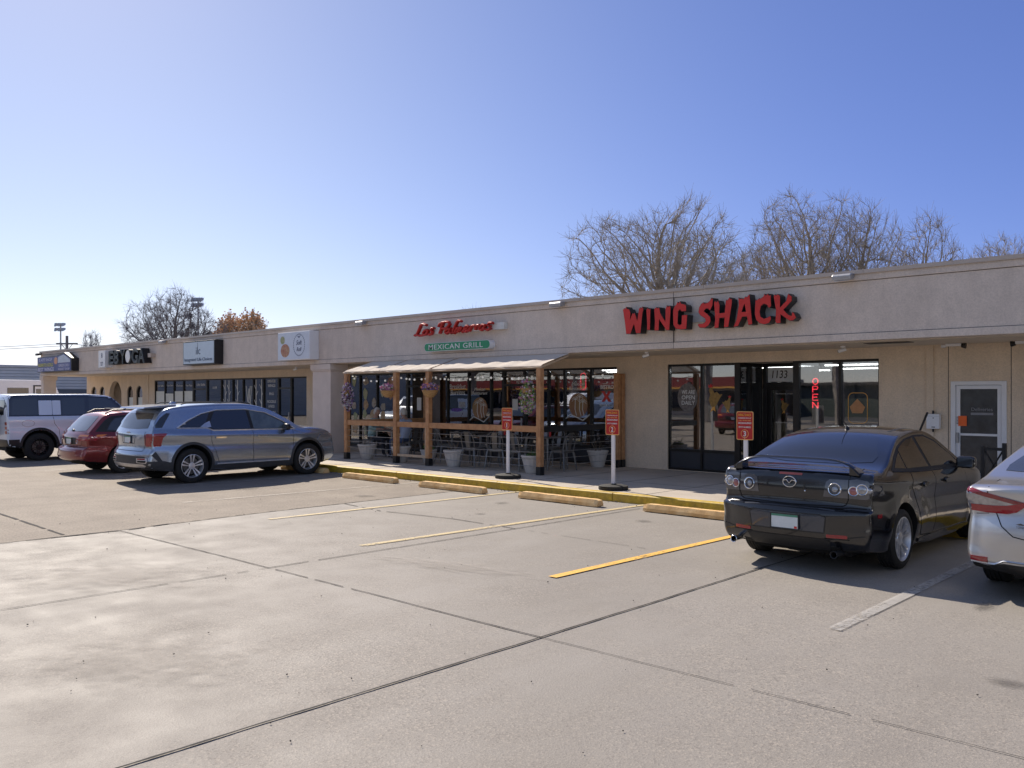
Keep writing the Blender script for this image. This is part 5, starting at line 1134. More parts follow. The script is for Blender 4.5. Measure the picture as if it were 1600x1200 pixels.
# lamp cluster: dark red cap, clear middle, red C
c.patch('B', [(.40, .885), (.42, .91), (.55, .945), (.74, .975), (.875, 1.0), (.885, .93), (.86, .81), (.72, .795), (.55, .80), (.48, .815)], 'tail_lamp', M_lampc, .006, mirror=True)
c.patch('B', [(.36, .905), (.46, .925), (.60, .955), (.74, .985), (.875, 1.01), (.885, .985), (.74, .945), (.58, .915), (.44, .885)], 'tail_lamp_cap', M_lampd, .010, .008, mirror=True)
c.patch('B', [(.30, .905), (.36, .905), (.50, .865), (.62, .855), (.855, .855), (.85, .795), (.70, .785), (.50, .79), (.42, .81)], 'tail_lamp_bar', M_lampr, .011, .008, mirror=True)
c.patch('R', [(-.93, .82), (-.96, .98), (-.88, .99), (-.78, .93), (-.80, .87), (-.86, .82)], 'tail_lamp_wrap', M_lampc, .005, mirror=True)
c.ribbon('B', [(-.66, 1.06), (-.66, .98), (-.62, .85), (-.54, .68), (-.44, .60), (-.30, .58), (.30, .58), (.44, .60), (.54, .68), (.62, .85), (.66, .98), (.66, 1.06)], .009, .002)
c.ribbon('R', [(-.95, .78), (-.80, .73), (-.46, .70)], .006, .001, mirror=True)
c.patch('B', [(-.66, .34), (-.86, .345), (-.84, .385), (-.66, .385)], 'reflector', M_lampr, .008, mirror=True)
c.ribbon('B', [(-.90, .33), (-.60, .33), (-.52, .37), (.52, .37), (.60, .33), (.90, .33)], .020, .004, name='bumper_crease', m=M_ca, th=.006)
c.patch('B', [(-.60, .235), (.60, .235), (.66, .31), (.52, .345), (-.52, .345), (-.66, .31)], 'diffuser', M_trim, .005)
c.plate_(0, .76)
k = MB(); add_text(k, 'TOYOTA', -.37, .69, c.hit('B', -.37, .69)[0].y-.010, .085, .02, .001); k.plate([(-.42, .71), (-.38, .725), (-.35, .713), (-.32, .725), (-.33, .707)], (), o=(0, c.hit('B', -.37, .71)[0].y-.010, 0), t=.002); k.build('dealer_badge', M_lampk, c.root)
c.mirrors(2.10, .99, M_ca)
MB().tube([(-.6, 0, .335), (.6, 0, .335)], .035, 8).box(-.5, .5, -.8, -.4, .2, .3).build('underbody', M_under, c.root)

# ---- grey SUV
sv = dict(w=.95, wb=2.815, y0=-1.03, y1=3.78, tr_=.365, arch=.42, zarch=.395, tr=.05, tf=.12, tuck=.05, step=.05, tum=.30, blis=.015, scallop=1.1, zs=.7,
  belt=[(-.9, 1.12), (.6, 1.075), (2.6, 1.03)],
  loop=[(-.62, .27, .02, .04), (-.88, .30, .06, .05), (-1.0, .40, .10, .08), (-1.03, .55, .13, .09), (-1.03, .64, .13, .08), (-.985, .70, .12, .06), (-.955, .76, .11, .07), (-.955, .95, .11, .07), (-.94, 1.08, .10, .06), (-.90, 1.13, .08, .05),
        (-.77, 1.34, .06, .05), (-.63, 1.52, .05, .05), (-.50, 1.595, .04, .05), (-.22, 1.64, .03, .06), (.3, 1.68, .03, .07), (.95, 1.695, .03, .07), (1.45, 1.675, .035, .06), (1.85, 1.585, .045, .05), (2.3, 1.38, .06, .04), (2.70, 1.18, .08, .04), (2.92, 1.145, .04, .07), (3.35, 1.09, .05, .09), (3.62, 1.0, .11, .10), (3.75, .84, .15, .10), (3.78, .55, .16, .10), (3.74, .38, .14, .08), (3.5, .26, .06, .05), (2.0, .24, .01, .03), (.8, .24, .01, .03)])
M_sv = paint('paint_steel_grey', (.34, .39, .47), .8, .24)
c = Car('parked_suv', 'steel grey SUV parked nose-in beside the pillar, its side to the camera', 'car', (-18.27, 8.54, 0), sv, M_sv)
c.wheels(dict(n=5, t='twin', gap=.17, w=.085), .365, .225, .245)
def claddings(c, za, r0, r1, m, w0=.30):
    P = c.P
    for ax in 'RL':
        for ya in (0, P['wb']):
            a0, a1 = R(-22), R(202); n = 30
            out = [(ya+r1*math.cos(a0+(a1-a0)*i/n), za+r1*math.sin(a0+(a1-a0)*i/n)) for i in range(n+1)]
            inn = [(ya+r0*math.cos(a0+(a1-a0)*i/n), za+r0*math.sin(a0+(a1-a0)*i/n)) for i in range(n+1)]
            c.patch(ax, out+inn[::-1], 'arch_cladding', m, .012, .02, .08)
claddings(c, .395, .421, .475, M_clad)
for ax in 'RL':
    c.patch(ax, [(.44, .25), (2.38, .25), (2.36, .36), (.46, .36)], 'sill_cladding', M_clad, .014, .02)
    c.patch(ax, [(.55, .375), (2.30, .375), (2.30, .40), (.55, .40)], 'sill_trim', mat('bright_trim', (.78, .78, .80), .3, .5), .018, .016)
    c.patch(ax, [(-1.0, .33), (-.45, .30), (-.46, .46), (-.60, .50), (-.98, .50)], 'bumper_cladding', M_clad, .010, .02)
c.patch('R', [(-.30, 1.17), (-.05, 1.32), (.25, 1.45), (.60, 1.525), (1.3, 1.535), (1.75, 1.46), (2.15, 1.28), (2.48, 1.085), (1.6, 1.095), (.48, 1.105), (.36, 1.16)], 'window_surround', M_trim, .003, mirror=True)
c.ribbon('R', [(-.32, 1.165), (-.05, 1.325), (.25, 1.455), (.60, 1.532), (1.3, 1.542), (1.77, 1.465), (2.17, 1.285), (2.50, 1.08), (1.6, 1.09), (.48, 1.10), (.34, 1.155), (-.30, 1.165)], .028, .009, name='window_trim', m=mat('bright_trim', (.78, .78, .80), .3, .5), th=.006, mirror=True)
for nm, pl, m_ in (('quarter_window', [(-.26, 1.175), (-.03, 1.31), (.25, 1.43), (.44, 1.48), (.33, 1.27), (.18, 1.18)], M_glassd), ('window', [(.50, 1.12), (.40, 1.17), (.47, 1.36), (.56, 1.512), (1.30, 1.522), (1.36, 1.115)], M_glassd), ('window', [(1.44, 1.112), (1.38, 1.52), (1.74, 1.445), (2.12, 1.27), (2.38, 1.10)], mat('clear_side_glass', (.085, .105, .10), .03, var=.5, scale=3.5, spec=.9, coat=.6))): c.patch('R', pl, nm, m_, .007, mirror=True)
c.patch('R', [(.19, 1.175), (.31, 1.255), (.42, 1.30), (.44, 1.17), (.35, 1.16)], 'pillar_fin', mat('satin_silver', (.55, .55, .57), .3, .8), .009, mirror=True)
c.patch('B', [(-.66, 1.17), (-.62, 1.40), (-.56, 1.47), (.56, 1.47), (.62, 1.40), (.66, 1.17), (.3, 1.15), (-.3, 1.15)], 'rear_window', M_glassd, .005)
c.patch('R', [(-.80, 1.18), (-.64, 1.38), (-.50, 1.48), (-.42, 1.47), (-.54, 1.30), (-.62, 1.18)], 'window_wrap', M_glassd, .004, mirror=True)
c.patch('F', [(-.66, 1.20), (-.55, 1.52), (0, 1.56), (.55, 1.52), (.66, 1.20), (0, 1.17)], 'windscreen', M_glassd, .004)
for pth in ([(.44, 1.16), (.40, 1.0), (.43, .85), (.50, .70), (.56, .50), (.60, .37), (1.40, .37), (1.40, 1.12)], [(1.40, .37), (2.36, .37), (2.42, .6), (2.42, 1.08)]): c.ribbon('R', pth, .009, .001, mirror=True)
for y_ in (.50, 1.48): c.patch('R', rrect(y_, y_+.24, .93, .965, .016), 'door_handle', M_chrome, .035, .02, mirror=True)
c.patch('R', [(2.45, 1.04), (2.80, .95), (2.78, .99), (2.50, 1.07)], 'wing_vent', M_sv, .010, .006, mirror=True)
# rear lamps
c.patch('R', [(-.85, .80), (-.845, 1.06), (-.58, 1.065), (-.54, 1.055), (-.63, .97), (-.66, .80)], 'tail_lamp_wrap', M_lampr, .006, mirror=True)
c.patch('B', [(.70, .80), (.72, 1.06), (.885, 1.06), (.895, .80)], 'tail_lamp', M_lampr, .007, mirror=True)
c.patch('B', [(.66, .82), (.67, 1.05), (.695, 1.05), (.69, .82)], 'tail_lamp_edge', M_lampd, .008, mirror=True)
c.ribbon('B', [(-.66, 1.10), (-.66, .80), (-.62, .70), (.62, .70), (.66, .80), (.66, 1.10)], .009, .002)
c.patch('B', [(-.28, .85), (.28, .85), (.33, 1.02), (-.33, 1.02)], 'plate_recess', M_sv, -.0, .0); c.ribbon('B', [(-.28, .85), (.28, .85), (.33, 1.02), (-.33, 1.02)], .012, .003, closed=True, m=M_clad)
c.plate_(0, .93)
k = MB(); yb = c.hit('B', 0, 1.07)[0].y-.006; add_text(k, 'KIA', 0, 1.075, yb, .16, .035, .003); add_text(k, 'SORENTO', 0, .79, c.hit('B', 0, .79)[0].y-.005, .62, .03, .002, spacing=1.5); k.build('tailgate_lettering', M_chrome, c.root)
c.patch('B', [(-.74, .44), (.74, .44), (.80, .54), (.72, .60), (-.72, .60), (-.80, .54)], 'bumper_insert', M_clad, .006)
c.patch('B', [(-.70, .37), (.70, .37), (.78, .41), (.70, .44), (-.70, .44), (-.78, .41)], 'skid_plate', mat('satin_silver', (.55, .55, .57), .3, .8), .014)
for s_ in (-1, 1):
    c.patch('B', [(s_*.50, .465), (s_*.80, .455), (s_*.84, .50), (s_*.80, .565), (s_*.50, .56)], 'lamp_bezel', mat('satin_silver', (.55, .55, .57), .3, .8), .012); c.patch('B', [(s_*.54, .53), (s_*.76, .53), (s_*.76, .555), (s_*.54, .555)], 'reflector', M_lampr, .018); c.patch('B', [(s_*.54, .475), (s_*.78, .475), (s_*.79, .51), (s_*.54, .51)], 'exhaust_slot', M_seam, .018)
c.patch('R', [(-.86, .62), (-.78, .70), (-.68, .56), (-.62, .47), (-.70, .47)], 'bumper_vent', M_clad, .006, mirror=True)
sp = MB(); sp.plate([(-.90, 1.57), (-.86, 1.605), (-.50, 1.635), (-.2, 1.655), (-.2, 1.62), (-.5, 1.585)], (), o=(-.60, 0, 0), u=(0, 1, 0), d=(1, 0, 0), t=1.20); sp.build('roof_spoiler', M_sv, c.root, bevel=.012)
c.patch('F', [(-.90, .80), (-.90, .92), (-.62, .90), (-.55, .82)], 'headlight', M_lampc, .006, mirror=True)
c.patch('R', [(3.45, .83), (3.30, .96), (3.40, .965), (3.62, .90), (3.66, .80)], 'headlight_wrap', M_lampc, .006, mirror=True)
c.patch('F', [(-.55, .62), (-.55, .85), (.55, .85), (.55, .62)], 'grille', M_trim, .006)
c.patch('R', [(3.60, .46), (3.58, .70), (3.66, .74), (3.72, .5)], 'bumper_corner_insert', M_clad, .006, mirror=True)
c.mirrors(2.20, 1.10, M_black); c.rbox('roof_fin', M_sv, (0, .0, 1.665), (.05, .18, .09), .9)
for sg in (-1, 1): MB().tube([(sg*.60, -.1, 1.655), (sg*.60, 0, 1.685), (sg*.60, 1.3, 1.70), (sg*.60, 1.5, 1.66)], .014, 6).build('roof_rail', M_black, c.root, smooth=True)
MB().tube([(-.6, 0, .365), (.6, 0, .365)], .04, 8).tube([(-.6, 2.815, .365), (.6, 2.815, .365)], .04, 8).box(-.5, .5, .5, 2.2, .2, .26).build('underbody', M_under, c.root)
MB().plate([(.10, 1.2), (.13, 1.26), (.17, 1.27), (.16, 1.21)], (), o=(c.S(.1, 1.23)+.002, 0, 0), u=(0, -1, 0), d=(1, 0, 0), t=.004).build('window_sticker', M_white, c.root)

# ---- dark red wagon
wg = dict(w=.872, wb=2.65, y0=-1.02, y1=3.68, tr_=.32, arch=.365, zarch=.345, tr=.05, tf=.12, tuck=.04, step=.045, tum=.36, blis=.012, scallop=.7,
  belt=[(-.9, .96), (.6, .94), (2.4, .91)],
  loop=[(-.62, .27, .02, .04), (-.88, .28, .06, .05), (-1.0, .36, .10, .07), (-1.02, .48, .13, .08), (-1.015, .58, .13, .06), (-.955, .63, .12, .05), (-.90, .66, .10, .06), (-.905, .80, .10, .06), (-.88, .92, .09, .06), (-.82, .985, .08, .05),
        (-.62, 1.18, .06, .05), (-.44, 1.36, .05, .05), (-.34, 1.42, .04, .05), (-.1, 1.455, .03, .06), (.4, 1.48, .03, .07), (1.0, 1.475, .03, .07), (1.45, 1.43, .035, .06), (1.75, 1.34, .045, .05), (2.1, 1.17, .06, .04), (2.5, .99, .08, .04), (2.8, .94, .04, .07), (3.25, .86, .05, .09), (3.55, .74, .12, .10), (3.68, .58, .16, .10), (3.66, .38, .16, .10), (3.5, .25, .06, .05), (2.0, .24, .01, .03), (.8, .24, .01, .03)])
M_wg = paint('paint_maroon', (.20, .018, .020), .45, .30)
def wagon(loc, label, rz=0, full=True):
    c = Car('parked_wagon', label, 'car', loc, wg, M_wg, rz)
    c.wheels(dict(n=7, t='single', w=.10), .32, .20, .205)
    c.patch('R', [(-.62, 1.0), (-.40, 1.24), (-.22, 1.36), (.2, 1.385), (1.1, 1.385), (1.5, 1.32), (1.9, 1.13), (2.2, .95), (1.5, .955), (.6, .965)], 'window_surround', M_trim, .002, mirror=True)
    for nm, pl in (('quarter_window', [(-.35, 1.03), (-.25, 1.2), (-.12, 1.31), (.22, 1.34), (.24, 1.0)]), ('window', [(.30, 1.0), (.28, 1.35), (.92, 1.36), (.98, .985)]), ('window', [(1.06, .985), (1.0, 1.36), (1.15, 1.355), (1.48, 1.29), (1.85, 1.12), (2.05, .975)])): c.patch('R', pl, nm, M_glassm, .006, mirror=True)
    c.patch('B', [(-.60, 1.02), (-.52, 1.32), (-.48, 1.35), (.48, 1.35), (.52, 1.32), (.60, 1.02), (.3, 1.0), (-.3, 1.0)], 'rear_window', mat('wagon_rear_glass', (.09, .10, .11), .05, var=0, spec=.9, coat=.7), .005)
    c.patch('F', [(-.60, 1.05), (-.5, 1.33), (0, 1.36), (.5, 1.33), (.60, 1.05), (0, 1.02)], 'windscreen', M_glassd, .004)
    for pth in ([(.26, 1.34), (.28, .95), (.22, .80), (.40, .62), (.50, .35), (.98, .33), (.98, .97)], [(.98, .33), (2.1, .33), (2.15, .6), (2.12, .93)]): c.ribbon('R', pth, .008, .001, mirror=True)
    for y_ in (.50, 1.25): c.patch('R', rrect(y_, y_+.2, .82, .855, .015), 'door_handle', M_wg, .035, .02, mirror=True)
    c.patch('B', [(.46, .885), (.50, .93), (.84, .93), (.85, .885)], 'indicator', M_lampo, .008, mirror=True)
    c.patch('B', [(.42, .81), (.46, .884), (.85, .884), (.84, .80), (.55, .79)], 'tail_lamp', M_lampr, .008, mirror=True)
    c.patch('R', [(-.79, .80), (-.78, .93), (-.68, .93), (-.70, .80)], 'tail_lamp_wrap', M_lampr, .006, mirror=True)
    c.ribbon('B', [(-.66, .98), (-.62, .78), (-.58, .68), (.58, .68), (.62, .78), (.66, .98)], .008, .002)
    c.patch('B', [(-.34, .70), (.34, .70), (.36, .86), (-.36, .86)], 'plate_recess', M_trim, .002, .003); c.plate_(-.0, .78)
    k = MB(); yb = c.hit('B', .45, .83)[0].y-.006; k.tube([(.40+.06*math.cos(q*.5), yb, .76+.03*math.sin(q*.5)) for q in range(13)], .005, 5); k.build('emblem', M_chrome, c.root)
    c.ribbon('R', [(-.90, .64), (-.46, .62)], .008, .001, mirror=True); c.ribbon('R', [(.45, .56), (2.2, .55)], .03, .004, name='side_moulding', m=M_wg, th=.01, mirror=True)
    c.rbox('wiper', M_black, (-.05, -.79, 1.02), (.10, .06, .06), .8)
    for sg in (-1, 1):
        MB().tube([(sg*.55, -.30, 1.42), (sg*.56, -.12, 1.50), (sg*.56, 1.1, 1.52), (sg*.55, 1.3, 1.45)], .018, 8).build('roof_rail', M_black if sg > 0 else M_black, c.root, smooth=True)
    for yy in (.15, .9): MB().box(-.57, .57, yy-.035, yy+.035, 1.505, 1.53).build('cross_bar', M_black, c.root, bevel=.008)
    c.patch('F', [(-.82, .60), (-.80, .72), (-.45, .70), (-.45, .60)], 'headlight', M_lampc, .006, mirror=True); c.patch('F', [(-.38, .60), (-.38, .70), (.38, .70), (.38, .60)], 'grille', M_trim, .006)
    c.mirrors(2.0, .96, M_wg); MB().tube([(-.6, 0, .32), (.6, 0, .32)], .035, 8).box(-.45, .45, -.7, -.35, .22, .3).build('underbody', M_under, c.root)
    return c
wagon((-21.60, 8.50, 0), 'dark red station wagon between the grey SUV and the pale SUV')

# ---- pale boxy off-roader
df = dict(w=.97, wb=3.02, y0=-.88, y1=3.80, tr_=.39, arch=.455, zarch=.42, tr=.02, tf=.05, tuck=.03, step=.03, tum=.16, blis=.01, scallop=.3, zs=.85,
  belt=[(-.9, 1.25), (2.6, 1.22)],
  loop=[(-.55, .38, .01, .03), (-.78, .42, .03, .05), (-.86, .52, .05, .06), (-.87, .70, .05, .06), (-.875, 1.0, .05, .07), (-.87, 1.25, .05, .07), (-.84, 1.60, .05, .07), (-.80, 1.80, .04, .07), (-.72, 1.865, .03, .06), (-.4, 1.885, .02, .06), (.6, 1.895, .02, .06), (1.5, 1.89, .02, .06), (1.95, 1.84, .03, .05), (2.15, 1.72, .04, .04), (2.50, 1.32, .05, .04), (2.66, 1.22, .04, .05), (3.2, 1.20, .03, .06), (3.6, 1.15, .05, .07), (3.76, 1.02, .08, .08), (3.80, .80, .09, .08), (3.78, .56, .09, .08), (3.6, .40, .05, .05), (2.0, .33, .01, .03), (.8, .33, .01, .03)])
M_df = paint('paint_pale_lilac', (.68, .74, .84), .15, .35)
M_dfk = paint('paint_navy_black', (.012, .016, .030), .2, .2)
c = Car('parked_suv', 'pale boxy off-roader with dark roof and a rear-mounted spare wheel, leftmost', 'car', (-27.35, 8.50, 0), df, M_df)
c.wheels(dict(n=6, t='twin', gap=.16, w=.05), .39, .245, .245, rimm=M_rimk)
claddings(c, .42, .456, .52, M_black)
c.patch('R', [(-.86, 1.26), (-.80, 1.78), (-.72, 1.84), (1.9, 1.85), (2.12, 1.70), (2.5, 1.30), (2.5, 1.25)], 'roof_side_panel', M_dfk, .003, mirror=True)
for nm, pl in (('quarter_window', [(-.72, 1.30), (-.68, 1.74), (-.05, 1.76), (-.05, 1.30)]), ('window', [(.60, 1.29), (.60, 1.77), (1.22, 1.77), (1.22, 1.29)]), ('window', [(1.34, 1.29), (1.34, 1.77), (1.80, 1.77), (1.98, 1.68), (2.30, 1.34), (2.30, 1.29)])): c.patch('R', pl, nm, M_glassd, .006, mirror=True)
c.patch('R', rrect(-.02, .33, 1.29, 1.70, .02), 'side_panel', M_df, .010, mirror=True); c.patch('R', rrect(.34, .56, 1.29, 1.70, .02), 'side_panel', M_df, .010, mirror=True)
c.patch('T', [(-.72, -.74), (-.72, 1.85), (.72, 1.85), (.72, -.74)], 'roof_panel', M_dfk, .003, step=.15)
c.patch('B', [(-.70, 1.30), (-.66, 1.72), (.66, 1.72), (.70, 1.30)], 'rear_window', M_glassd, .005)
c.patch('F', [(-.70, 1.40), (-.62, 1.78), (.62, 1.78), (.70, 1.40)], 'windscreen', M_glassd, .005)
for pth in ([(.35, 1.24), (.38, 1.05), (.50, .88), (.55, .50), (1.28, .48), (1.28, 1.25)], [(1.28, .48), (2.40, .48), (2.44, 1.2)]): c.ribbon('R', pth, .010, .001, mirror=True)
for y_ in (.90, 1.95): c.patch('R', rrect(y_-.1, y_+.1, 1.06, 1.095, .015), 'door_handle', M_df, .035, .02, mirror=True)
c.ribbon('R', [(-.30+.16*math.cos(q*.4), 1.06+.09*math.sin(q*.4)) for q in range(16)], .006, .001, closed=True, mirror=True, name='fuel_flap_seam')
for z_ in (.80, .88): c.patch('R', ell(-.80, z_, .022, .022, 12), 'tail_lamp', M_lampd, .006, mirror=True)
for z_ in (.78, .90, 1.02): c.patch('B', rrect(.80, .90, z_, z_+.085, .012), 'tail_lamp', M_lampr, .010, mirror=True)
c.patch('R', [(-.87, .40), (-.87, .62), (-.52, .62), (-.50, .40)], 'bumper_cladding', M_black, .008, mirror=True); c.patch('B', [(-.92, .42), (-.92, .62), (.92, .62), (.92, .42)], 'bumper_cladding', M_black, .015)
c.patch('R', [(.50, .34), (2.52, .34), (2.52, .47), (.50, .47)], 'sill_cladding', M_black, .012, mirror=True)
c.ribbon('B', [(-.62, .66), (-.62, 1.8)], .06, .004, m=M_black, name='door_gap'); 
sw = MB().lathe([(.24, -.02), (.30, -.03), (.385, -.01), (.39, .05), (.39, .18), (.37, .22), (.30, .225), (.24, .21)], (0, -1.13, 1.10), 'y', 36).build('spare_wheel', M_tyre, c.root, smooth=True)
MB().lathe([(.0, -.01), (.10, -.02), (.24, .0), (.25, .2)], (0, -1.13, 1.10), 'y', 30).build('wheel_cover', M_rimk, c.root, smooth=True)
MB().box(-.08, .08, -.94, -.86, 1.02, 1.18).build('spare_wheel_mount', M_trim, c.root)
c.plate_(-.55, .80)
c.mirrors(2.25, 1.28, M_black); MB().tube([(-.6, 0, .39), (.6, 0, .39)], .05, 8).box(-.6, .6, -.75, -.5, .30, .42).build('underbody', M_under, c.root)
# ------------------------------------------------------------ patio
PX = [-19.10, -17.02, -15.78, -12.20]; PY = 13.72
pf = empty('patio_enclosure', (-15.6, PY, .15), 0, 'timber patio enclosure with cable railing around the restaurant tables', 'patio')
def post(x, y, h):
    o = MB().box(x-.06, x+.06, y-.06, y+.06, .33, h).build('post', M_wood, pf, world=True, bevel=.006)
    MB().box(x-.064, x+.064, y-.064, y+.064, .151, .329).build('post_sleeve', M_black, o, world=True)
for x in PX: post(x, PY, 2.42)
for x, y in ((-12.20, 16.45), (-12.20, 16.62), (-19.10, 16.5)): post(x, y, 2.36)
for a, b_ in zip(PX, PX[1:]): MB().box(a+.061, b_-.061, PY-.045, PY+.045, 1.06, 1.19).build('rail', M_wood, pf, world=True, bevel=.006)
for x in (-12.20, -19.10): MB().box(x-.045, x+.045, PY+.061, 16.38, 1.06, 1.19).build('rail', M_wood if x < -13 else M_black, pf, world=True, bevel=.006)
MB().box(-16.95, -15.9, PY-.03, PY+.03, .33, .39).box(-15.90, -15.845, PY-.03, PY+.03, .33, 1.058).build('gate_frame', M_woodl, pf, world=True, bevel=.004)
for z in (.93, .78, .63, .48, .33):
    MB().tube([(PX[0], PY, z), (PX[1], PY, z-.006)], .006, 5).tube([(PX[2], PY, z), (-14, PY, z-.008), (PX[3], PY, z)], .006, 5).tube([(PX[3], PY, z), (PX[3], 16.4, z)], .006, 5).tube([(PX[0], PY, z), (PX[0], 16.4, z)], .006, 5).build('cable', M_galv, pf, world=True)
# awning on light rafters
aw = empty('awning', (-15.6, PY, 2.42), 0, 'cream fabric awning sloping from the fascia down to the patio posts', 'awning')
MB().box(-19.2, -12.1, PY-.075, PY-.035, 2.425, 2.475).build('front_batten', M_woodl, aw, world=True, bevel=.004)
for x in (-19.12, -17.65, -16.98, -15.72, -15.62, -12.16):
    MB().plate([(PY-.03, 2.425), (PY-.03, 2.455), (14.597, 2.74), (14.597, 2.70)], (), o=(x-.02, 0, 0), u=(0, 1, 0), d=(1, 0, 0), t=.04).build('rafter', M_woodl, aw, world=True)
mf = bpy.data.materials.new('awning_fabric'); mf.use_nodes = True; n_ = mf.node_tree.nodes; l_ = mf.node_tree.links; p_ = n_["Principled BSDF"]
p_.inputs['Base Color'].default_value = (.64, .57, .50, 1); p_.inputs['Roughness'].default_value = .9
tl = n_.new("ShaderNodeBsdfTranslucent"); tl.inputs[0].default_value = (.96, .92, .86, 1); ms = n_.new("ShaderNodeMixShader"); ms.inputs[0].default_value = .12
l_.new(p_.outputs[0], ms.inputs[1]); l_.new(tl.outputs[0], ms.inputs[2]); l_.new(ms.outputs[0], n_["Material Output"].inputs[0])
def cloth(x0, x1, seed):
    rg_ = random.Random(seed); NX, NY = 60, 12; vs = []
    ph = [rg_.uniform(0, 6) for _ in range(4)]
    for i in range(NX+1):
        x = x0+(x1-x0)*i/NX; u = i/NX
        for j in range(NY+1):
            t = j/NY; y = PY-.085+(14.59-PY+.085)*t; z = 2.482+(2.768-2.482)*t
            sag = -.018*math.sin(math.pi*u*max(2, round((x1-x0)/.6)))**2*math.sin(math.pi*min(1, t+.15))
            if j == 0: z -= .03+.012*math.sin(9*u+ph[0])+.008*math.sin(31*u+ph[1])
            vs.append((x, y+(.012*math.sin(23*u+ph[2]) if j == 0 else 0), z+sag+.004*math.sin(40*u+5*t+ph[3])*(1 if 0 < j < NY else 0)))
    MB().add(vs, [(i*(NY+1)+j, (i+1)*(NY+1)+j, (i+1)*(NY+1)+j+1, i*(NY+1)+j+1) for i in range(NX) for j in range(NY)]).build('fabric_panel', mf, aw, world=True, smooth=True)
cloth(-19.14, -17.67, 1); cloth(-17.63, -15.71, 2); cloth(-15.63, -12.12, 3)

# string lights
M_bulb = mat('bulb_white', (.85, .85, .82), .25, emit=(1, .95, .88, 1), estr=.08, var=0)
bm_ = MB().sphere((0, 0, 0), .027, 10, 8)
def strings(pts, n, label, seed):
    s_ = empty('string_light', pts[0], 0, label, 'string lights', 'globe light strings under the awning'); rg_ = random.Random(seed); path = []; o0 = Vector(pts[0]); first = None
    for a, b_ in zip(pts, pts[1:]):
        a, b_ = Vector(a), Vector(b_)
        for i in range(12): t = i/12; q = a.lerp(b_, t); q.z -= .10*math.sin(math.pi*t)*(b_-a).length/2.5; path.append(q-o0)
    path.append(Vector(pts[-1])-o0); MB().tube(path, .006, 5).build('wire', M_black, s_)
    for k in range(n):
        f_ = (k+.5+rg_.uniform(-.25, .25))/n*(len(path)-1); i = int(f_); q = path[i].lerp(path[min(i+1, len(path)-1)], f_-i)+Vector((0, 0, -.055))
        if first is None: first = bm_.build('bulb', M_bulb, s_, smooth=True); first.location = q
        else: c_ = first.copy(); COL.objects.link(c_); c_.location = q; c_.parent = s_
strings([(-19.05, 13.85, 2.36), (-17.0, 13.85, 2.34), (-15.75, 13.85, 2.34), (-14, 13.85, 2.32), (-12.25, 13.85, 2.35)], 26, 'globe lights strung along the front posts of the patio', 1)
strings([(-19.0, 16.3, 2.45), (-16.6, 16.3, 2.42), (-14.4, 16.3, 2.42), (-12.3, 16.3, 2.40)], 22, 'globe lights strung along the window wall of the patio', 2)

# flowers
M_leaf = mat('leaf_green', (.10, .20, .05), .6, var=.4, scale=30); M_leafd = mat('leaf_dry', (.20, .15, .10), .8, var=.3, scale=30)
FC = {'purple': mat('petal_purple', (.26, .13, .36), .6, var=.3, scale=20), 'pink': mat('petal_pink', (.66, .22, .38), .6, var=.3, scale=20), 'white': mat('petal_white', (.72, .68, .66), .6, var=.1, scale=20), 'orange': mat('petal_orange', (.75, .33, .14), .6, var=.3, scale=20), 'lilac': mat('petal_lilac', (.48, .36, .56), .6, var=.2, scale=20), 'green': M_leaf, 'lime': mat('leaf_lime', (.30, .42, .06), .6, var=.3, scale=20), 'dark': mat('foliage_dark', (.05, .05, .035), .8, var=.3)}
def foliage(box_, n, cols, parent, name, seed, size=.03):
    rg_ = random.Random(seed)
    for col, w in cols:
        k = MB()
        for _ in range(int(n*w)):
            while True:
                q = Vector([rg_.uniform(-1, 1) for _ in range(3)])
                if q.length < 1: break
            c_ = Vector([box_[i]+q[i]*box_[i+3] for i in range(3)]); s_ = size*rg_.uniform(.6, 1.3)
            a = Vector([rg_.gauss(0, 1) for _ in range(3)]).normalized(); b_ = a.orthogonal().normalized(); e = a.cross(b_)
            vs = [c_]; m_ = 5
            for i in range(m_): g = 2*math.pi*i/m_; vs += [c_+(b_*math.cos(g)+e*math.sin(g))*s_+a*s_*.3, c_+(b_*math.cos(g+.63)+e*math.sin(g+.63))*s_*.45]
            k.add(vs, [(0, 1+2*i, 2+2*i) for i in range(m_)]+[(0, 2+2*i, 1+2*((i+1) % m_)) for i in range(m_)])
        k.build(name if col not in ('green', 'lime', 'dark') else 'leaves', FC[col], parent, recalc=False)
def basket(x, z, cols, label, trailing, seed, y=PY-.10):
    r_ = empty('hanging_basket', (x, y, z), 0, label, 'plant', 'flower baskets hung on the patio posts')
    hh = 2.40-z
    MB().tube([(0, .05, hh), (0, 0, hh-.12)], .005, 5).tube([(0, 0, hh-.12), (-.15, 0, .0)], .004, 4).tube([(0, 0, hh-.12), (.15, 0, .0)], .004, 4).tube([(0, 0, hh-.12), (0, .15, .0)], .004, 4).build('hanger', M_black, r_)
    if trailing: foliage((0, 0, -.18, .19, .15, .40), 520, cols, r_, 'flowers', seed, .032); MB().lathe([(.02, -.12), (.10, -.10), (.13, 0)], n=14).build('basket', mat('coco_liner', (.42, .25, .11), .95, var=.3, scale=30, bump=.6), r_, smooth=True)
    else:
        MB().lathe([(.01, -.18), (.09, -.17), (.16, -.09), (.20, .0), (.18, .0), (.15, -.07)], n=20).build('basket', mat('coco_liner', (.42, .25, .11), .95, var=.3, scale=30, bump=.6), r_, smooth=True)
        foliage((0, 0, .06, .24, .20, .12), 300, cols, r_, 'flowers', seed, .034)
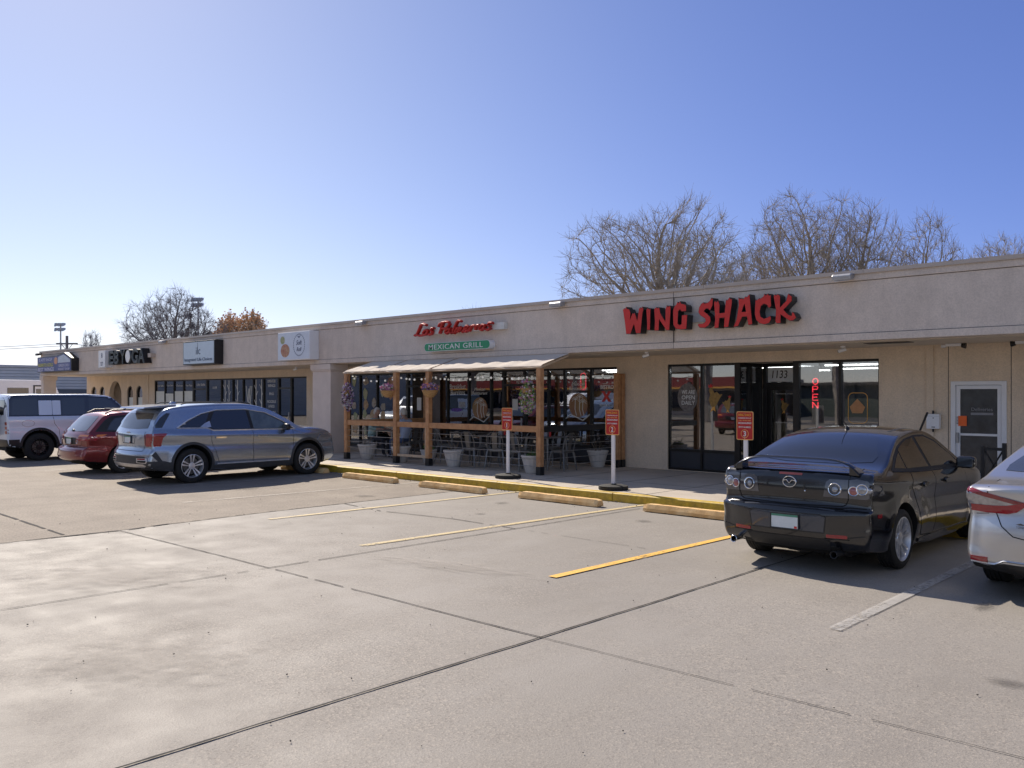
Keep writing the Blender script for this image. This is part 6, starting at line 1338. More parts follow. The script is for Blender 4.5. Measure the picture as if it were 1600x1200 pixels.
basket(-18.95, 1.98, [('purple', .25), ('lilac', .25), ('white', .25), ('dark', .3)], 'trailing purple and white flowers on the leftmost patio post', True, 1)
basket(-17.22, 1.97, [('pink', .45), ('lilac', .25), ('white', .15), ('green', .2)], 'pink flower basket left of the second patio post', False, 2)
basket(-15.62, 1.97, [('purple', .4), ('orange', .35), ('lilac', .2), ('green', .15)], 'purple and orange flower basket on the third patio post', False, 3)
basket(-12.48, 2.0, [('pink', .25), ('white', .25), ('lime', .35), ('lilac', .12), ('green', .25)], 'trailing pink, white and green flowers beside the right patio post', True, 4)

# planters
M_pot = mat('planter_resin', (.60, .56, .52), .8, var=.1, scale=8, bump=.2)
def planter(x, y, label, kind, seed, s_=1):
    r_ = empty('planter', (x, y, .15), 0, label, 'planter', 'ribbed planters on the patio'); N = 48; vs = []; fs = []
    prof = [(.13, .0), (.15, .02), (.235, .35), (.255, .36), (.255, .395), (.225, .395), (.21, .33)]
    for r0, h in prof:
        for j in range(N):
            a = 2*math.pi*j/N; rr_ = r0*s_*(1+(.028*math.cos(16*a) if h < .355 else 0)); vs.append((rr_*math.cos(a), rr_*math.sin(a), h*s_))
    for i in range(len(prof)-1):
        for j in range(N): fs.append((i*N+j, i*N+(j+1) % N, (i+1)*N+(j+1) % N, (i+1)*N+j))
    o = MB().add(vs, fs).build('pot', M_pot, r_, smooth=True)
    MB().lathe([(.001, .34*s_), (.21*s_, .345*s_)], n=20).build('soil', mat('soil_dark', (.05, .035, .025), .95, var=.3), r_)
    rg_ = random.Random(seed); k = MB()
    for _ in range(10):
        a = rg_.uniform(0, 6.28); l_ = rg_.uniform(.08, .30); k.tube([(.05*math.cos(a), .05*math.sin(a), .34), (.09*math.cos(a), .09*math.sin(a), .34+l_*.6), (.16*math.cos(a), .14*math.sin(a), .34+l_)], .005, 4)
    k.build('stems', M_leafd, r_)
    if kind: foliage((0, 0, .40, .14, .14, .07), 60, [('green', 1)], r_, 'leaves', seed, .04)
planter(-18.62, 14.02, 'grey ribbed planter just right of the leftmost patio post', 0, 1)
planter(-17.18, 14.0, 'grey ribbed planter behind the second patio post', 0, 2)
planter(-15.18, 13.98, 'grey ribbed planter right of the third patio post', 0, 3)
planter(-12.62, 13.95, 'grey ribbed planter behind the right front patio post', 1, 4)
planter(-12.62, 16.25, 'grey ribbed planter by the wall at the right end of the patio', 0, 5)
planter(-16.4, 14.25, 'small leafy planter behind the patio gate', 1, 6, .85)

# metal chairs and tables
M_ch = mat('chair_steel', (.20, .195, .19), .42, .75, var=.2, scale=14)
def make_chair():
    r_ = empty('metal_chair', (0, 0, .15), 0)
    MB().plate(rrect(-.19, .19, -.19, .19, .06), (), o=(0, 0, .44), u=(1, 0, 0), v=(0, 1, 0), d=(0, 0, 1), t=.02).plate(rrect(-.17, .17, -.17, .17, .05), (), o=(0, 0, .40), u=(1, 0, 0), v=(0, 1, 0), d=(0, 0, 1), t=.04).build('seat', M_ch, r_, bevel=.005)
    for sx in (-1, 1):
        for sy in (-1, 1): MB().tube([(sx*.17, sy*.16, .43), (sx*.185, sy*.185, .38), (sx*.235, sy*.235, 0)], [.026, .028, .014], 6).build('leg', M_ch, r_, smooth=True)
    MB().tube([(-.18, -.17, .43), (-.195, -.21, .62), (-.165, -.25, .78), (-.08, -.265, .84), (.08, -.265, .84), (.165, -.25, .78), (.195, -.21, .62), (.18, -.17, .43)], .013, 8).build('back_frame', M_ch, r_, smooth=True)
    MB().add([(-.055, -.18, .44), (.055, -.18, .44), (.065, -.225, .64), (-.065, -.225, .64), (-.06, -.262, .835), (.06, -.262, .835), (-.055, -.188, .44), (.055, -.188, .44), (.065, -.233, .64), (-.065, -.233, .64), (-.06, -.27, .835), (.06, -.27, .835)],
             [(0, 1, 2, 3), (3, 2, 5, 4), (7, 6, 9, 8), (8, 9, 10, 11), (0, 3, 9, 6), (3, 4, 10, 9), (1, 7, 8, 2), (2, 8, 11, 5)]).build('back_slat', M_ch, r_)
    MB().tube([(-.22, -.22, .12), (.22, .22, .16)], .006, 5).tube([(.22, -.22, .12), (-.22, .22, .16)], .006, 5).build('brace', M_ch, r_)
    return r_
def make_table():
    r_ = empty('patio_table', (0, 0, .15), 0)
    MB().plate(rrect(-.38, .38, -.38, .38, .03), (), o=(0, 0, .72), u=(1, 0, 0), v=(0, 1, 0), d=(0, 0, 1), t=.03).build('table_top', mat('table_top_dark', (.10, .09, .085), .4, .3, var=.2), r_, bevel=.005)
    for sx in (-1, 1):
        for sy in (-1, 1): MB().tube([(sx*.32, sy*.32, .72), (sx*.35, sy*.35, 0)], [.03, .016], 6).build('leg', M_ch, r_)
    return r_
ch0 = make_chair(); tb0 = make_table()
TB = [(-18.72, 15.0, 'dark square patio table between the two seated diners'), (-16.0, 15.3, 'dark square patio table behind the gate post'), (-14.55, 14.9, 'dark square patio table in the middle of the right patio bay'), (-13.15, 15.0, 'dark square patio table nearest the right end of the patio')]
for i, (x, y, lab) in enumerate(TB):
    o = tb0 if i == 0 else copy_tree(tb0); o.location = (x, y, .15); tag(o, lab, 'table', 'square tables on the patio')
CH = [(-19.30, 14.75, -90, 'grey metal chair under the diner in the teal shirt'), (-17.95, 14.95, 90, 'grey metal chair under the diner in the pale blue shirt'), (-18.1, 15.6, 200, 'empty grey metal chair behind the diners table'),
      (-16.35, 14.8, -25, 'grey metal chair behind the patio gate'), (-15.35, 15.35, 95, 'grey metal chair between the second and third tables'), (-14.75, 14.22, 5, 'grey metal chair with its back to the cable railing, left of sign 1'),
      (-14.1, 14.35, 30, 'grey metal chair turned aside just right of sign 1'), (-14.0, 15.2, 88, 'grey metal chair between the two right-hand tables'), (-13.3, 14.3, -8, 'grey metal chair with its back to the railing by the right planter'),
      (-12.62, 14.95, 92, 'grey metal chair at the right end of the patio'), (-13.6, 15.75, 175, 'grey metal chair against the window at the right end'), (-14.9, 15.65, 185, 'grey metal chair against the window in the middle bay')]
for i, (x, y, a, lab) in enumerate(CH):
    o = ch0 if i == 0 else copy_tree(ch0); o.location = (x, y, .15); o.rotation_euler = (0, 0, R(a)); tag(o, lab, 'chair', 'metal chairs on the patio')
for i, (x, y, lab) in enumerate(((-14.4, 14.8, 'napkin holder and sauce bottles on the middle right table'), (-13.1, 14.95, 'napkin holder and sauce bottles on the table at the right end'), (-18.5, 15.25, 'napkin holder and sauce bottles between the diners'))):
    r_ = empty('condiment_set', (x, y, .90), 0, lab, 'condiments', 'condiments on the patio tables')
    MB().box(-.05, .05, -.03, .03, .001, .10).build('napkin_holder', M_grey, r_, bevel=.004)
    MB().lathe([(.001, .001), (.025, .001), (.026, .10), (.010, .14), (.010, .16), (.001, .16)], (.10, .02, 0), n=12).build('sauce_bottle', M_red, r_, smooth=True)
    MB().lathe([(.001, .001), (.022, .001), (.022, .07), (.001, .08)], (-.09, .03, 0), n=12).build('salt_shaker', M_white, r_, smooth=True)

# ------------------------------------------------------------ people
M_skin = mat('skin', (.42, .25, .18), .55, var=.06); M_hairg = mat('hair_grey', (.52, .49, .45), .8, var=.15, scale=40)
M_teal = mat('shirt_teal', (.28, .42, .42), .85, var=.12, scale=12); M_pblue = mat('shirt_pale_blue', (.36, .43, .58), .85, var=.12, scale=12)
M_dkt = mat('trousers_dark', (.03, .03, .04), .9, var=.2); M_jean = mat('trousers_denim', (.06, .09, .17), .9, var=.2)
def person(loc, rz, label, shirt, trousers, hair, seed, lean=.0):
    r_ = empty('person', loc, rz, label, 'person')
    V = []; E_ = []; Rr = []
    def add(p, r, prev=None):
        V.append(p); Rr.append(r)
        if prev is not None: E_.append((prev, len(V)-1))
        return len(V)-1
    L = lean
    pel = add((0, 0, .50), .145); wst = add((0, -.02+L*.3, .68), .135, pel); chs = add((0, -.01+L*.7, .88), .150, wst); shd = add((0, 0+L, 1.00), .125, chs); nk = add((0, .02+L*1.1, 1.09), .056, shd); hd = add((0, .045+L*1.2, 1.16), .062, nk)
    for sx in (-1, 1):
        s0 = add((sx*.165, 0+L, 1.0), .066, shd); e = add((sx*.235, .08+L, .78), .048, s0); w_ = add((sx*.13, .31+L*.6, .765), .030, e); h_ = add((sx*.10, .38+L*.5, .762), .034, w_)
        for k in range(4):
            f1 = add((sx*(.10-.024*(k-1.5)), .43+L*.5, .765), .010, h_); add((sx*(.10-.026*(k-1.5)), .46+L*.5-.006*abs(k-1.3), .758), .008, f1)
        t1 = add((sx*.062, .395+L*.5, .765), .010, h_); add((sx*.045, .425+L*.5, .762), .008, t1)
        hp = add((sx*.10, .03, .50), .10, pel); kn = add((sx*.13, .44, .50), .066, hp); an = add((sx*.13, .43, .11), .042, kn); ft = add((sx*.135, .55, .045), .036, an)
    me = bpy.data.meshes.new('body'); me.from_pydata(V, E_, []); o = bpy.data.objects.new('body', me); COL.objects.link(o)
    sk = o.modifiers.new('s', 'SKIN'); sk.use_smooth_shade = True
    for i, v in enumerate(me.skin_vertices[0].data): v.radius = (Rr[i]*(1.25 if i in (1, 2, 3) else 1), Rr[i]); v.use_root = (i == 0)
    ss = o.modifiers.new('u', 'SUBSURF'); ss.levels = 2; ss.render_levels = 2
    dg = bpy.context.evaluated_depsgraph_get(); nm = bpy.data.meshes.new_from_object(o.evaluated_get(dg)); o.modifiers.clear(); o.data = nm
    for m_ in (M_skin, shirt, trousers, M_black): nm.materials.append(m_)
    for p in nm.polygons:
        c_ = p.center; k = 1
        if c_.z > 1.065: k = 0
        elif c_.z < .11: k = 3
        elif c_.z < .60 and not (c_.z > .56 and c_.y < .1): k = 2
        elif c_.y > .22+L*.5 and c_.z > .7: k = 0
        p.material_index = k
    nm.polygons.foreach_set('use_smooth', [True]*len(nm.polygons)); o.name = 'body'; o.parent = r_
    # head with features, one closed shape grown from an ellipsoid
    hc = Vector((0, .055+L*1.25, 1.235)); N, M_ = 28, 20; vs = []; fs = []
    for i in range(M_+1):
        a = -math.pi/2+math.pi*i/M_
        for j in range(N):
            b_ = 2*math.pi*j/N; x, y, z = math.cos(a)*math.sin(b_), math.cos(a)*math.cos(b_), math.sin(a)
            q = Vector((x*.076, y*.095, z*.118)); 
            if z < -.2: q.x *= 1-.25*(-z-.2); q.y *= 1-.05*(-z)
            if y > 0:
                q.y += .022*math.exp(-((x/.16)**2+((z+.08)/.20)**2)); q.y -= .008*math.exp(-(((abs(x)-.36)/.14)**2+((z-.08)/.10)**2))
                q.y += .006*math.exp(-((x/.3)**2+((z+.42)/.06)**2))
            vs.append(q+hc)
    for i in range(M_):
        for j in range(N): fs.append((i*N+j, i*N+(j+1) % N, (i+1)*N+(j+1) % N, (i+1)*N+j))
    hd_ = MB().add(vs, fs).build('head', M_skin, r_, smooth=True)
    for sx in (-1, 1):
        MB().sphere((sx*.028+hc.x, hc.y+.086, hc.z+.008), .010, 8, 6).build('eye', M_black, hd_, smooth=True); MB().sphere((sx*.078, hc.y-.01, hc.z-.01), .026, 8, 6, (.35, .8, 1.2)).build('ear', M_skin, hd_, smooth=True)
    MB().box(-.022, .022, hc.y+.088, hc.y+.094, hc.z-.052, hc.z-.046).build('mouth', mat('lips', (.3, .1, .09), .5), hd_)
    k = MB(); vs = []; fs = []; rg_ = random.Random(seed)
    for i in range(13):
        a = -.45+ (math.pi/2+.45)*i/12
        for j in range(N):
            b_ = 2*math.pi*j/N; fr = math.cos(b_); lo = .55 if fr > .3 else (-.1 if fr > -.2 else -.5); aa = max(a, lo)
            q = Vector((math.cos(aa)*math.sin(b_)*.086, math.cos(aa)*math.cos(b_)*.105-.004, math.sin(aa)*.130)); q *= 1+rg_.uniform(-.02, .03); vs.append(q+hc)
    for i in range(12):
        for j in range(N): fs.append((i*N+j, i*N+(j+1) % N, (i+1)*N+(j+1) % N, (i+1)*N+j))
    k.add(vs, fs).build('hair', hair, r_, smooth=True)
person((-19.30, 14.75, .15), R(-75), 'grey-haired diner in a teal shirt seated with back to the pillar', M_teal, M_dkt, M_hairg, 1, .06)
person((-18.02, 14.85, .15), R(92), 'diner in a pale blue shirt seated behind the second patio post', M_pblue, M_jean, M_hairg, 2, .03)

# ------------------------------------------------------------ wheel stops and pick-up signs
WSN = [(-15.1, 11.44, 'tan concrete wheel stop nearest the grey SUV'), (-12.41, 11.38, 'tan concrete wheel stop second from the grey SUV'), (-9.68, 11.38, 'tan concrete wheel stop in front of sign 2'), (-7.03, 11.46, 'tan concrete wheel stop left of the black sedan'),
       (-18.1, 11.75, 'wheel stop hidden under the nose of the grey SUV'), ]
pr = [(-.09, .012), (.09, .012), (.085, .06), (.055, .125), (-.055, .125), (-.085, .06)]
ws0 = None
for i, (x, y, lab) in enumerate(WSN):
    if ws0 is None:
        k = MB(); NS_ = 24; vs = []
        for j in range(NS_+1):
            u = -1+2*j/NS_; e_ = 1-.10*max(0, abs(u)-.93)/.07
            for a, b_ in pr: vs.append((u*.915, a*e_+random.uniform(-.003, .003), b_*(e_ if b_ > .05 else 1)+random.uniform(-.003, .003)))
        k.add(vs, [(j*6+q, j*6+(q+1) % 6, (j+1)*6+(q+1) % 6, (j+1)*6+q) for j in range(NS_) for q in range(6)]+[tuple(range(6)), tuple(NS_*6+q for q in range(6))])
        ws0 = k.build('wheel_stop', M_stop); o = ws0
    else: o = ws0.copy(); COL.objects.link(o)
    o.location = (x, y, 0); o.rotation_euler = (0, 0, R(random.uniform(-1.6, 1.6))); tag(o, lab, 'wheel stop', 'concrete wheel stops along the kerb')
M_sgr = mat('pickup_sign_red', (.46, .012, .014), .35, var=.06); M_sgb = mat('pickup_sign_border', (.90, .50, .16), .35, var=.05); M_sgo = mat('pickup_sign_orange', (.85, .42, .06), .4, var=.05)
def pick_sign(x, y, num, label):
    r_ = empty('parking_sign', (x, y, .15), R(random.uniform(-3, 3)), label, 'sign', 'red pick-up signs on the kerb')
    MB().lathe([(.001, .002), (.26, .002), (.27, .02), (.265, .07), (.20, .085), (.06, .09), (.05, .11), (.001, .11)], n=32).build('base', M_blackr, r_, smooth=True)
    MB().box(-.032, .032, -.02, .02, .09, 1.40).build('post', M_white2, r_, bevel=.004)
    p_ = MB().plate(rrect(-.15, .15, .985, 1.44, .025), (), o=(0, -.0275, 0), t=.006).build('sign_panel', M_galv, r_)
    MB().plate(rrect(-.15, .15, .985, 1.44, .025), (), o=(0, -.0302, 0), t=.0025).build('sign_border', M_sgb, p_)
    MB().plate(rrect(-.138, .138, .997, 1.428, .018), (), o=(0, -.033, 0), t=.0025).build('sign_face', M_sgr, p_)
    k = MB(); add_text(k, 'WING SHACK', 0, 1.385, -.035, .235, .042, .001, offset=.012); k.build('heading', M_sgo, p_)
    k = MB()
    for t_, z_, w_, h_ in (('CURBSIDE PICK UP', 1.335, .235, .020), ('303.834.8960', 1.255, .235, .030), ('SPOT NUMBER', 1.19, .22, .026)): add_text(k, t_, 0, z_, -.035, w_, h_, .001, offset=.012)
    add_text(k, str(num), 0, 1.085, -.035, .05 if num != 1 else .022, .085, .001, offset=.02); add_text(k, 'v', 0, 1.012, -.035, .02, .012, .001); k.build('lettering', M_white, p_)
    MB().tube([(.065*math.cos(2*math.pi*q/26), -.0345, 1.085+.065*math.sin(2*math.pi*q/26)) for q in range(27)], .004, 5).build('ring_mark', M_sgb, p_)
    k = MB(); add_text(k, 'CALL WHEN HERE', 0, 1.297, -.035, .22, .018, .001); k.build('small_lettering', M_sgb, p_)
    for z_ in (1.03, 1.40): MB().sphere((0, -.036, z_), .006, 6, 4).build('bolt', M_galv, p_)
pick_sign(-12.26, 12.80, 1, 'red pick-up sign numbered 1 in front of the patio'); pick_sign(-9.40, 12.56, 2, 'red pick-up sign numbered 2 left of the wing shop window'); pick_sign(-6.80, 12.60, 3, 'red pick-up sign numbered 3 behind the black sedan')
# bits of litter on the lot
# ------------------------------------------------------------ trees
M_bark = mat('bark_brown', (.25, .22, .19), .9, var=.25, scale=2, bump=.3); M_twig = mat('twig_brown', (.33, .28, .225), .9, var=.2, scale=1.5)
M_barkg = mat('bark_grey', (.17, .15, .145), .9, var=.25, scale=2); M_twigg = mat('twig_grey', (.20, .18, .18), .9, var=.2)
from mathutils.kdtree import KDTree
def tree(loc, H, rad, seed, label, stems=4, base=.28, grey=False, dens=1.0, leaves=None, tw=.0065, fork=.20, low=.34, twl=.70):
    """bare tree grown by letting branches reach for points spread through a lobed crown"""
    rg_ = random.Random(seed); T = MB(); Cn = MB(); K = MB(); bk, tg = (M_barkg, M_twigg) if grey else (M_bark, M_twig)
    r_ = empty('bare_tree' if not leaves else 'autumn_tree', loc, 0, label, 'tree', None)
    NA = int(2400*dens); lobes = []
    for q in range(stems+4):
        a = 2*math.pi*(q+rg_.uniform(-.3, .3))/(stems+4); k = rg_.uniform(.35, .62) if q % 2 else rg_.uniform(.15, .45)
        lobes.append((Vector((rad*k*math.cos(a), rad*k*math.sin(a), H*(rg_.uniform(.50, .66) if q % 2 else rg_.uniform(.62, .76)))), rad*rg_.uniform(.38, .5), H*rg_.uniform(.16, .24)))
    A = []
    while len(A) < NA:
        c_, rx, rz = lobes[rg_.randrange(len(lobes))]
        q = Vector([rg_.uniform(-1, 1) for _ in range(3)]); l_ = q.length
        if l_ > 1 or rg_.random() > .35+.65*l_: continue
        p = Vector((c_.x+q.x*rx, c_.y+q.y*rx, c_.z+q.z*rz))
        if p.z > low*H: A.append(p)
    step = .26*(H/11)**.5; nodes = [Vector((0, 0, -.2))]; par = [-1]
    lean = Vector((rg_.uniform(-.06, .06), rg_.uniform(-.06, .06), 1))
    while nodes[-1].z < fork*H: nodes.append(nodes[-1]+(lean+Vector([rg_.gauss(0, .05) for _ in range(3)])).normalized()*step); par.append(len(nodes)-2)
    for it in range(90):
        kd = KDTree(len(nodes))
        for i, q in enumerate(nodes): kd.insert(q, i)
        kd.balance(); acc = {}
        for p in A:
            co, i, d = kd.find(p)
            acc.setdefault(i, Vector((0, 0, 0))); acc[i] += (p-co).normalized()
        new = []
        for i, v in acc.items():
            g = nodes[i]-nodes[par[i]] if par[i] >= 0 else Vector((0, 0, 1))
            d = (v.normalized()+g.normalized()*.75+Vector((0, 0, .10))+Vector([rg_.gauss(0, .11) for _ in range(3)])).normalized()
            nodes.append(nodes[i]+d*step); par.append(i); new.append(nodes[-1])
        k2 = KDTree(len(new))
        for i, q in enumerate(new): k2.insert(q, i)
        k2.balance(); A = [p for p in A if k2.find(p)[2] > step*1.15]
        if len(A) < 12 or len(nodes) > 8000*dens: break
    n = len(nodes); ch = [[] for _ in range(n)]
    for i in range(1, n): ch[par[i]].append(i)
    acc = [0.0]*n; e = 2.25
    for i in range(n-1, -1, -1):
        s_ = sum(acc[c] for c in ch[i]); acc[i] = s_ if s_ > 0 else (tw*1.5)**e
    rr_ = [a**(1/e) for a in acc]; kk = base/max(rr_[0], 1e-6)
    rr_ = [max(tw*1.2, r*(kk if r > .05 else 1+(kk-1)*max(0, (r-tw*1.5)/(.05-tw*1.5+1e-9)))) for r in rr_]
    st = [(0, -1)]
    while st:
        i, p0 = st.pop(); pts = [nodes[p0]] if p0 >= 0 else []; rs = [rr_[i]*1.0] if p0 >= 0 else []
        while True:
            pts.append(nodes[i]); rs.append(rr_[i])
            if not ch[i]: break
            c_ = sorted(ch[i], key=lambda q: -rr_[q])
            for q in c_[1:]: st.append((q, i))
            if rs[0] > .05 >= rr_[c_[0]]: st.append((c_[0], i)); break
            i = c_[0]
        if len(pts) > 1: (T if rs[0] > .05 else Cn).tube(pts, rs, 8 if rs[0] > .1 else (5 if rs[0] > .03 else 3), cap=False)
    for i in range(1, n):
        if rr_[i] > tw*3.2: continue
        g = (nodes[i]-nodes[par[i]]).normalized()
        for _ in range(4 if ch[i] else 8):
            if rg_.random() > .85: continue
            d = (g*.8+Vector([rg_.gauss(0, .5) for _ in range(3)])+Vector((0, 0, .25))).normalized(); L = twl*rg_.uniform(.45, 1.15)
            p = nodes[i]; q = p+d*L*.5; d2 = (d+Vector([rg_.gauss(0, .22) for _ in range(3)])+Vector((0, 0, .15))).normalized(); z = q+d2*L*.5
            Cn.tube([p, q, z], [tw, tw*.8, tw*.45], 3, cap=False)
            if leaves and rg_.random() < .75:
                for w_ in (q, z):
                    a = Vector([rg_.gauss(0, 1) for _ in range(3)]).normalized(); b_ = a.orthogonal().normalized()*.11; e_ = a.cross(b_); K.add([w_-b_, w_-e_, w_+b_, w_+e_], [(0, 1, 2, 3)])
    T.build('trunk', bk, r_, recalc=False, smooth=True); Cn.build('crown', tg, r_, recalc=False)
    if leaves: K.build('leaves', leaves, r_, recalc=False)
    return r_
tree((-22.4, 33.8, 0), 11.3, 4.7, 11, 'largest bare tree behind the building, above the red WING letters', 6, .42, tw=.007, dens=1.25)
tree((-27.0, 46.0, 0), 10.6, 4.0, 12, 'lower bare tree behind the building just right of the largest one', 4, .26, dens=.7)
tree((-21.3, 41.5, 0), 10.4, 2.9, 19, 'bare tree in the dip between the two tallest crowns', 4, .24, dens=.6)
tree((-18.2, 40.2, 0), 12.3, 3.7, 13, 'tall bare tree behind the building above the word SHACK', 5, .36, dens=1.1)
tree((-16.3, 41.0, 0), 11.8, 2.7, 14, 'slim bare tree joining the tall one on its right side', 4, .26, dens=.7)
tree((-14.0, 43.0, 0), 11.0, 2.1, 15, 'sparse bare tree above the right floodlight', 3, .26, dens=.38)
tree((-14.0, 56.5, 0), 12.2, 3.0, 16, 'distant bare crown peeping over the roof second from the right', 4, .24, dens=.6)
tree((-10.0, 56.5, 0), 12.4, 3.6, 17, 'distant bare crown peeping over the roof at the right edge', 4, .24, dens=.6)
tree((-43.2, 41.7, 0), 8.4, 1.6, 18, 'tiny bare treetop over the roof above the Las Palmeras script', 3, .12, grey=True, dens=.6)
tree((-68.0, 31.9, 0), 10.6, 4.7, 21, 'large bare spreading tree behind the left end of the building', 5, .34, grey=True, tw=.009)
tree((-93.6, 35.2, 0), 8.9, 1.3, 22, 'small round bare tree left of the large spreading one', 5, .18, grey=True, tw=.012, dens=.8)
tree((-68.8, 38.2, 0), 9.2, 3.3, 23, 'small tree with orange leaves behind the roof', 4, .2, leaves=mat('leaf_orange', (.72, .46, .26), .8, var=.3, scale=3), dens=.8, tw=.014)

# ------------------------------------------------------------ poles and wires
def flood_pole(loc, h, label, nl=4):
    r_ = empty('floodlight_pole', loc, R(35), label, 'pole', 'sports floodlight poles')
    MB().tube([(0, 0, 0), (0, 0, h)], [.11, .07], 10).build('post', M_grey, r_, smooth=True)
    for q, z in enumerate((h-.15, h-.65)):
        MB().box(-.48, .48, -.04, .04, z-.05, z+.05).build('crossarm', M_grey, r_)
        for i in range(nl):
            x = (-.8+1.6*i/(nl-1))*.5; MB().plate([(-.3, -.22), (.12, -.02), (.12, .16), (-.2, .16)], (), o=(x-.15, 0, z+.05), u=(0, 1, 0), v=(0, 0, 1), d=(1, 0, 0), t=.24).build('lamp_head', M_galv, r_)
flood_pole((-96, 32.9, 0), 9.3, 'floodlight pole beside the utility pole at far left', 3); flood_pole((-76.1, 38, 0), 10.8, 'floodlight pole rising right of the large left tree')
up = empty('utility_pole', (-84.2, 29.4, 0), R(40), 'dark wooden utility pole with crossarm at far left', 'pole')
MB().tube([(0, 0, 0), (0, 0, 7.3)], [.17, .12], 8).build('post', M_barkg, up)
MB().box(-1.0, 1.0, -.06, .06, 6.5, 6.65).tube([(-.5, 0, 6.5), (0, 0, 5.9)], .03, 4).tube([(.5, 0, 6.5), (0, 0, 5.9)], .03, 4).build('crossarm', M_barkg, up)
MB().tube([(.25, 0, 5.5), (.25, 0, 6.1)], .16, 8).build('transformer', M_grey, up)
wl = MB()
for a, b_ in (((-84.2, 29.4, 6.6), (-105, -6, 6.9)), ((-84.2, 29.4, 6.6), (-70, 62, 6.6)), ((-84.2, 29.4, 6.4), (-105, -6, 6.6))):
    a, b_ = Vector(a), Vector(b_); wl.tube([a.lerp(b_, t/14)-Vector((0, 0, 1.1*math.sin(math.pi*t/14))) for t in range(15)], .022, 4)
wl.build('power_line', M_grey, None, loc=(-84.2, 29.4, 6.6), label='sagging power lines running from the utility pole', cat='wire')

# ------------------------------------------------------------ far left
mbd = empty('metal_building', (-72, 25, 0), 0, 'pale grey ribbed metal building beyond the left end of the mall', 'building')
k = MB(); z = .5
while z < 3.9: k.plate([(0, z), (.05, z+.03), (.05, z+.19), (0, z+.22)], (), o=(-70.05, -30, 0), u=(1, 0, 0), v=(0, 0, 1), d=(0, 1, 0), t=85); z += .225
k.box(-90, -70.051, -30, 55, 0, 3.9); k.build('wall', mat('metal_siding', (.42, .46, .52), .5, .2, var=.06, scale=1), mbd, world=True)
MB().box(-90.1, -69.9, -30.1, 55.1, 3.901, 4.0).build('roof', mat('metal_roof', (.40, .42, .46), .5, .3), mbd, world=True)
MB().box(-69.999, -69.9, 22, 34, .1, 2.3).build('garage_door', mat('garage_dark', (.07, .09, .12), .5), mbd, world=True)
tr_ = empty('motorhome', (-52.5, 14.6, 0), R(8), 'white motorhome with roof vent parked behind the pale off-roader', 'motorhome')
MB().plate([(-3.2, .5), (3.1, .5), (3.2, 1.4), (2.7, 2.60), (2.4, 2.68), (-3.2, 2.68)], (), o=(-1.1, 0, 0), u=(0, 1, 0), v=(0, 0, 1), d=(1, 0, 0), t=2.2).build('body', M_white2, tr_, bevel=.05)
MB().box(-.6, .5, -1.6, -.3, 2.681, 2.95).build('roof_vent', M_black, tr_, bevel=.05)
MB().box(1.101, 1.12, -2.4, -1.4, 1.65, 2.25).build('window', M_glassd, tr_, bevel=.005); MB().box(1.101, 1.12, .2, 1.3, 1.65, 2.25).build('window', M_glassd, tr_, bevel=.005); MB().box(1.101, 1.115, 1.7, 2.5, 1.5, 2.2).build('window', M_glassm, tr_, bevel=.005)
MB().box(1.101, 1.13, 1.55, 1.62, .7, 2.4).box(1.101, 1.13, 1.62, 2.7, 2.33, 2.4).build('door_trim', M_trim, tr_)
for y_ in (-2.0, 2.0):
    for sx in (-1, 1): MB().lathe([(.2, sx*.86), (.38, sx*.86), (.40, sx*.9), (.40, sx*1.06), (.38, sx*1.1), (.2, sx*1.1), (.05, sx*1.08), (.001, sx*1.08)], (0, y_, .40), 'x', 24).build('wheel', M_tyre, tr_, smooth=True)
vn = empty('parked_van', (-58, 22.5, 0), R(0), 'white van with a purple stripe seen through the gap beside the end pillar', 'van')
MB().plate([(-2.4, .35), (2.5, .35), (2.55, .95), (2.0, 1.15), (1.4, 1.85), (1.1, 1.95), (-2.4, 1.95)], (), o=(-.95, 0, 0), u=(0, 1, 0), v=(0, 0, 1), d=(1, 0, 0), t=1.9).build('body', M_white2, vn, bevel=.05)
MB().box(.951, .96, -2.2, .6, 1.15, 1.45).build('stripe', FC['purple'], vn); MB().plate([(.75, 1.15), (1.9, 1.15), (1.35, 1.75), (.75, 1.75)], (), o=(.951, 0, 0), u=(0, 1, 0), v=(0, 0, 1), d=(1, 0, 0), t=.01).build('window', M_glassd, vn)
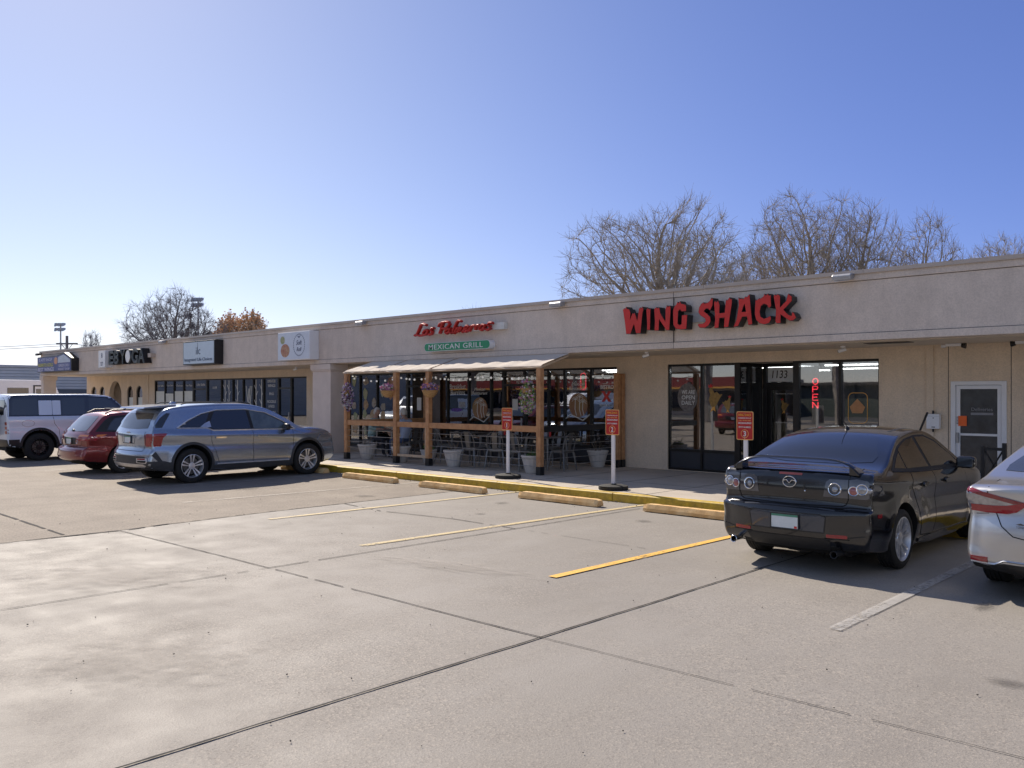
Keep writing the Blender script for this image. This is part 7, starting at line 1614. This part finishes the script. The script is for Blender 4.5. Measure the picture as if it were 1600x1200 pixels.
for y_ in (-1.6, 1.6):
    for sx in (-1, 1): MB().lathe([(.18, sx*.76), (.32, sx*.76), (.34, sx*.8), (.34, sx*.92), (.32, sx*.96), (.05, sx*.96), (.001, sx*.95)], (0, y_, .34), 'x', 24).build('wheel', M_tyre, vn, smooth=True)

# ------------------------------------------------------------ across the street, seen in the shop windows
ac = empty('shop_building', (-45, -34, 0), 0, 'long shop building with a red fascia across the street, mirrored in the windows', 'building')
MB().box(-90, -36, -44, -34, 0, 3.3).build('wall', mat('cream_render', (.50, .42, .33), .9, var=.08), ac, world=True)
MB().box(-90.2, -35.8, -34.0, -33.2, 2.6, 3.45).build('fascia', mat('fascia_red', (.26, .035, .03), .5, var=.1), ac, world=True)
MB().box(-90.2, -35.8, -33.19, -33.15, 2.45, 2.598).build('fascia_stripe', M_yel, ac, world=True)
for i in range(11): MB().box(-88+i*4.7, -84.6+i*4.7, -33.995, -33.97, .4, 2.2).build('window', M_glassd, ac, world=True)
a2 = empty('shop_building', (0, -38, 0), 0, 'low dark green-grey building across the street, seen only mirrored in the right windows', 'building')
MB().box(-35, 25, -50, -38, 0, 2.7).build('wall', mat('green_grey_render', (.10, .12, .10), .9, var=.15), a2, world=True); MB().box(-35.3, 25.3, -50.3, -37.6, 2.701, 2.95).build('roof', mat('dark_roof', (.10, .09, .08), .8), a2, world=True)
tA = tree((-20.5, -15, 0), 11, 5.5, 31, 'large bare tree across the street mirrored in the wing shop window', 5, .30)
for (x, y, s_, lab) in ((-31, -18.5, 1.0, 'bare street tree mirrored in the wing shop entry'), (-16, -23, 1.1, 'bare street tree mirrored at the right edge of the shop window'), (-43, -19, .9, 'bare street tree mirrored in the patio windows'), (-60, -24, 1.0, 'bare street tree mirrored in the left shop windows')):
    t_ = copy_tree(tA); t_.location = (x, y, 0); t_.scale = (s_, s_, s_); t_.rotation_euler = (0, 0, x); tag(t_, lab, 'tree')
wagon((-20.5, -3.5, 0), 'dark red wagon in the far row of the lot, mirrored in the wing shop window', R(165))
v2 = copy_tree(vn); v2.location = (-28.5, -3.0, 0); v2.rotation_euler = (0, 0, R(20)); tag(v2, 'white van in the far row of the lot, mirrored in the patio windows', 'van')
